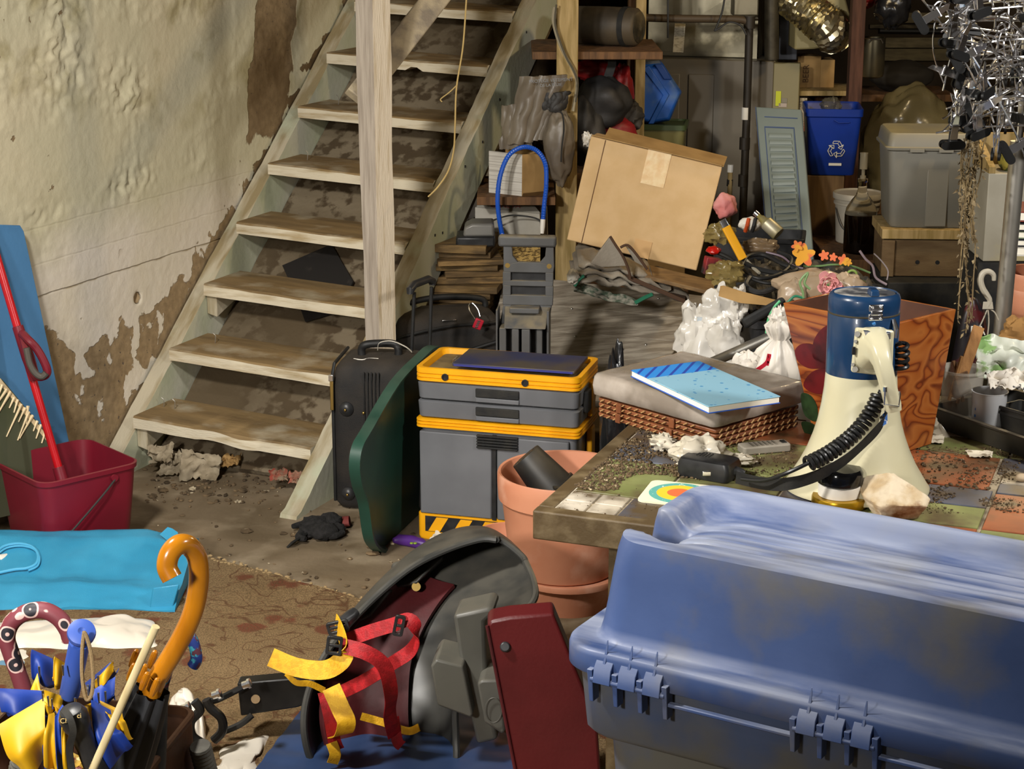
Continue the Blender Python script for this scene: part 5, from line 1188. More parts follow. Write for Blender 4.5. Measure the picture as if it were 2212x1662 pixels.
for x in (-.042, 0, .042): b.box((x, -.043, -.04), (.006, .004, .08)); b.box((x, .043, -.04), (.006, .004, .08))
b.build('slats', m_nurs, gp_)
# black refuse sack behind the table edge
b = blob(.048, .05, .34, .2, 2.5, 3, 40, 40)
o = b.build('refuse_sack', pm('black_sack', '#141415', .25, c2='#1f1f21', sc=8, bump=.6, bsc=22), smooth=60, loc=(.30, 5.14, .335)); tag(o, 'black plastic refuse sack standing between toolbox and table', 'bag')
# ------------------------------------------------------------------ wooden planter with painted flower
pF, pL, pR, pB = V((.821, 3.874, 1.06)), V((.612, 4.08, 1.06)), V((.989, 4.018, 1.06)), V((.853, 3.916, TZ+.001))
b1, b2 = (pL-pF).normalized()*.225, (pR-pF).normalized()*.125
rimq = [pF, pR, pR+pL-pF, pL]; basq = [pB, pB+b2, pB+b1+b2, pB+b1]
pl_ = thing('wooden_planter', 'tapered wooden planter with swirling plywood grain and a painted dark red flower', 'planter', pB)
def plymat(name, sc, dist, ax):
    M = bpy.data.materials.new(name); M.use_nodes = True; nt = M.node_tree; N = nt.nodes; L = nt.links; B = N['Principled BSDF']; B.inputs['Roughness'].default_value = .35; B.inputs['Coat Weight'].default_value = .25
    tc = N.new('ShaderNodeTexCoord'); mp = N.new('ShaderNodeMapping'); L.new(tc.outputs['Object'], mp.inputs['Vector']); mp.inputs['Scale'].default_value = ax
    w = N.new('ShaderNodeTexNoise'); w.inputs['Scale'].default_value = sc; w.inputs['Detail'].default_value = 1.5; w.inputs['Distortion'].default_value = .4; L.new(mp.outputs['Vector'], w.inputs['Vector'])
    m = N.new('ShaderNodeMath'); m.operation = 'MULTIPLY'; m.inputs[1].default_value = dist; L.new(w.outputs['Fac'], m.inputs[0])
    f = N.new('ShaderNodeMath'); f.operation = 'FRACT'; L.new(m.outputs[0], f.inputs[0])
    r = N.new('ShaderNodeValToRGB'); e = r.color_ramp.elements; e[0].position = 0; e[0].color = lin('#7a3412'); e[1].position = 1; e[1].color = lin('#5a220c')
    for q, c in ((.18, '#97511f'), (.62, '#a3602b'), (.85, '#80401a')): x = e.new(q); x.color = lin(c)
    L.new(f.outputs[0], r.inputs[0]); L.new(r.outputs[0], B.inputs['Base Color']); M2 = M; return M2
m_plyin = pm('shaded_inside', '#5d3218', .6, c2='#3f2110', sc=6)  # inner faces darker: shadow inside the planter put into the wood colour
m_ply = plymat('swirl_plywood', 5, 9, (1.4, 1.4, 2.6)); m_ply2 = plymat('straight_plywood', 4, 7, (.6, .6, 5))
for k in range(4):
    a, c = k, (k+1) % 4; cen = (rimq[0]+rimq[2])*.5; cb = (basq[0]+basq[2])*.5
    inn = lambda p, q: p+(q-p).normalized()*.011
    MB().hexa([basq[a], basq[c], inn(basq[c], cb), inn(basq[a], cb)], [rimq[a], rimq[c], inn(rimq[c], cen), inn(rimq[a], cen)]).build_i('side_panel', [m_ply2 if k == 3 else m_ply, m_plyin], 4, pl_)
MB().hexa([p+V((0, 0, .006)) for p in basq], [p+V((0, 0, .016)) for p in basq]).build('bottom', m_ply2, pl_, world=True)
nL = ((pF-pB).cross(pL-pF)).normalized()
if nL.y > 0: nL = -nL
m_petal = pm('petal_red', '#5f1216', .45, c2='#3b0c0e', sc=16, lo=.45, hi=.65); m_leafp = pm('leaf_green', '#243a1c', .5, c2='#16240f', sc=30)
for nm, mt, pts in (('painted_petal', m_petal, [(1762, 778), (1757, 742), (1772, 714), (1795, 702), (1822, 720), (1820, 790)]), ('painted_petal', m_petal, [(1718, 758), (1733, 743), (1762, 747), (1796, 782), (1796, 792), (1752, 796), (1726, 782)]),
        ('painted_petal', m_petal, [(1736, 832), (1757, 802), (1797, 796), (1812, 820), (1797, 846), (1762, 850)]), ('painted_leaf', m_leafp, [(1732, 850), (1752, 855), (1766, 880), (1764, 910), (1742, 900), (1733, 878)]), ('painted_leaf', m_leafp, [(1732, 912), (1760, 918), (1770, 950), (1745, 945)])):
    sm = spline([AP(u, v, pB, nL) for u, v in pts], 5, True); MB().loft([[p+nL*.0006 for p in sm], [p+nL*.0016 for p in sm]]).build(nm, mt, pl_, world=True)
# ------------------------------------------------------------------ tray of pots at the right end of the table
tq0, tq1 = TP(2010, 922), TP(2230, 1000); tv = (tq1-tq0).normalized(); ta = math.atan2(tv.y, tv.x)
tray = thing('seed_tray', 'long black plastic seed tray at the right end of the tiled table', 'tray', (tq0.x, tq0.y, TZ+.001), ta)
def rsh(L_, W_, h, t=.003, lip=.008): return [ring(rrect(L_+2*k, W_+2*k, .02, 4, L_/2, W_/2), z) for z, k in ((0, -.008), (.002, -.004), (h-.004, .004), (h-.004, .004+lip), (h, .004+lip), (h, 0), (.004, -.008))]
MB().loft(rsh(.46, .26, .052)).build('tray_body', m_nurs, tray, smooth=40)
def on_tray(u, v): return AZ(u, v, TZ+.006)
m_clr = pm('clear_plastic', '#d8d2c4', .1, alpha=.3); m_trans = pm('translucent_white', '#cfd0d2', .3, alpha=.72, c2='#dcdcdc', sc=12)
c0 = AY(2074, 880, 4.16); c0.z = TZ+.006
tub = thing('clear_tub', 'clear plastic tub holding wooden sticks on the black tray', 'tub', c0)
MB().lathe([(.040, 0), (.042, .003), (.050, .12), (.056, .124), (.056, .130), (.053, .130), (.049, .122), (.040, .006)], 36).build('tub_wall', m_clr, tub, smooth=50)
m_stick = pm('stake_wood', '#a07240', .75, c2='#835a2e', sc=6, st=(12, 12, 2), bump=.2, bsc=60)
b_ = AY(2062, 860, 4.15); t_ = AY(2115, 706, 4.20); 
o = MB().ribbon([b_, b_.lerp(t_, .5), t_], V((1, .1, .1)), .026, .008).build('wooden_stake', m_stick, world=True, bevel=.001); tag(o, 'wide flat wooden stake standing in the clear tub', 'stake')
for k, (u0, v0, u1, v1, lab) in enumerate(((2050, 865, 2078, 770, 'thin splintered stick leaning left inside the clear tub'), (2080, 868, 2060, 780, 'dark slim stick crossing inside the clear tub'), (2068, 872, 2095, 780, 'short thin stick beside the wide stake in the clear tub'))):
    o = MB().tube([AY(u0, v0, 4.15+.01*k), AY(u1, v1, 4.16+.01*k)], .0045, 6).build('stick', m_stick if k != 1 else m_brownwood, world=True); tag(o, lab, 'stick')
o = MB().loft([[AY(2060, 812, 4.135), AY(2090, 800, 4.135), AY(2100, 845, 4.135), AY(2072, 858, 4.135)], [AY(2062, 812, 4.15), AY(2090, 802, 4.15), AY(2098, 845, 4.15), AY(2072, 856, 4.15)]]).build('bark_chip', m_brownwood, world=True, bevel=.003); tag(o, 'dark flat chip of wood low inside the clear tub', 'wood chip')
c1 = AY(2136, 885, 4.06); c1.z = TZ+.006
cup = thing('measuring_cup', 'milky white plastic cup with blue scale marks on the black tray', 'cup', c1)
MB().lathe([(.033, 0), (.035, .003), (.040, .10), (.0415, .103), (.039, .103), (.033, .006)], 32).build('cup_wall', m_trans, cup, smooth=50)
for k in range(4): MB().box((-.034, -.012, .032+.016*k), (.003, .008, .006)).build('scale_mark', pm('scale_blue', '#2f6fc0', .4), cup)
sqp = None
for k in range(2):
    p = AY(2206, 925, 4.02); p.z = TZ+.008+.012*k
    t = thing('square_pot', ('lower of two nested black square pots at the right end of the tray', 'upper of two nested black square pots at the right end of the tray')[k], 'plant pot', p, ta+.1, 'nested square pots')
    MB().loft([ring(rrect(.075*w, .075*w, .006, 3), z) for z, w in ((0, .8), (.058, 1), (.058, 1.08), (.064, 1.08), (.064, .97), (.004, .76))]).build('pot_wall', m_nurs, t)
tag(crumple('newspaper_scrap', [(2128, 812), (2220, 800), (2225, 848), (2140, 842)], 4.02, pm('printed_paper', '#d8d0c2', .8, c2='#4b4a4a', sc=40, lo=.6, hi=.62), 91, .03), 'torn printed newspaper lying across the black square pots', 'paper')
mk_ = AY(2022, 880, 4.2); o = MB().loft([[AY(2012, 880, 4.2), AY(2030, 884, 4.2), AY(2028, 800, 4.21), AY(2014, 802, 4.21)], [AY(2012, 880, 4.203), AY(2030, 884, 4.203), AY(2028, 800, 4.213), AY(2014, 802, 4.213)]]).build('plant_marker', m_white, world=True); tag(o, 'white plastic plant marker numbered 6 behind the planter corner', 'plant marker')
text_mesh('6', .018, m_black, o, WM[o].inverted() @ AY(2022, 846, 4.198), (radians(85), 0, 0), 'number')
o = crumple('clear_film', [(1996, 905), (2010, 890), (2050, 950), (1985, 948)], 4.06, pm('clear_film', '#b8ad98', .2, alpha=.55, bump=.5, bsc=30), 33, .03); tag(o, 'scrap of clear plastic film beside the planter foot', 'film')
for u, v, du, dv, lab in ((2012, 952, 28, 10, 'flaky white paper scrap between planter and tray'), (2115, 985, 30, 8, 'torn strip of paper on the orange tiles in front of the tray')):
    c4 = [TP(u-du, v-dv), TP(u+du, v-dv*.6), TP(u+du*.9, v+dv), TP(u-du*.7, v+dv*.7)]
    o = MB().sheet(lambda a, c: c4[0].lerp(c4[1], a).lerp(c4[3].lerp(c4[2], a), c)+V((0, 0, .003+.008*abs(nz((a*4, c*4, u), 1)))), 10, 10, .001).build('paper_scrap', pm('scrap_cream', '#cfc4ae', .85, c2='#8a7d66', sc=40, lo=.55, hi=.62), world=True); tag(o, lab, 'paper')
p = TP(2207, 1040); o = MB(); o.ball((0, 0, .008), (.014, .012, .009), 16, 10); o = o.build('pebble', pm('pebble', '#b9a487', .7), loc=p); tag(o, 'small tan pebble on the white tile at the right edge', 'pebble')
# bag with green print, paper bag, hook
gb_ = thing('green_print_bag', 'white plastic bag with a green print crumpled behind the milky cup', 'bag', AY(2180, 790, 4.34)+V((.03, 0, -.06)))
def gfn(a, c):
    p = AY(2108+130*a, 722+95*c+20*a*(1-c), 4.32-.10*c+.02*sin(a*7)); return p+V((0, .03*nz((a*5, c*5, 0), 1, 4), .012*nz((a*7, c*6, 0), 1, 8)))
MB().sheet(gfn, 28, 20, .003).build('film', pm('green_print', '#cfd2c4', .35, c2='#86a868', sc=9, lo=.5, hi=.54, alpha=.95), gb_, world=True, smooth=60)
b = blob(.055, .05, .045, .35, 3, 6, 30, 20); o = b.build('paper_bag', pm('kraft_paper', '#9c7440', .85, c2='#7f5b2e', sc=8, bump=.4, bsc=25), loc=AY(2208, 726, 4.45), smooth=40); tag(o, 'crumpled brown paper bag at the right edge above the green print bag', 'bag')
hk_ = thing('pot_hanger', 'grey plastic hanging-pot hook with three wires', 'hook', AY(2130, 740, 4.5))
A = spline([AY(u, v, 4.48) for u, v in ((2147, 606), (2146, 594), (2136, 587), (2124, 590), (2118, 604), (2122, 622), (2132, 638), (2138, 650), (2132, 664))], 6)
MB().tube(A, [.005+.003*sin(pi*k/len(A)) for k in range(len(A))], 10).build('hook_arm', pm('hook_grey', '#a59d8c', .5), hk_, world=True)
b = MB(); b.loft([[AY(2124, 652, 4.475), AY(2144, 652, 4.475), AY(2146, 668, 4.475), AY(2122, 668, 4.475)], [AY(2124, 652, 4.485), AY(2144, 652, 4.485), AY(2146, 668, 4.485), AY(2122, 668, 4.485)]]); b.build('hook_base', pm('hook_grey', '#a59d8c', .5), hk_, world=True)
for e in ((2104, 730), (2132, 735), (2157, 692)): MB().tube(spline([AY(2134, 666, 4.48), AY((2134+e[0])/2+3, (666+e[1])/2-4, 4.48), AY(*e, 4.48)], 6), .0018, 6).build('hanger_wire', pm('hook_grey', '#a59d8c', .5), hk_, world=True)
# ------------------------------------------------------------------ shopping bags, tube
m_wbag = pm('white_carrier', '#cdc6bb', .4, c2='#c0b8ab', sc=7, alpha=.97, bump=.3, bsc=18)
wb = thing('tied_white_bag', 'knotted white carrier bag with a red print standing left of the wooden planter', 'bag', AZ(1655, 828, TZ))
b = MB()
def fold(p, k): return 1+.14*sin(9*math.atan2(p.y, p.x)+k)+.25*nz((p.x, p.y, p.z), 2.2, 5)
rings = []
for z, r, dx in ((0, .05, .0), (.01, .062, 0), (.05, .060, 0), (.09, .042, .006), (.115, .020, .010), (.13, .030, .012), (.15, .036, .01), (.165, .020, .006)):
    rings.append([(dx+r*cos(t)*(1+.16*sin(8*t+z*25)+.1*sin(15*t)), r*.8*sin(t)*(1+.16*sin(8*t+z*25)), z) for t in [2*pi*k/64 for k in range(64)]])
b.loft(rings); b.build('sack', m_wbag, wb, smooth=60, loc=(.02, 0, 0))
b = blob(.045, .03, .045, .5, 2.5, 14, 30, 20, flat=.03); b.build('side_bulge', m_wbag, wb, smooth=50, loc=(-.045, 0, .035))
b = blob(.022, .018, .03, .6, 3, 17, 24, 16); b.build('knot_ears', m_wbag, wb, smooth=40, loc=(.025, 0, .165))
p4 = [AY(u, v, 4.40) for u, v in ((1622, 808), (1655, 785), (1662, 765), (1656, 790))]
MB().ribbon(spline([WM[wb].inverted() @ p for p in p4], 5), V((.3, 0, 1)), .01, .001).build('red_print', pm('red_print', '#a8182c', .5), wb)
cb_ = thing('clear_carrier_bag', 'cloudy carrier bag full of bottles beside the plank platform', 'bag', V((AY(1540, 720, 5.02).x, 5.05, 0)))
b = MB(); b.loft([[(r*cos(t)*(1+.32*nz((cos(t)*1.3, sin(t)*1.3, z*4), 1, 31)+.10*nz((cos(t)*4, sin(t)*4, z*14), 1, 35)), r*.85*sin(t)*(1+.22*nz((cos(t)*1.5, sin(t)*1.5, z*5), 1, 33)), z) for t in [2*pi*k/60 for k in range(60)]] for z, r in [(0, .06), (.02, .08), (.3, .085), (.5, .088), (.6, .09), (.66, .092), (.70, .086), (.74, .07), (.77, .05), (.79, .03), (.80, .01)]]); b.build('sack', pm('cloudy_bag', '#c9c3b8', .22, c2='#d8d3ca', sc=5, alpha=.8, bump=.6, bsc=14), cb_, smooth=60)
for x, y, z in ((-.03, -.01, .62), (.03, .02, .66), (.0, -.03, .5)): MB().lathe([(.001, 0), (.03, .003), (.031, .12), (.014, .15), (.014, .18), (.001, .181)], 18, T=Matrix.Translation((x, y, z-.0))).build('bottle', pm('pale_bottle', '#8fa3b5', .3, c2='#c9c4b8', sc=9), cb_, smooth=50)
for x_, y_, z_, rx_, rz_, sd_ in ((.02, .0, .80, .055, .075, 3), (-.045, .01, .74, .05, .09, 8), (.07, -.02, .84, .022, .05, 13)):
    b = blob(rx_, .045, rz_, .45, 1.8, sd_, 34, 26); b.build('bulge', pm('cloudy_bag', '#c9c3b8', .22), cb_, smooth=45, loc=(x_, y_, z_))
b = blob(.045, .04, .06, .4, 2.2, 37, 30, 20); b.build('bulge', pm('cloudy_bag', '#c9c3b8', .22), cb_, smooth=60, loc=(.035, -.05, .74))
o = MB().cyl(AY(1500, 800, 4.62), AY(1690, 716, 4.78), .0135, 18).build('metal_tube', m_steel, world=True); tag(o, 'straight polished metal tube lying behind the plastic wrapped pack', 'tube')
# ------------------------------------------------------------------ big cardboard box and the cloth pile beneath it
BY = 6.32
cf = AY(1391, 440, BY)
cb = thing('cardboard_box', 'large taped cardboard box tilted on top of grey cloth and boards', 'box', cf, rot=(-.10, radians(12.2), -.13))
CW, CHh, CD = .462, .368, .30
def bx(c, d): return MB().box(c, d)
MB().box((0, CD/2, 0), (CW, CD, CHh)).build('carton', m_card, cb, bevel=.004)
MB().box((0, -.001, CHh/2+.004), (CW-.006, .02, .004)).build('top_flap', m_cardbrown, cb)
b = MB(); b.loft([[(-CW/2+.045, -.002, CHh/2+.003), (CW/2+.004, -.002, CHh/2-.0), (CW/2+.01, .10, CHh/2+.03), (-CW/2+.05, .10, CHh/2+.035)], [(-CW/2+.045, -.002, CHh/2+.006), (CW/2+.004, -.002, CHh/2+.003), (CW/2+.01, .10, CHh/2+.033), (-CW/2+.05, .10, CHh/2+.038)]]); b.build('top_flap', m_cardbrown, cb)
MB().box((-CW/2+.052, -.001, 0), (.0025, .003, CHh-.005)).build('flap_seam', m_brownwood, cb)
m_tape = pm('tape_strip', '#dcb886', .3, c2='#e6cda0', sc=30, bump=.2, bsc=60); 
b = MB().box((.012, -.0015, CHh/2-.058), (.082, .002, .118)); b.build('paper_tape', m_tape, cb)
b = MB().box((.03, -.0015, -CHh/2+.03), (.06, .002, .06)); b.build('clear_tape', pm('clear_tape', '#cfa877', .15), cb)
for k in range(4):
    z = .11-.08*k; b = MB(); b.box((CW/2+.001, .07, z), (.002, .05, .006)); b.box((CW/2+.001, .05, z-.012), (.002, .006, .03)); b.box((CW/2+.001, .09, z-.012), (.002, .006, .03)); b.build('printed_mark', m_black, cb)
m_linen = pm('grey_linen', '#8e8577', .9, c2='#7b7163', sc=9, bump=.5, bsc=160)
cl = thing('cloth_pile', 'pile of folded grey cloth under the cardboard box', 'cloth', V((AY(1370, 640, 6.3).x, 6.35, AY(1370, 640, 6.3).z-.12)))
def clo(px_, ys, th, nm, mat, seed):
    c4 = [AY(u, v, y) for (u, v), y in zip(px_, ys)]
    MB().sheet(lambda a, c: c4[0].lerp(c4[1], a).lerp(c4[3].lerp(c4[2], a), c)+V((0, .0, .014*nz((a*2.5, c*3, 0), 1, seed)+.008*nz((a*3, c*9, 0), 1, seed+2))), 40, 20, th).build(nm, mat, cl, world=True, smooth=60)
for lv in range(3):
    P = [AY(u, v-15*lv, 6.06+.012*lv) for u, v in ((1236+7*lv, 606), (1290, 606), (1345, 616), (1400, 630), (1490-40*lv, 650-8*lv))]; P = spline(P, 10); rings = []
    for i, p in enumerate(P):
        t = i/(len(P)-1); q = []
        for a_ in range(26):
            th = 2*pi*a_/26; cy, cz = cos(th), sin(th); yy = .17*(abs(cy)**.5)*(1 if cy > 0 else -1); zz = .0125*(abs(cz)**.6)*(1 if cz > 0 else -1)
            w = .012*nz((t*6, cy*1.2, lv), 1, 3)+.007*nz((t*16, cy*2, lv*2), 1, 7); sc_ = min(1, .35+6*min(t, 1.02-t))
            q.append(p+V((0, .17+yy+.01*nz((t*9, lv, 0), 1, 2), zz*(1+.5*nz((t*11, cz, lv), 1, 5))*sc_+w*sc_+.006*sin(t*23+cy*5+lv)*sc_)))
        rings.append(q)
    MB().loft(rings).build('folded_cloth', m_linen, cl, world=True, smooth=70)
m_brim = pm('brown_binding', '#4d3626', .85)
A = [AY(u, v, 6.04) for u, v in ((1275, 570), (1318, 512), (1352, 560), (1362, 600), (1352, 575), (1300, 578))]
MB().loft([A, [p+V((0, .02, 0)) for p in A]]).build('stiff_flap', m_linen, cl, world=True, bevel=.003)
MB().tube(spline([AY(u, v, 6.035) for u, v in ((1318, 511), (1330, 530), (1345, 553), (1356, 578), (1362, 600))], 5), .0045, 8).build('binding', m_brim, cl, world=True)
MB().tube(spline([AY(u, v, 6.03) for u, v in ((1340, 535), (1356, 530), (1375, 550), (1398, 582))], 5), .0045, 8).build('binding', m_brim, cl, world=True)
A = [AY(u, v, 6.05) for u, v in ((1352, 533), (1372, 545), (1395, 578), (1372, 566))]; MB().loft([A, [p+V((0, .015, 0)) for p in A]]).build('stiff_flap', m_linen, cl, world=True)
clo([(1238, 612), (1370, 650), (1378, 662), (1240, 630)], [6.14, 6.10, 6.09, 6.10], .01, 'green_mesh', pm('green_netting', '#3b4a3a', .9, c2='#8a8578', sc=60), 22)
MB().tube(spline([AY(u, v, 6.05) for u, v in ((1242, 618), (1250, 605), (1262, 596))], 5), .006, 6).build('green_strap', pm('green_strap', '#1f6a4d', .6), cl, world=True)
MB().tube(spline([AY(u, v, 6.05) for u, v in ((1372, 655), (1390, 645), (1410, 636))], 5), .007, 6).build('green_strap', pm('green_strap', '#1f6a4d', .6), cl, world=True)
b = blob(.02, .02, .025, .4, 3, 2, 20, 14); b.build('white_tag', m_white, cl, loc=WM[cl].inverted() @ AY(1238, 598, 6.05), smooth=50)
for k, (q, lab) in enumerate((([(1400, 572), (1610, 622), (1560, 636), (1375, 590)], 'long tan wooden board sticking out under the right end of the cardboard box'), ([(1330, 575), (1490, 612), (1480, 648), (1358, 596)], 'dark brown board between the grey cloth and the cardboard box'))):
    c4 = [AY(u, v, y) for (u, v), y in zip(q, ((6.2, 6.1, 6.0, 6.1), (6.3, 6.3, 6.02, 6.05))[k])]
    o = MB().loft([[p-V((0, 0, .014)) for p in c4], c4]).build('loose_board', pm('tan_board', '#8a6c44', .7, c2='#6f5434', sc=5, st=(3, 9, 9), bump=.2, bsc=40) if k == 0 else m_brim, world=True, bevel=.002); tag(o, lab, 'board')
# ------------------------------------------------------------------ junk heap in a black crate
crate = thing('black_crate', 'open black crate with cardboard lining heaped with cables and junk', 'crate', (.885, 5.22, 0), .05)
b = MB(); b.loft([ring(rrect(.46*w, .46*w, .02, 3), z) for z, w in ((0, .92), (.78, 1.0), (.78, 1.03), (.80, 1.03), (.80, .98), (.70, .96))]); b.build('crate_body', m_black, crate, smooth=30)
m_mess = pm('tangle', '#1c1a17', .6, c2='#4a4133', sc=30, lo=.5, hi=.6, c3='#6f624a', sc3=42, lo3=.62, hi3=.65, bump=1.0, bsc=45)
o = MB().sheet(lambda a, c: WM[crate] @ V((-.225+.45*a, -.21+.50*c, .75+.15*c-.05*abs(2*a-1)**2-.05*a*c+.03*nz((a*10, c*10, 0), 1, 5)+.02*nz((a*24, c*24, 0), 1, 9))), 50, 50, .02).build('tangled_junk', m_mess, world=True, smooth=30)
tag(o, 'dark tangle of small parts filling the black crate', 'junk', kind='stuff')
def jy(v): return 5.02+(650-v)*.0026
A = [AY(u, v, 4.96) for u, v in ((1556, 618), (1600, 632), (1672, 650), (1680, 662), (1600, 655), (1552, 640))]
MB().loft([A, [p+V((.01, .006, 0)) for p in A]]).build('cardboard_flap', m_cardbrown, crate, world=True)
rr = random.Random(33)
cabs = [('#1d1d1d', .006, [(1535, 540), (1580, 560), (1630, 600), (1690, 590), (1710, 560), (1680, 545)]), ('#1d1d1d', .007, [(1600, 580), (1615, 555), (1650, 550), (1690, 570), (1720, 582), (1690, 590), (1640, 582), (1612, 570)]), ('#2b2b2b', .008, [(1620, 600), (1612, 618), (1640, 632), (1680, 620), (1720, 605), (1750, 590)]),
        ('#8d8778', .0045, [(1580, 510), (1598, 545), (1620, 570), (1640, 590), (1622, 575)]), ('#33302b', .006, [(1700, 620), (1712, 640), (1705, 680), (1698, 720), (1685, 745)]), ('#1a1a1a', .005, [(1560, 560), (1600, 590), (1660, 612), (1730, 600), (1760, 612)]), ('#6a5a66', .003, [(1655, 545), (1690, 555), (1715, 575), (1735, 580)])]
labs = ['black cable looping across the left of the junk heap', 'black cable ring on top of the junk heap', 'thick dark hose curling at the front of the junk heap', 'grey wire hanging beside the yellow level', 'dark cord dangling over the crate front toward the white bag', 'thin black cable running across the whole junk heap', 'thin purple wire on the junk heap behind the roses']
for (c, r, pts), lab in zip(cabs, labs):
    o = MB().tube(spline([AY(u, v, jy(v)-.04) for u, v in pts], 7), r, 7).build('cable', pm('cable'+c, c, .45), world=True); tag(o, lab, 'cable')
# yellow lighter-like level
yl = thing('yellow_level', 'yellow plastic bar with a metal tip sticking up from the junk heap', 'tool', AY(1588, 530, 5.25))
a, c = AY(1568, 490, 5.22), AY(1605, 560, 5.20); d = (c-a).normalized(); T = frame(a, V((1, 0, 0))-d*d.x, (0, 0, 0), d); T = WM[yl].inverted() @ T
MB().loft([ring(rrect(.026, .016, .004), z) for z in (0, (c-a).length)], T).build('bar', pm('bright_yellow', '#d99a10', .4), yl, bevel=.001)
MB().loft([ring(rrect(.022, .014, .003), z) for z in (-.022, 0)], T).build('metal_tip', m_chrome, yl)
MB().box((0, -.0085, .03), (.014, .002, .022), T).build('sticker', pm('sticker_dark', '#7a5a14', .5), yl)
sb = thing('spray_bottle', 'worn metal canister with a narrow neck lying on the black shelf bin', 'canister', AY(1655, 485, 5.38))
a, c = AY(1636, 464, 5.40), AY(1682, 506, 5.36); d = (c-a).normalized(); T = WM[sb].inverted() @ frame(a, d.orthogonal(), (0, 0, 0), d); L_ = (c-a).length
MB().lathe([(.007, 0), (.0075, .012), (.011, .016), (.012, .028), (.021, .038), (.022, L_-.004), (.02, L_), (.001, L_)], 24, T).build('can_body', pm('worn_can', '#8d8148', .45, .5, c2='#a9a28c', sc=14), sb, smooth=40)
MB().lathe([(.0085, -.010), (.0085, .004), (.001, .004)], 16, T).build('valve', m_chrome, sb)
bb = thing('shelf_bin', 'long shallow black plastic bin behind the junk heap', 'bin', (AY(1640, 500, 5.62).x, 5.62, .72), -.18)
MB().loft([ring(rrect(.27*w, .16*w, .012, 3), z) for z, w in ((0, .94), (.19, 1), (.19, 1.05), (.205, 1.05), (.205, .97), (.10, .94))]).build('bin_body', m_black, bb, bevel=.001)
MB().box((0, 0, -.36), (.22, .13, .72)).build('stand', m_blackmat, bb)
sh = thing('orange_tool', 'white and orange striped tool head lying in the black shelf bin', 'tool', AY(1620, 485, 5.45))
b = blob(.035, .025, .022, .15, 2, 3, 24, 16); b.build('shell', m_white, sh); 
for k, x in enumerate((-.012, .008)): MB().tube([(x-.004, -.02, -.018), (x, -.027, .0), (x+.006, -.015, .02)], .006, 8).build('stripe', pm('tool_orange', '#b8491c', .4) if k == 0 else m_black, sh)
b = blob(.035, .03, .04, .3, 1.2, 8, 30, 22); o = b.build('pink_netting', pm('pink_net', '#d9958f', .6, c2='#c7736f', sc=9, bump=.5, bsc=60), loc=AY(1566, 445, 5.72), smooth=40); tag(o, 'bunched pink gauzy cloth beside the cardboard box', 'cloth')
b = blob(.022, .02, .012, .2, 2, 3, 20, 12); o = b.build('glossy_knob', pm('red_knob', '#b0180f', .25), loc=AY(1541, 541, 5.25)); tag(o, 'small glossy red plastic knob at the left of the junk heap', 'knob')
o = MB().box((0, 0, 0), (.045, .03, .05)).build('small_box', pm('red_black_box', '#8a1f22', .6, c2='#201818', sc=22), loc=AY(1537, 575, 5.15), rot=(0, .2, .2), bevel=.002); tag(o, 'small red and black carton beside the cardboard box corner', 'box')
b = blob(.05, .04, .035, .5, 2.6, 18, 30, 20); o = b.build('amber_film', pm('amber_film', '#8d7a48', .2, alpha=.6, bump=.6, bsc=30), loc=AY(1570, 590, 5.12), smooth=50); tag(o, 'crumpled yellowish clear wrapper at the left of the junk heap', 'wrapper')
b = blob(.04, .03, .03, .5, 2.6, 28, 30, 20); o = b.build('clear_wrap', pm('amber_film', '#8d7a48', .2), loc=AY(1555, 505, 5.32), smooth=50); tag(o, 'crumpled clear wrapper left of the yellow bar', 'wrapper')
b = blob(.055, .03, .025, .3, 2.6, 38, 30, 20); o = b.build('brown_bag', pm('brown_film', '#6f5c45', .3), loc=AY(1640, 533, 5.30), smooth=50); tag(o, 'flat brown plastic bag in the middle of the junk heap', 'bag')
bg = thing('beige_bag', 'beige plastic bag tied with red string on the junk heap', 'bag', AY(1770, 610, 5.04))
m_beige = pm('beige_film', '#a8937a', .3, c2='#98836a', sc=8, bump=.5, bsc=22)
b = blob(.10, .05, .045, .25, 2, 5, 40, 24); b.build('bulge', m_beige, bg, smooth=60, loc=(-.02, 0, -.01)); b = blob(.05, .04, .035, .3, 2.2, 15, 30, 20); b.build('bulge', m_beige, bg, smooth=60, loc=(.075, -.03, -.005)); b = blob(.045, .035, .06, .25, 2.2, 25, 30, 20); b.build('bulge', m_beige, bg, smooth=60, loc=(-.075, -.03, -.04))
MB().tube(spline([AY(u, v, 4.955) for u, v in ((1800, 590), (1806, 600), (1815, 612), (1822, 620))], 5), .002, 6).build('red_string', pm('red_string', '#8a2a22', .7), bg, world=True)
gd = thing('maple_garland', 'artificial maple leaf sprig in yellow and orange across the junk heap', 'artificial flowers', AY(1760, 560, 5.1))
m_maple = pm('maple_leaf', '#d99a28', .6, c2='#d4683a', sc=22, lo=.46, hi=.54)
def leafs(c, s, a, tilt):
    P = []; n = 15
    for k in range(n*2):
        t = 2*pi*k/(n*2); r = s*(.55+.45*abs(cos(2.5*t))**1.5); P.append(V((r*cos(t+a), .35*r*sin(t+a)*sin(tilt), r*sin(t+a))))
    MB().loft([[p+c for p in P], [p*.98+c+V((0, .002, 0)) for p in P]]).build('leaf', m_maple, gd, world=True)
for u, v, s, a in ((1736, 552, .044, .3), (1722, 532, .022, 2), (1780, 552, .020, .5), (1800, 556, .016, 1.4), (1822, 562, .022, .2), (1833, 567, .014, .9)): leafs(AY(u, v, 5.08), s*.78, a, .7)
MB().tube(spline([AY(u, v, 5.09) for u, v in ((1735, 575), (1770, 575), (1800, 572), (1840, 575), (1880, 590))], 6), .003, 6).build('stem', pm('stem_green', '#5d7a4a', .6), gd, world=True)
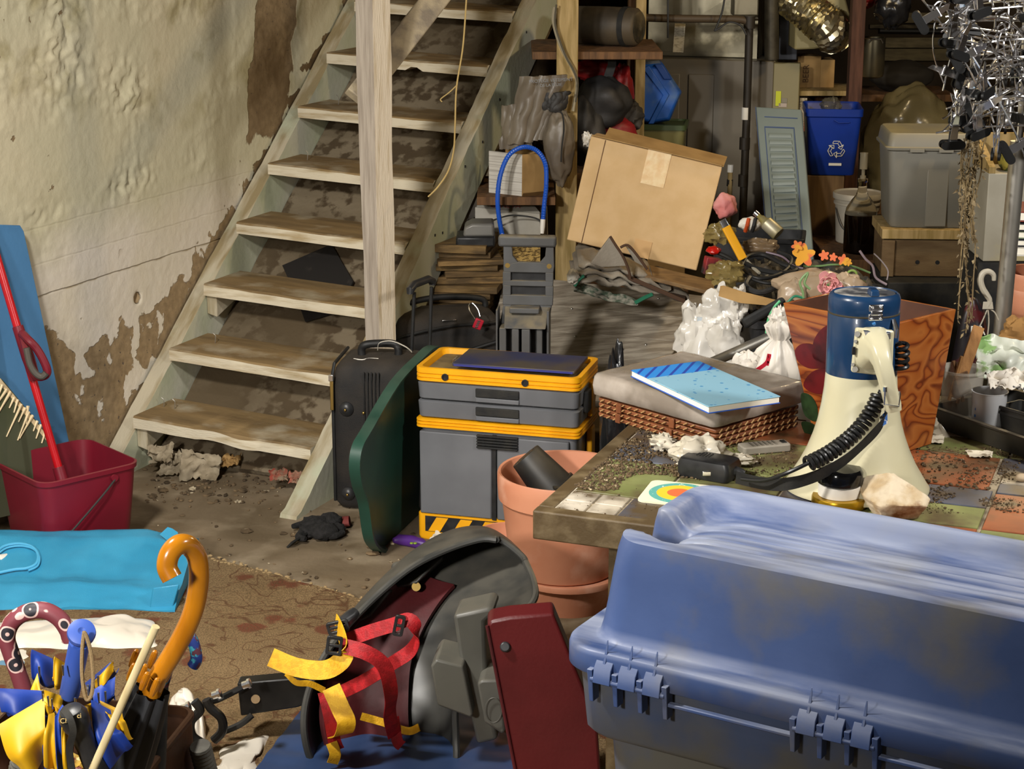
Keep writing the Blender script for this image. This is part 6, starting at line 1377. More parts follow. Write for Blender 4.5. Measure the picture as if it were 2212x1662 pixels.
rs = thing('pink_rose', 'pink artificial rose at the top of the wooden planter', 'artificial flower', AY(1790, 612, 4.35))
m_rose = pm('rose_pink', '#d99a98', .6, c2='#c98482', sc=8)
rr = random.Random(4)
for k in range(16):
    a = k*2.399; rad = .002+.00105*k; op = .35+.06*k
    c = V((rad*cos(a), -.008+.0006*k, rad*sin(a))); ux_ = V((-sin(a), 0, cos(a))); out_ = V((cos(a)*sin(op), -cos(op), sin(a)*sin(op)))
    w = .006+.0006*k
    MB().sheet(lambda s, t: c+ux_*(w*(2*s-1)*(1-.35*t))+out_*(.010+.00045*k)*t+V((cos(a), 0, sin(a)))*(.0024*(1-(2*s-1)**2)), 6, 5, .0009).build('petal', m_rose, rs, smooth=60)
MB().tube([(0, .01, -.005), (.01, .03, -.05), (.02, .05, -.09)], .003, 6).build('stem', pm('stem_green', '#5d7a4a', .6), rs)
for k, (c, pts, lab) in enumerate((('#6f8a5a', [(1722, 690), (1735, 640), (1728, 610), (1745, 590), (1738, 612), (1750, 625)], 'twisted pale green plastic stem left of the pink rose'), ('#7f9a4a', [(1820, 600), (1838, 585), (1850, 590), (1845, 602), (1832, 598), (1870, 610)], 'curly light green wire right of the pink rose'), ('#8a7a80', [(1857, 542), (1870, 560), (1885, 575), (1892, 600), (1915, 615)], 'stiff lilac wire bending up behind the megaphone'), ('#8a8080', [(1888, 548), (1905, 565), (1918, 585), (1916, 605)], 'second stiff wire bending up behind the megaphone'), ('#1f6a4d', [(1700, 700), (1690, 672), (1705, 650), (1720, 640), (1745, 650), (1760, 665)], 'dark green coated wire at the planter corner'), ('#4aa06a', [(1655, 720), (1660, 690), (1672, 665), (1685, 650)], 'green braided cord hanging over the tied white bag'))):
    o = MB().tube(spline([AY(u, v, 4.6 if k == 5 else 4.75 if k in (0, 4) else 5.05) for u, v in pts], 7), .0035 if k != 3 else .002, 7).build('wire_stem', pm('wirestem%d' % k, c, .5), world=True); tag(o, lab, 'wire')
o = MB().loft([[AY(u, v, 4.78) for u, v in ((1600, 690), (1690, 640), (1700, 655), (1610, 712))], [AY(u, v, 4.84) for u, v in ((1600, 690), (1690, 640), (1700, 655), (1610, 712))]]).build('black_case', m_blackmat, world=True, bevel=.008); tag(o, 'slim black fabric case leaning on the front of the black crate', 'case')
# ------------------------------------------------------------------ shelf behind the stair
def pole_px(name, label, u0, u1, v0, y, mat, d=.05, vbot=None, cat='post'):
    a = AY(u0, v0, y); c = AY(u1, v0, y); zt = 2.44
    b = MB(); z0 = 0 if vbot is None else AY(u0, vbot, y).z
    b.box(((a.x+c.x)/2, y+d/2, (zt+z0)/2), (c.x-a.x, d, zt-z0)); o = b.build(name, mat, world=True, bevel=.003); return tag(o, label, cat)
pole_px('shelf_post', 'pale rough lumber post behind the stair, carrying the shelf with cables', 1202, 1248, 200, 6.75, m_rawood, .04)
pole_px('shelf_post', 'brown lumber post between the red sacks and the blue case', 1372, 1394, 150, 7.35, m_rawood, .04)
pole_px('shelf_post', 'dark brown lumber post directly left of the brown post by the blue case', 1355, 1371, 150, 7.40, m_brownwood, .05)
def shelf(label, u0, u1, v, y0, y1, mat, t=.03, name='shelf_board'):
    a, c = AY(u0, v, y0), AY(u1, v, y0); o = MB().box(((a.x+c.x)/2, (y0+y1)/2, a.z-t/2), (c.x-a.x, y1-y0, t)).build(name, mat, world=True, bevel=.002); return tag(o, label, 'shelf')
shelf('thin brown wooden shelf board holding the rolled black mat', 1150, 1432, 112, 6.80, 7.33, m_brownwood, .028)
s2 = shelf('dusty shelf board under the printed carton behind the stair', 1030, 1200, 426, 6.62, 7.1, m_brownwood, .03)
zS = AY(1250, 112, 6.8).z
rl = thing('rolled_mat', 'rolled dusty black mat with clear round ends on the upper shelf', 'roll', (AY(1310, 60, 7.05).x, 7.05, zS))
T = Matrix.Translation((0, 0, .073)) @ Matrix.Rotation(-.45, 4, 'Z') @ Matrix.Rotation(pi/2, 4, 'Y')
MB().lathe([(.06, -.13), (.07, -.12), (.072, 0), (.07, .12), (.06, .13)], 36, T).build('roll', pm('dusty_roll', '#2f281e', .6, c2='#4c4130', sc=7), rl, smooth=50)
for s in (-1, 1): MB().lathe([(.058, .128*s), (.058, .134*s), (.05, .138*s), (.001, .139*s)], 30, T).build('end_disc', pm('end_disc', '#5b503c', .2, c2='#2d2920', sc=9), rl, smooth=50)
MB().lathe([(.0735, .07), (.0735, .09)], 36, T).build('strap', m_blackmat, rl)
def sack(name, label, u, v, y, r, mat, seed, amp=.3, sc=2.3, cat='bag', nu=36, nv=26):
    p = AY(u, v, y); b = blob(*r, amp, sc, seed, nu, nv); o = b.build(name, mat, loc=p, smooth=50); return tag(o, label, cat)
m_blk = pm('black_duffel', '#1c1b1b', .6, c2='#2d2a27', sc=7, bump=.6, bsc=18); m_rsk = pm('red_nylon', '#8c1a1c', .5, c2='#741416', sc=6, bump=.5, bsc=16)
sack('red_bag', 'dark red bag tucked under the shelf above the black duffel', 1285, 152, 7.18, (.085, .06, .045), m_rsk, 3, .15)
sack('black_duffel', 'crumpled black cloth duffel stuffed below the shelf', 1300, 222, 6.98, (.105, .09, .105), m_blk, 9, .28, 1.1)
sack('black_duffel', 'limp black cloth bag hanging lower behind the big cardboard box', 1262, 285, 6.92, (.075, .08, .13), m_blk, 14, .25, 1.1)
sack('red_sack', 'red nylon sack bulging beside the dark brown post', 1345, 200, 7.22, (.045, .06, .11), m_rsk, 19, .2, 2)
sack('red_sack', 'red nylon sack directly above the top edge of the big cardboard box', 1327, 285, 7.05, (.085, .07, .06), m_rsk, 24, .12, 2)
sack('dark_bag', 'greyish black bag squeezed between the two red sacks', 1362, 250, 7.12, (.05, .06, .055), pm('grey_black_bag', '#35312b', .7, bump=.5, bsc=20), 29, .25)
sack('white_rag', 'small white rag at the top left corner of the big cardboard box', 1268, 300, 6.75, (.018, .02, .025), m_white, 5, .5, 3, 'rag', 24, 16)
# base below the hanging sacks
o = MB().box((AY(1300, 330, 7.1).x, 7.13, .45), (.34, .30, .86)).build('wooden_chest', m_brownwood, world=True, bevel=.004); tag(o, 'dark wooden chest below the black and red sacks', 'chest')
MB().ribbon([AY(1322, 105, 7.0), AY(1322, 140, 6.99), AY(1312, 170, 6.98)], V((1, 0, 0)), .032, .004).build('hanging_strap', m_blackmat, rl, world=True)
# cables on the pale post
b = MB().tube(spline([AY(u, v, 6.72) for u, v in ((1198, 15), (1195, 45), (1205, 85), (1218, 115), (1232, 140), (1244, 165), (1246, 190), (1240, 225), (1238, 240))], 7), .006, 7)
o = b.build('cable', pm('white_cable', '#8f846c', .6), world=True); tag(o, 'dirty white cable looped down the pale lumber post', 'cable')
b = MB().tube(spline([AY(u, v, 6.715) for u, v in ((1202, 10), (1199, 50), (1210, 90), (1224, 125), (1238, 150), (1248, 180), (1244, 220))], 7), .0035, 7)
o = b.build('cable', pm('dark_cable', '#4a4334', .6), world=True); tag(o, 'thin dark cable twisted beside the dirty white cable on the post', 'cable')
# grey rain covers
m_vinyl = pm('grey_brown_vinyl', '#6e6455', .42, c2='#5b5145', sc=5, bump=.5, bsc=12)
rc1 = thing('rain_cover', 'folded grey vinyl rain cover with black lettering propped against the pale post', 'cover', AY(1155, 318, 6.66))
def drape(pts, y, seed, amp=.014, nm='vinyl', par=None, mat=m_vinyl):
    c4 = [AY(u, v, y) for u, v in pts]
    return MB().sheet(lambda a, c: c4[0].lerp(c4[1], a).lerp(c4[3].lerp(c4[2], a), c)+V((.006*nz((c*5, a*2, 0), 1, seed), -amp*1.6*sin(pi*a)+amp*nz((a*6, c*1.5, 0), 1, seed)+amp*.35*sin(a*8+seed)+amp*.5*nz((a*9, c*4, 0), 1, seed+4), 0)), 40, 30, .012).build(nm, mat, par, world=True, smooth=60)
drape([(1126, 165), (1222, 160), (1172, 300), (1100, 312)], 6.68, 3, .013, 'fold', rc1); drape([(1090, 230), (1132, 215), (1150, 320), (1080, 322)], 6.70, 7, .010, 'fold', rc1)
drape([(1176, 200), (1228, 196), (1215, 240), (1172, 236)], 6.67, 12, .008, 'dark_pocket', rc1, m_blk)
for k, tx in enumerate(('PROTEGE VETEMENT', 'DE LA PLUIE')): text_mesh(tx, .0165-.002*k, m_black, rc1, WM[rc1].inverted() @ AY(1190, 174+10*k, 6.595), (radians(80), radians(-4), -.1))
rc2 = thing('rain_cover', 'second grey vinyl cover bag hanging with a black cord below the lettered cover', 'cover', AY(1205, 400, 6.60))
b = blob(.055, .05, .135, .16, 2.2, 5, 36, 30); b.build('pouch', m_vinyl, rc2, world=False, smooth=60, loc=WM[rc2].inverted() @ AY(1208, 318, 6.66))
MB().tube(spline([AY(u, v, 6.59) for u, v in ((1205, 240), (1215, 248), (1218, 280), (1214, 315), (1212, 350))], 6), .003, 6).build('draw_cord', m_blackmat, rc2, world=True)
# printed carton, hose, geneva box
pcb = thing('printed_carton', 'small white carton with grey print lines and an open brown end, on the dusty shelf', 'box', AY(1115, 428, 6.64))
A = [AY(1056, 425, 6.72), AY(1127, 430, 6.64), AY(1128, 334, 6.64), AY(1056, 326, 6.72)]; Bq = [AY(1127, 430, 6.64), AY(1181, 424, 6.70), AY(1180, 332, 6.70), AY(1128, 334, 6.64)]
m_print = pm('printed_card', '#c2bdb4', .7, c2='#a7a198', sc=5, st=(.2, .2, 30), lo=.5, hi=.55)
MB().loft([A, [p+V((.005, .004, 0)) for p in A]]).build('printed_side', m_print, pcb, world=True)
MB().loft([Bq, [p+V((-.003, .005, 0)) for p in Bq]]).build('brown_side', m_cardbrown, pcb, world=True)
A2 = [p+V((.06, .085, 0)) for p in A]; MB().loft([A2, [p+V((.005, .004, 0)) for p in A2]]).build('rear_side', m_cardbrown, pcb, world=True)
Lf = [AY(1127, 428, 6.635), AY(1182, 422, 6.695), AY(1184, 412, 6.66), AY(1130, 418, 6.60)]; MB().loft([Lf, [p+V((0, 0, .003)) for p in Lf]]).build('end_flap', m_cardbrown, pcb, world=True)
hs = thing('blue_hose', 'bright blue ribbed hose arching over the printed carton, with a white end', 'hose', AY(1130, 500, 6.56))
P = spline([AY(u, v, y) for u, v, y in ((1086, 512, 6.55), (1078, 470, 6.55), (1075, 425, 6.55), (1082, 375, 6.56), (1100, 335, 6.58), (1130, 318, 6.60), (1160, 326, 6.62), (1178, 355, 6.62), (1180, 400, 6.6), (1176, 440, 6.58), (1173, 476, 6.58))], 14)
MB().tube(P, [.0078+(.0012 if k % 2 else 0) for k in range(len(P))], 10).build('ribbed_tube', pm('hose_blue', '#1450b8', .35), hs, world=True, smooth=25)
MB().tube([AY(1173, 474, 6.58), AY(1172, 490, 6.575), AY(1171, 505, 6.57)], [.0095, .0095, .007], 12).build('end_fitting', m_white, hs, world=True)
gb2 = thing('lettered_box', 'white box with faint red lettering GENEVA under the dusty shelf', 'box', AY(1095, 520, 6.75))
A = [AY(1026, 520, 6.78), AY(1168, 525, 6.70), AY(1166, 462, 6.70), AY(1026, 448, 6.78)]; MB().loft([A, [p+V((.03, .16, 0)) for p in A]]).build('carton', pm('dingy_white_card', '#aaa59b', .8, c2='#938d80', sc=5), gb2, world=True, bevel=.002)
A = [AY(1030, 448, 6.775), AY(1166, 462, 6.695), AY(1140, 430, 6.80), AY(1050, 424, 6.86)]; MB().loft([A, [p+V((0, .01, .004)) for p in A]]).build('open_flap', pm('dingy_white_card', '#aaa59b', .8), gb2, world=True)
text_mesh('GENEVA', .030, pm('faded_red', '#7a3a34', .7), gb2, WM[gb2].inverted() @ (AY(1092, 446, 6.765)+V((0, -.006, .004))), (radians(50), 0, -.18))
MB().tube(spline([AY(u, v, 6.66) for u, v in ((1060, 478), (1100, 466), (1140, 468), (1165, 476), (1168, 490))], 6), .003, 6).build('loose_cord', m_wire, gb2, world=True)
pwt = thing('power_tool_case', 'black and silver plastic appliance sitting on the stacked boards', 'appliance', AY(1030, 530, 6.56))
A = [(985, 512), (1068, 512), (1070, 534), (984, 538)]; q = [AY(u, v, 6.5) for u, v in A]; MB().loft([q, [p+V((0, .13, 0)) for p in q]]).build('base', m_black, pwt, world=True, bevel=.008)
A = [(1000, 512), (1003, 492), (1020, 484), (1066, 484), (1068, 512)]; q = [AY(u, v, 6.505) for u, v in A]; MB().loft([q, [p+V((0, .12, 0)) for p in q]]).build('silver_hood', pm('silver_plastic', '#84827d', .35, .4), pwt, world=True, bevel=.008)
rr = random.Random(8); zt = .715; k = 0; cx0 = AY(1010, 590, 6.6).x
while zt > .03:
    a = AY(1010+rr.uniform(-10, 10), 590, 6.62); t = rr.uniform(.014, .03); w = rr.uniform(.21, .27); dd = rr.uniform(.28, .34)
    n_ = ('topmost', 'second', 'third', 'fourth', 'fifth', 'sixth', 'seventh', 'eighth')[k] if k < 8 else None
    o = MB().box((0, 0, t/2), (w, dd, t)).build('stacked_board', pm('stack_wood%d' % (k % 3), ('#7a6038', '#6a5230', '#86693f')[k % 3], .8, c2='#4e3c22', sc=5, st=(2, 9, 9), bump=.4, bsc=40), loc=(cx0+rr.uniform(-.018, .018), 6.66+rr.uniform(-.02, .02), zt-t), rot=(0, rr.uniform(-.01, .01), rr.uniform(-.22, .12)), bevel=.002)
    tag(o, ('topmost board of the stack of old boards behind the suitcases' if k == 0 else '%s board from the top of the old board stack behind the suitcases' % n_) if n_ else 'old board low in the stack behind the suitcases', 'board', 'stacked old boards'); zt -= t+.0015; k += 1
bo = MB().box((0, 0, 0), (.155, .004, .062)).build('script_carton', pm('script_paper', '#a98a4a', .8, c2='#5a4318', sc=60, st=(1, 1, 3), lo=.5, hi=.53), loc=AY(1122, 552, 6.74), rot=(-.35, 0, -.05)); tag(bo, 'tan card covered in brown script seen through the cart handle opening', 'card')
o = MB().box((AY(1105, 600, 6.8).x, 6.84, .33), (.15, .14, .66)).build('brown_box', m_cardbrown, world=True, bevel=.003); tag(o, 'brown box behind the folding cart', 'box')
# ------------------------------------------------------------------ furnace and ducts
FY = 8.0
m_furn = pm('furnace_taupe', '#6c6455', .5, c2='#645c4e', sc=2); m_furn2 = pm('furnace_lamplit', '#8f8560', .5, c2='#857b56', sc=2)  # second tone, paler and yellower, puts warm lamp light into the side panels
fa, fb = AY(1380, 125, FY), AY(1672, 128, FY-.15)
fx_ = (fb-fa); fx_.z = 0; FW = fx_.length; fya = math.atan2(fx_.y, fx_.x)
fur = thing('furnace', 'tall taupe sheet metal furnace cabinet at the back with creased front panels', 'furnace', (fa.x, fa.y, 0), fya)
FH = fa.z
MB().box((FW/2, .35, FH/2), (FW, .7, FH)).build('cabinet', m_furn, fur, bevel=.004)
I = WM[fur].inverted()
for u0, u1 in ((1410, 1468), (1487, 1545)):
    a, c = I @ AY(u0, 145, FY-.07), I @ AY(u1, 145, FY-.07); MB().box(((a.x+c.x)/2, -.004, FH*.52), (c.x-a.x, .008, FH*.86)).build('front_panel', m_furn, fur, bevel=.004)
a = I @ AY(1672, 180, FY-.15)
MB().box((FW+.0, .20, FH-.17), (.006, .36, .34)).build('side_panel', m_furn2, fur)
MB().box((FW+.055, .012, FH-.165), (.11, .03, .32)).build('side_cover', m_furn2, fur, bevel=.004)
for (u, v, w, h, c, lab) in ((1680, 214, .022, .062, '#c9cf2a', 'fluorescent yellow sticker'), (1694, 218, .022, .02, '#8a8270', 'grey data plate'), (1690, 228, .034, .016, '#b8a89a', 'red and white sticker'), ):
    p = I @ AY(u, v, FY-.18); o = MB().box((p.x, -.006, p.z), (w, .003, h)).build('sticker', pm('st'+c, c, .6), fur); o['label'] = lab
wl_ = MB().box((0, 0, 0), (.030, .003, .13)).build('warning_label', pm('warn_label', '#b5a88c', .7, c2='#5d5242', sc=40, st=(1, 1, 4), lo=.55, hi=.6), fur, loc=(FW+.125, .05, FH-.22))
MB().box((FW+.138, .05, FH-.27), (.014, .004, .05)).build('orange_label', pm('orange_label', '#b8592c', .6), fur)
m_galv = pm('galvanised', '#8d8672', .38, .75, c2='#6a6350', sc=6, c3='#a89f84', sc3=9, lo3=.55, hi3=.7)
m_galvd = pm('dark_galvanised', '#4a4436', .5, .5, c2='#332e24', sc=14)
pl = thing('duct_plenum', 'galvanised sheet metal plenum on top of the furnace', 'duct', (fa.x, fa.y+.05, FH+.001), fya)
b = MB().box((FW/2-.02, .3, .17), (FW-.1, .5, .34)); b.build('plenum_box', m_galv, pl, bevel=.003)
MB().loft([[(.06, .048, .02), (FW-.1, .048, .02), (FW-.1, .048, .31), (FW-.35, .04, .16)], [(.06, .049, .02), (FW-.1, .049, .02), (FW-.1, .049, .31), (FW-.35, .049, .16)]]).build('creased_face', m_galv, pl)
MB().box((FW/2-.02, .25, .45), (FW-.0, .62, .20)).build('duct_trunk', m_galvd, pl, bevel=.003)
MB().box((FW-.085, .04, .17), (.03, .02, .34)).build('corner_seam', m_galv, pl)
tg = MB().box((0, 0, 0), (.044, .002, .118)).build('paper_tag', pm('tag_paper', '#b5ab94', .8, c2='#8f866f', sc=50, st=(1, 1, 6), lo=.52, hi=.58), loc=AY(1467, 82, FY-.2), rot=(0, .05, 0)); tag(tg, 'white paper inspection tag hanging in front of the furnace plenum', 'tag')
MB().cyl((0, 0, .06), (.002, .03, .14), .001, 5).build('tag_wire', m_steel, tg)
for k, (pts, lab) in enumerate((([(1566, -10), (1560, 25), (1548, 58), (1544, 66), (1552, 62), (1575, 48), (1600, 55), (1612, 75)], 'black hooked wire hanging in front of the plenum corner'), ([(1443, -10), (1443, 40), (1443, 82)], 'straight dark wire hanging left of the paper tag'))):
    o = MB().tube(spline([AY(u, v, FY-.4) for u, v in pts], 6), .004, 6).build('hanging_wire', m_wire, world=True); tag(o, lab, 'wire')
pp_ = thing('drain_pipe', 'dark iron pipe running across and then down the front of the furnace', 'pipe', AY(1605, 460, FY-.35))
yP = FY-.32
MB().tube(spline([AY(u, v, yP) for u, v in ((1385, 38), (1450, 40), (1540, 41), (1595, 42), (1614, 48), (1619, 66))], 5), .016, 14).build('horizontal_run', pm('brown_pipe', '#4b3d2b', .6), pp_, world=True)
p = AY(1619, 60, yP); MB().tube([AY(1619, 55, yP), AY(1613, 250, yP), AY(1604, 480, yP), V((AY(1598, 560, yP).x, yP, 0))], .0165, 14).build('vertical_run', pm('black_pipe', '#2a241c', .55), pp_, world=True)
for v, r in ((48, .023), (310, .022), (390, .021), (245, .018)): q = AY(1619-(v-50)*.04, v, yP); MB().cyl(q+V((0, 0, .025)), q-V((0, 0, .025)), r, 14).build('coupling', pm('black_pipe', '#2a241c', .55) if v != 245 else m_white, pp_, world=True)
fl = thing('flue_duct', 'vertical dark metal flue duct beside the foil hose', 'duct', AY(1690, 120, 7.9))
MB().cyl(AY(1667, 128, 7.75), AY(1667, -60, 7.75), .03, 20).build('flue_pipe', m_galvd, fl, world=True); 
b = MB(); a, c = AY(1680, 125, 7.9), AY(1722, 125, 7.9); b.box(((a.x+c.x)/2, 7.98, a.z+.2), (c.x-a.x, .16, .42)); b.build('duct_box', pm('blue_grey_metal', '#4c4d52', .4, .6, c2='#38383b', sc=6), fl, world=True, bevel=.004)
b = MB(); a, c = AY(1585, 30, 7.75), AY(1640, 30, 7.75); b.box(((a.x+c.x)/2, 7.82, a.z+.12), (c.x-a.x, .1, .26)); b.build('foil_joint', m_galv, fl, world=True, bevel=.006)
fo_ = thing('foil_hose', 'crinkled shiny foil flexible duct curving into the humidifier', 'hose', AY(1740, 60, 7.7))
P = spline([AY(u, v, y) for u, v, y in ((1655, -60, 7.85), (1695, -15, 7.8), (1735, 15, 7.72), (1768, 42, 7.66), (1786, 58, 7.66), (1799, 74, 7.82))], 18); n = len(P)
b = MB(); b.tube(P, [.074+(.007 if k % 3 == 0 else -.004) for k in range(n)], 40)
for p in b.v: p += V((nz((p.x*55, p.y*55, p.z*55), 1, 1), nz((p.x*55, p.y*55, p.z*55), 1, 4), nz((p.x*55, p.y*55, p.z*55), 1, 8)))*.008
b.build('foil_tube', pm('foil', '#ddd3b2', .34, 1.0), fo_, world=True, smooth=15)
hu = thing('humidifier', 'cream furnace humidifier housing with a curved front and a small dark grille', 'humidifier', AY(1770, 105, 7.75))
A = [(1716, 108), (1722, -40), (1800, -40), (1828, 0), (1836, 30), (1832, 75), (1822, 94), (1760, 106)]
q = [AY(u, v, 7.72) for u, v in A]; MB().loft([q, [p+V((0, .22, 0)) for p in q]]).build('housing', pm('cream_housing', '#a3966a', .5, c2='#978a5e', sc=3), hu, world=True, bevel=.008)
for u0, u1 in ((1806, 1814), (1818, 1828)): q = [AY(u, v, 7.715) for u, v in ((u0, 40), (u1, 38), (u1-2, 64), (u0-1, 67))]; MB().loft([q, [p+V((0, .01, 0)) for p in q]]).build('grille', m_blackmat, hu, world=True)
pole_px('support_post', 'reddish brown timber post right of the humidifier', 1837, 1866, 120, 7.55, pm('red_brown_timber', '#59392a', .8, c2='#3f261a', sc=5, st=(9, 9, 1), bump=.3, bsc=30), .06)
# boards, pipe and stuff on the back wall
for k, (u0, u1, v0, v1, c) in enumerate(((1905, 2080, 28, 50, '#7d7253'), (1895, 2060, 82, 104, '#857a5c'), (1900, 2060, 106, 132, '#7d7253'), (1880, 2100, 54, 62, '#3a3226'))):
    a, c_ = AY(u0, v1, 10.15), AY(u1, v0, 10.15); o = MB().box(((a.x+c_.x)/2, 10.18, (a.z+c_.z)/2), (c_.x-a.x, .03, c_.z-a.z)).build('pale_board', pm('wallboard'+c, c, .8, c2='#6a6048', sc=6, st=(2, 9, 9)), world=True, bevel=.002)
    tag(o, ('top pale board on the back wall behind the chrome hangers', 'middle pale board on the back wall, level with the steel pot', 'lowest pale board on the back wall above the dark duffel', 'dark thin pipe-like batten between the pale wall boards')[k], 'board')
o = MB().tube([AY(1900, 66, 10.16), AY(2100, 68, 10.16)], .012, 10).build('thin_pipe', m_wire, world=True); tag(o, 'thin dark pipe along the back wall behind the refuse sack', 'pipe')
sp_ = thing('steel_pot', 'dented steel stock pot hanging beside the reddish post', 'pot', AY(1883, 168, 7.9))
p = WM[sp_].translation; MB().lathe([(.03, 0), (.046, .006), (.05, .02), (.05, .165), (.053, .168), (.05, .17), (.047, .166), (.046, .02)], 32).build('pot_shell', pm('dull_steel', '#a39a7e', .3, .9, c2='#8b8268', sc=5), sp_, smooth=40)
MB().tube([(-.03, -.045, .15), (-.02, -.056, .166), (.02, -.056, .166), (.03, -.045, .15)], .004, 6).build('pot_handle', m_steel, sp_)
sack('refuse_sack', 'shiny black refuse sack hanging from the ceiling left of the chrome hangers', 1928, 15, 7.6, (.07, .07, .085), pm('black_sack', '#141415', .25), 21, .25)
sack('red_cloth', 'bit of red cloth at the top edge beside the hanging refuse sack', 1868, 0, 7.75, (.04, .04, .035), m_rsk, 26, .25, 2.3, 'cloth')
bk = AY(1950, 195, 8.3)
o = sack('dark_duffel', 'dark rounded duffel bag on the back shelf below the pale boards', 1948, 165, 8.3, (.14, .1, .07), pm('dark_duffel', '#262119', .8), 31, .08, 2)
o = MB().box((AY(1900, 205, 8.3).x, 8.35, AY(1900, 205, 8.3).z), (.62, .35, .03)).build('wooden_shelf', m_brownwood, world=True); tag(o, 'dark wooden back shelf carrying the dark duffel', 'shelf')
o = MB().box((AY(1775, 200, 7.95).x, 8.0, AY(1775, 196, 7.95).z), (.30, .3, .02)).build('wooden_shelf', m_rawood, world=True); tag(o, 'narrow pale shelf just above the blue recycling bin', 'shelf')
for k, (u, v, w, h, lab) in enumerate(((1745, 162, .10, .15, 'dark brown carton with faint lettering right of the furnace'), (1785, 160, .06, .13, 'second dark carton beside the lettered one'))):
    p = AY(u, v+35, 8.0); o = MB().box((p.x, 8.05, p.z+h/2), (w, .12, h)).build('small_carton', m_cardbrown, world=True, bevel=.002); tag(o, lab, 'box')
    if k == 0: text_mesh('BEER', .036, m_brownwood, o, (-.012, -.062, .075), (pi/2, radians(-90), 0))
sack('clear_sheet', 'big cloudy plastic sheet bundled over the shelves at the back right', 1960, 320, 7.9, (.20, .14, .27), pm('cloudy_sheet', '#5d5338', .22, c2='#766a48', sc=4, alpha=.82, bump=.7, bsc=9), 41, .22, 1.8, 'plastic sheet', 50, 40)
o = MB().box((AY(1960, 400, 7.95).x, 8.1, .3), (.5, .3, .6)).build('storage_trunk', m_brownwood, world=True); tag(o, 'dark trunk under the bundled plastic sheet', 'trunk')
# ------------------------------------------------------------------ recycling bin, shutter panel, bench
rbz = AY(1800, 380, 7.3).z
rb = thing('recycling_bin', 'blue recycling bin with a white recycling symbol', 'bin', (AY(1800, 380, 7.3).x+.005, 7.42, rbz), -.10)
m_rb = pm('recycle_blue', '#0f2f86', .4, c2='#0c2870', sc=4)
def tb_(L_, W_, h, tap): return [ring(rrect(L_*w, W_*w, .02, 4), z) for z, w in ((0, tap*.97), (.006, tap), (h-.035, 1), (h-.03, 1.05), (h-.002, 1.06), (h, 1.04), (h-.01, .98), (.012, tap*.94))]
MB().loft(tb_(.215, .25, .265, .84)).build('bin_shell', m_rb, rb, smooth=40)
m_wpr = pm('white_print', '#cfcabc', .6)
Tr = Matrix.Translation((.014, -.1195, .105)) @ Matrix.Rotation(radians(-4.5), 4, 'X') @ Matrix.Scale(1.15, 4)
b = MB()
for k in range(3):
    T = Tr @ Matrix.Rotation(k*2*pi/3, 4, 'Y')
    for poly in ([(-.013, .020), (.004, .020), (.010, .028), (-.010, .028)], [(.004, .020), (.012, .008), (.020, .012), (.010, .028)], [(.006, .006), (.024, .016), (.017, .000)]):
        e = [V((x, 0, z)) for x, z in poly]; e.append(e[0])
        for p_, q_ in zip(e, e[1:]): b.tube([p_, q_], .0011, 4, T=T)
b.build('recycling_symbol', m_wpr, rb)
MB().box((.012, -.1145, .045), (.050, .004, .010)).build('white_bar', m_wpr, rb)
MB().tube([(.0, -.129, .222), (.02, -.131, .212), (.06, -.132, .214)], .003, 6).build('rim_step', m_rb, rb)
sack('clear_bottle_bag', 'clear plastic bag poking out of the blue recycling bin', 1795, 230, 7.42, (.04, .04, .035), pm('bag_clear_dark', '#5a5648', .2, alpha=.6, bump=.5, bsc=20), 51, .35)
pwb = MB().box((0, 0, rbz/2-.001), (.16, .28, rbz-.004)).build('plywood_stand', pm('old_plywood', '#6b5232', .8, c2='#543e24', sc=4, st=(8, 8, 1)), loc=(AY(1782, 400, 7.3).x, 7.46, 0), bevel=.003); tag(pwb, 'upright plywood stand under the blue recycling bin', 'stand')
shp = thing('shutter_panel', 'grey-blue plastic louvred shutter panel leaning against the furnace', 'shutter', (AY(1695, 540, 6.9).x, 6.95, 0))
q4 = [AY(1660, 560, 6.95), AY(1756, 548, 6.9), AY(1731, 236, 7.25), AY(1632, 230, 7.3)]
sx_ = (q4[1]-q4[0]); sz_ = (q4[3]-q4[0]); nrm = sx_.cross(sz_).normalized()
if nrm.y > 0: nrm = -nrm
m_sh = pm('shutter_grey', '#7c8681', .5, c2='#747e79', sc=3); m_shb = pm('shutter_edge_blue', '#44557a', .5)
def sq(a, c): return q4[0].lerp(q4[1], a).lerp(q4[3].lerp(q4[2], a), c)
def sq4(a0, a1, c0, c1, o): return [sq(a, c)+nrm*o for a, c in ((a0, c0), (a1, c0), (a1, c1), (a0, c1))]
MB().loft([sq4(0, 1, -1.2, 1, -.022), sq4(0, 1, -1.2, 1, 0)]).build('panel', m_sh, shp, world=True, bevel=.005)
MB().loft([sq4(-.012, 0, -1.2, 1, -.02), sq4(-.012, 0, -1.2, 1, -.004)]).build('blue_edge', m_shb, shp, world=True)
b = MB()
for a0, a1, c0, c1 in ((.16, .175, -.9, .86), (.80, .815, -.9, .86), (.16, .815, .86, .868), (.18, .9, .93, .936)): b.loft([sq4(a0, a1, c0, c1, -.001), sq4(a0, a1, c0, c1, .0015)])
b.build('groove_lines', m_shb, shp, world=True)
for k in range(30):
    c = .81-k*.046; b = MB(); b.loft([sq4(.24, .74, c-.016, c+.016, 0), sq4(.25, .73, c-.003, c+.005, .0035)]); b.build('louvre', m_sh, shp, world=True)
cane = thing('walking_cane', 'wooden stick with a pale handle leaning against the furnace', 'stick', (AY(1578, 500, 7.4).x, 7.4, 0))
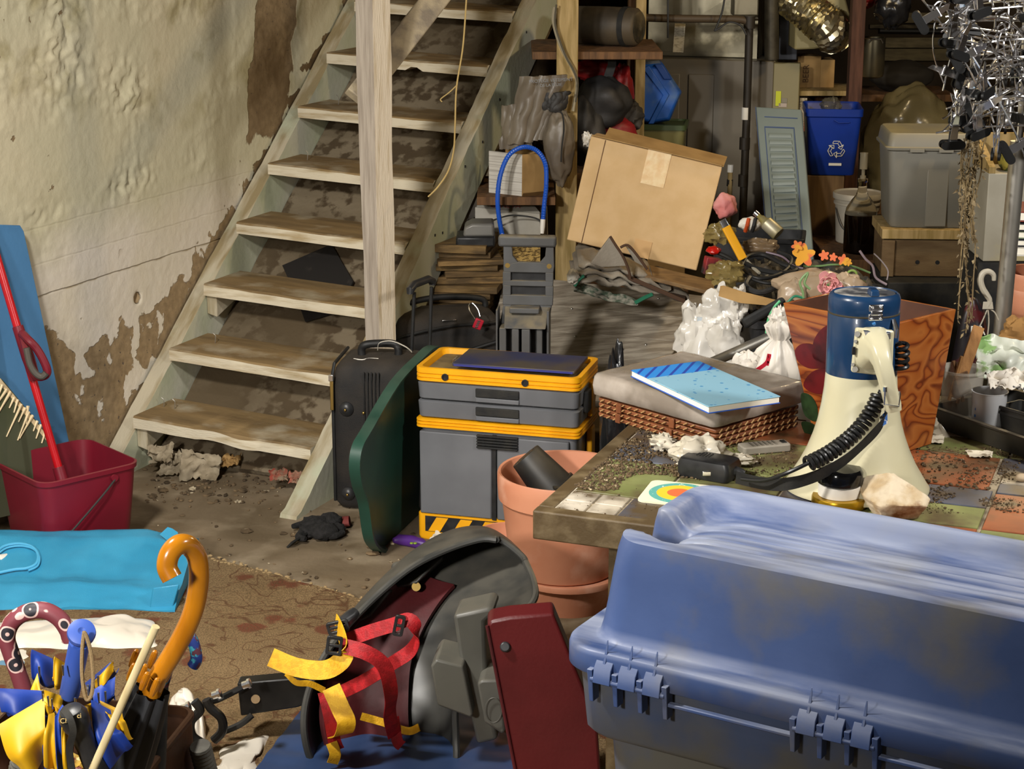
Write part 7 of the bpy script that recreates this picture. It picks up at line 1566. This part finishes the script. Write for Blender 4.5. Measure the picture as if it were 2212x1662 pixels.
MB().tube([V((AY(1574, 520, 7.42).x, 7.4, 0)), AY(1578, 358, 7.44)], .010, 10).build('shaft', m_rawood, cane, world=True); MB().tube([AY(1577, 372, 7.44), AY(1578, 356, 7.44)], .012, 10).build('pale_handle', m_white, cane, world=True); MB().tube([AY(1576, 402, 7.44), AY(1577, 388, 7.44)], .0125, 10).build('black_band', m_blackmat, cane, world=True)
# bench with bucket and carboys
bzz = AY(1850, 548, 6.9).z
bench = thing('work_bench', 'brown wooden bench behind the megaphone holding bucket and bottles', 'bench', (1.395, 7.02, 0))
MB().box((0, 0, bzz-.02), (.42, .48, .04)).build('bench_top', m_brownwood, bench, bevel=.003)
for x in (-.19, .19):
    for y in (-.2, .2): MB().box((x, y, (bzz-.04)/2), (.05, .05, bzz-.04)).build('leg', m_brownwood, bench)
pa = thing('plastic_bucket', 'white plastic lidded bucket behind the dark glass carboy', 'bucket', (AY(1848, 530, 7.13).x, 7.13, bzz+.001))
MB().lathe([(.074, 0), (.078, .004), (.086, .15), (.092, .152), (.092, .160), (.087, .162), (.089, .172), (.096, .174), (.097, .192), (.094, .196), (.088, .19), (.001, .189)], 40).build('pail', pm('off_white_pail', '#a9a294', .45, c2='#9b9484', sc=5), pa, smooth=40)
MB().tube(spline([(-.09, -.03, .14), (-.07, -.085, .07), (0, -.1, .04), (.07, -.085, .07), (.09, -.03, .14)], 6), .0022, 6).build('bail', m_wire, pa)
m_glass = pm('dark_wine_glass', '#1a120c', .06, c2='#120c08', sc=4, coat=.5); m_gl = pm('clear_glass', '#e9e4d4', .03, trans=1.0, ior=1.12)
def carboy(name, label, u, v, y, s):
    p = AY(u, v, y); t = thing(name, label, 'bottle', (p.x, y, bzz+.001))
    MB().lathe([(r*s, z*s) for r, z in ((.04, 0), (.058, .006), (.062, .02), (.062, .135), (.061, .15))], 36).build('dark_wine', m_glass, t, smooth=50)
    MB().lathe([(r*s, z*s) for r, z in ((.0625, .0), (.0635, .02), (.0635, .15), (.058, .175), (.04, .205), (.024, .225), (.018, .245), (.017, .275), (.021, .278), (.021, .288), (.016, .29))], 36, cap0=False, cap1=False).build('glass_jug', m_gl, t, smooth=50)
    MB().lathe([(r*s, z*s) for r, z in ((.010, .28), (.012, .30), (.007, .302), (.007, .325), (.0155, .327), (.0155, .385), (.0165, .387), (.0165, .39), (.001, .391))], 20).build('airlock', pm('airlock_plastic', '#9a917a', .2, alpha=.6), t, smooth=50); return t
carboy('glass_carboy', 'glass carboy of dark wine with an airlock in front of the white bucket', 1856, 545, 6.93, .97)
carboy('glass_carboy', 'smaller dark carboy half hidden at the left of the wooden crate', 1902, 545, 6.98, .66)
# tote on crate
zc0, zc1, zt1 = AY(2005, 600, 6.4).z, AY(2005, 497, 6.4).z, AY(2005, 330, 6.4).z
xl, xr = AY(1916, 500, 6.4).x, AY(2110, 500, 6.4).x; cwid = xr-xl
wc_ = thing('wooden_crate', 'wooden crate with two dark holes under the grey tote', 'crate', ((xl+xr)/2, 6.55, zc0), -.06)
m_crt = pm('crate_wood', '#6b5638', .75, c2='#5a4529', sc=4, st=(2, 8, 8), bump=.2, bsc=40); ch = zc1-zc0
MB().box((0, 0, ch/2-.02), (cwid-.01, .26, ch-.04)).build('crate_side', m_crt, wc_, bevel=.002)
MB().box((0, -.005, ch-.018), (cwid+.01, .28, .034)).build('top_rail', m_rawood, wc_, bevel=.002)
for s in (-1, 1): MB().box((s*(cwid/2-.02), -.135, ch/2-.02), (.045, .018, ch-.04)).build('corner_batten', m_crt, wc_, bevel=.002)
for x in (-.032, .038): MB().cyl((x, -.132, ch*.30), (x, -.129, ch*.30), .0075, 16).build('hole', m_black, wc_)
gt = thing('grey_tote', 'grey plastic storage tote with a warm-tinted lid standing on the wooden crate', 'storage tote', ((xl+xr)/2+.004, 6.56, zc1+.001), -.06)
m_gt = pm('tote_grey', '#7b786e', .5, c2='#706d63', sc=3, dust=('#a89a6a', .5, 5)); th = zt1-zc1  # yellowish tint on upward faces puts warm overhead light into the colour
MB().loft([ring(rrect(cwid*w, .28*w, .025, 4), z) for z, w in ((0, .84), (.008, .87), (th*.96, .98), (th, .98))]).build('tote_body', m_gt, gt, smooth=40)
for x0, x1 in ((-.02, .05),): MB().box((.02, -.128, th*.42), (.075, .012, th*.8)).build('front_rib', m_gt, gt, bevel=.003)
MB().loft([ring(rrect(cwid*w, .28*w, .025, 4), z) for z, w in ((th, 1.0), (th+.004, 1.05), (th+.012, 1.06), (th+.016, 1.02), (th+.055, .98), (th+.062, .94), (th+.060, .8))]).build('tote_lid', m_gt, gt, smooth=40)
for x in (-.06, .04): MB().box((x, -.152, th+.004), (.05, .006, .012)).build('lid_latch', m_gt, gt, bevel=.001)
o = MB().box(((xl+xr)/2+.03, 6.5, zc0/2-.001), (cwid+.06, .34, zc0-.003)).build('dark_cabinet', m_blackmat, world=True, bevel=.004); tag(o, 'dark low cabinet under the wooden crate', 'cabinet')
sb_ = thing('soil_bag', 'dark red and black soil bag with pale letters PA behind the planter', 'bag', (AY(2100, 720, 4.95).x, 4.95, 0))
b = blob(.06, .05, .44, .12, 2, 5, 30, 40); b.build('sack', pm('soil_sack', '#191418', .4, c2='#4a1518', sc=9, lo=.55, hi=.6), sb_, loc=(0, 0, .44), smooth=60)
text_mesh('PA', .036, m_wpr, sb_, (-.0, -.058, WM[sb_].inverted() @ AY(2095, 715, 4.9) and AY(2092, 714, 4.9).z), (radians(78), 0, 0))
# right edge: boxes, pots, books
m_wpb = pm('white_painted_box', '#a29c8c', .6, c2='#8f8876', sc=4, c3='#b8a874', sc3=3)
wbx = thing('planter_box', 'grey-white painted wooden box with a pale lumber rim at the right edge', 'box', (AY(2200, 540, 5.75).x, 5.85, AY(2150, 565, 5.75).z))
zb2 = WM[wbx].translation.z; h2 = AY(2150, 375, 5.75).z-zb2
MB().box((.02, .0, h2/2), (.26, .2, h2)).build('box_body', m_wpb, wbx, bevel=.003)
MB().loft([[(-.11, -.1, h2), (-.09, -.1, h2), (-.09, .1, h2), (-.11, .1, h2)], [(-.11, -.1, h2+.02), (-.09, -.1, h2+.02), (-.085, .12, h2+.085), (-.105, .12, h2+.085)]]).build('side_rim', m_rawood, wbx)
MB().box((.02, .105, h2+.05), (.26, .02, .10)).build('back_rim', m_rawood, wbx)
o = MB().box((AY(2205, 560, 5.8).x, 5.85, zb2/2-.001), (.3, .22, zb2-.002)).build('black_stand', m_blackmat, world=True); tag(o, 'black stand under the grey-white painted box', 'stand')
sack('striped_gourd', 'striped green and yellow gourd lying in the painted box', 2178, 345, 5.82, (.03, .05, .04), pm('gourd', '#8a7f34', .5, c2='#3f4a1c', sc=6, st=(8, 1, 1), lo=.48, hi=.52), 3, .1, 2, 'gourd')
for k, (v0, v1, c, lab) in enumerate(((455, 478, '#7d3a30', 'dusty red book at the top of the stack by the hanger pole'), (480, 497, '#1c1c1e', 'black book second from the top by the hanger pole'), (498, 514, '#8e9a80', 'pale green book in the middle of the stack by the hanger pole'), (515, 530, '#23262e', 'dark navy book fourth in the stack by the hanger pole'), (531, 552, '#c9c4ba', 'white book at the bottom of the stack by the hanger pole'))):
    z1_, z0_ = AY(2205, v0, 5.0).z, AY(2205, v1, 5.0).z; h = z1_-z0_-.001
    t = thing('book', lab, 'book', (1.50, 5.06, z0_), -.12+.06*(k % 2), 'books beside the hanger pole')
    MB().box((0, 0, h/2), (.235, .16, h*.72)).build('pages', pm('paper_pages', '#e9e3d3', .8), t); 
    b = MB(); b.box((0, 0, h*.06), (.24, .165, h*.12)); b.box((0, 0, h*.94), (.24, .165, h*.12)); b.box((-.119, 0, h/2), (.004, .165, h)); b.build('cover', pm('book'+c, c, .5), t)
zp = AY(2205, 552, 5.0).z
for k in range(2):
    t = thing('terracotta_pot', ('outer terracotta pot of the ribbed nested pair at the right edge', 'inner terracotta pot rising from the nested pair at the right edge')[k], 'plant pot', (1.475, 5.06, zp-.30+.045*k), 0, 'nested terracotta pots')
    MB().lathe(potprof(.10-.002*k, .2, .07), 40).build('pot_body', m_terra, t, smooth=40)
MB().box((1.475, 5.06, (zp-.055)), (.22, .22, .10)).build('book_shelf', m_brownwood, world=True) if 0 else None
o = MB().box((1.475, 5.06, (zp-.30)/2-.001), (.26, .26, zp-.304)).build('yellow_crate', pm('dull_yellow_crate', '#8a7a1c', .5), world=True, bevel=.004); tag(o, 'dull yellow crate under the nested terracotta pots', 'crate')
# ------------------------------------------------------------------ blue case and green tub by the post
gtz = AY(1440, 268, 7.5).z
tubg = thing('green_lidded_tub', 'cloudy plastic tub with a green lid under the blue case', 'tub', (AY(1432, 280, 7.5).x, 7.58, gtz-.26), -.15)
MB().loft([ring(rrect(.20*w, .2*w, .02, 3), z) for z, w in ((0, .85), (.24, 1))]).build('tub_body', pm('cloudy_tub', '#7a7448', .35, c2='#6a6540', sc=6, alpha=.9), tubg, smooth=40)
MB().loft([ring(rrect(.215*w, .215*w, .02, 3), z) for z, w in ((.238, 1), (.258, 1), (.26, .9), (.252, .88))]).build('tub_lid', pm('dull_green_lid', '#3d4a2a', .5), tubg, smooth=40)
o = MB().box((AY(1432, 300, 7.5).x, 7.58, (gtz-.26)/2-.001), (.2, .2, gtz-.263)).build('brown_carton', m_cardbrown, world=True); tag(o, 'brown carton under the green lidded tub', 'box')
bc = thing('blue_case', 'scuffed blue hexagonal plastic case standing on the green lidded tub', 'case', AY(1425, 268, 7.5))
A = [(1384, 142), (1432, 137), (1474, 200), (1448, 262), (1405, 270), (1380, 262)]; q = [AY(u, v, 7.5) for u, v in A]; cen = sum(q, V())/6
m_bc = pm('case_blue', '#1f55a8', .4, c2='#1a4a96', sc=5, c3='#5f7790', sc3=6, lo3=.5, hi3=.66)
MB().loft([[p.lerp(cen, .12) for p in q], [p+V((0, .02, 0)) for p in q], [p+V((0, .13, 0)) for p in q], [p.lerp(cen, .1)+V((0, .15, 0)) for p in q]]).build('case_shell', m_bc, bc, world=True, bevel=.006)
a = [(1388, 148), (1402, 142), (1446, 205), (1412, 268), (1400, 268), (1432, 206)]; q = [AY(u, v, 7.492) for u, v in a]; MB().loft([q, [p+V((0, .02, 0)) for p in q]]).build('seam_ridge', m_bc, bc, world=True, bevel=.003)
a = [(1414, 140), (1430, 138), (1452, 172), (1434, 172)]; q = [AY(u, v, 7.49) for u, v in a]; MB().loft([q, [p+V((0, .02, 0)) for p in q]]).build('handle_recess', pm('case_blue_dark', '#174088', .4), bc, world=True, bevel=.003)
# ------------------------------------------------------------------ chrome clip hangers
HX = AY(2190, 300, 4.55)
st_p = thing('hanger_stand', 'brushed steel garment stand pole at the right edge', 'garment stand', (HX.x, 4.55, 0))
MB().tube([V((AY(2160, 740, 4.55).x-.035, 4.55, .02)), AY(2163, 722, 4.55), AY(2201, 305, 4.55)], .0205, 20).build('pole', m_steel, st_p, world=True)
MB().tube([AY(2201, 306, 4.55), AY(2204, 280, 4.55), AY(2215, 60, 4.55), AY(2222, -60, 4.55)], [.009, .009, .009, .009], 12).build('inner_pole', m_chrome, st_p, world=True)
MB().lathe([(.004, 0), (.022, .004), (.026, .02), (.02, .036), (.012, .045), (.011, .075)], 24, Matrix.Translation(WM[st_p].inverted() @ AY(2176, 278, 4.5))).build('collar', m_chrome, st_p, smooth=50)
for v_, r_ in ((82, .10), (117, .125), (158, .135), (200, .13), (238, .10)):
    c_ = AY(2178, v_, 4.55); MB().tube([WM[st_p].inverted() @ (c_+V((r_*cos(a_), r_*sin(a_), .006*sin(3*a_)))) for a_ in [2*pi*k/48 for k in range(48)]], .0028, 7, closed=True).build('wire_ring', m_chrome, st_p)
MB().lathe([(.17, 0), (.17, .012), (.03, .02), (.021, .03)], 32).build('base', m_black, st_p)
ga = thing('clip_hanger', 'chrome clip hanger with black rubber pads in the hanging cluster', 'clip hanger', (0, 0, 0), 0, 'chrome clip hangers')
b = MB(); b.tube(spline([(-.17, 0, -.006), (-.10, 0, .003), (0, 0, .006), (.10, 0, .003), (.17, 0, -.006)], 5), .0024, 7); b.build('hanger_bar', m_chrome, ga)
b = MB(); b.tube(spline([(0, 0, .006), (.0, 0, .035), (.004, 0, .05), (.022, 0, .062), (.020, 0, .085), (0, 0, .094), (-.020, 0, .082), (-.022, 0, .072)], 6), .0024, 7); b.build('hook', m_chrome, ga)
b = MB(); b.tube(spline([(-.155, 0, -.004), (-.09, 0, .055), (0, 0, .078), (.09, 0, .055), (.155, 0, -.004)], 6), .0019, 6); b.build('brace_wire', m_chrome, ga)
for s in (-1, 1):
    b = MB(); 
    for y in (-1, 1): b.loft([[(s*.125-.008, y*.003, .012), (s*.125+.008, y*.003, .012), (s*.125+.008, y*.005, .012), (s*.125-.008, y*.005, .012)], [(s*.125-.005, y*.012, .036), (s*.125+.005, y*.012, .036), (s*.125+.005, y*.014, .036), (s*.125-.005, y*.016, .045)]][::1]); b.loft([[(s*.125-.008, y*.006, .012), (s*.125+.008, y*.006, .012), (s*.125+.008, y*.008, .012), (s*.125-.008, y*.008, .012)], [(s*.125-.010, y*.003, -.03), (s*.125+.010, y*.003, -.03), (s*.125+.010, y*.005, -.03), (s*.125-.010, y*.005, -.03)]])
    b.tube([(s*.125-.012, 0, .010), (s*.125+.012, 0, .010)], .0055, 10); cl_ = b.build('clip', m_chrome, ga)
    for y in (-1, 1):
        MB().loft([[(s*.125+x*1.0, y*.005, -.036+z) for x, z in rrect(.060, .021, .010, 4)], [(s*.125+x, y*.011, -.036+z) for x, z in rrect(.060, .021, .010, 4)]]).build('rubber_pad', pm('pad_black', '#070707', .5), cl_)
rr = random.Random(77); hx = AY(2175, 100, 4.5)
spots = []
for lay, v in enumerate((-30, 20, 62, 100, 150, 196, 235, 262)):
    for k in range(3 if lay < 6 else 2): spots.append((2165+rr.uniform(-22, 40), v+rr.uniform(-16, 16), 4.47+.06*k-.03+rr.uniform(-.02, .02), rr.uniform(-.9, .9)+k*1.05, rr.uniform(-.3, .3)))
for k, (u, v, y, rz, ry) in enumerate(spots):
    p = AY(u, v, y)
    if k == 0: ga.location = p; ga.rotation_euler = (rr.uniform(-.15, .15), ry, rz)
    else: dup(ga, p, (rr.uniform(-.2, .2), ry, rz))
o = None
odd = dup(ga, AY(2075, 130, 4.42), (.1, 1.0, -.15), 'chrome clip hanger tilted steeply down across the left of the cluster'); 
od2 = dup(ga, AY(2085, 45, 4.46), (0, -1.25, .3), 'chrome clip hanger standing nearly upright at the top left of the cluster')
od3 = dup(ga, AY(2150, 215, 4.40), (0, 1.02, -.1), 'lowest steeply tilted chrome clip hanger ending by the pole collar')
for h_ in (odd, od2, od3): del h_['group']
# dried plants hanging
dp_ = thing('dried_plants', 'bundle of dried brown leafy stems hanging below the chrome hangers', 'dried plants', AY(2110, 240, 4.5))
m_dry = pm('dry_stem', '#7d6a48', .9, c2='#66553a', sc=14); m_dryl = pm('dry_leaf', '#8f7d5c', .9, c2='#6f6046', sc=25)
rr = random.Random(12); lf = MB()
for k in range(11):
    u0 = 2090+rr.uniform(-12, 55); u1 = 2095+rr.uniform(-22, 26); vend = rr.choice((380, 420, 460, 520, 600, 690, 720)); y = 4.48+rr.uniform(-.03, .03); pts = []
    n = 7
    for j in range(n): t = j/(n-1); pts.append(AY(u0+(u1-u0)*min(1, t*1.6)+rr.uniform(-9, 9), 225+(vend-225)*t, y+rr.uniform(-.012, .012)))
    P = spline(pts, 6); MB().tube(P, .0019, 5).build('stem', m_dry, dp_, world=True)
    for p in P[2::1]:
        for _ in range(1 if rr.random() < .75 else 2):
            d = V((rr.uniform(-1, 1), rr.uniform(-.6, .6), rr.uniform(-1.5, .3))).normalized(); s = rr.uniform(.006, .017); w = d.cross(V((rr.uniform(-1, 1), rr.uniform(-1, 1), .3))).normalized()*s*rr.uniform(.15, .4)
            q = p+V((rr.uniform(-.006, .006), rr.uniform(-.006, .006), 0)); cu = V((rr.uniform(-1, 1), rr.uniform(-1, 1), -.3))*s*.4
            lf.add([q, q+d*s*.4+w+cu*.3, q+d*s+cu, q+d*s*.5-w], [(0, 1, 2, 3)])
l_ = lf.build('withered_leaves', m_dryl, dp_, world=True, smooth=0); l_['kind'] = 'stuff'
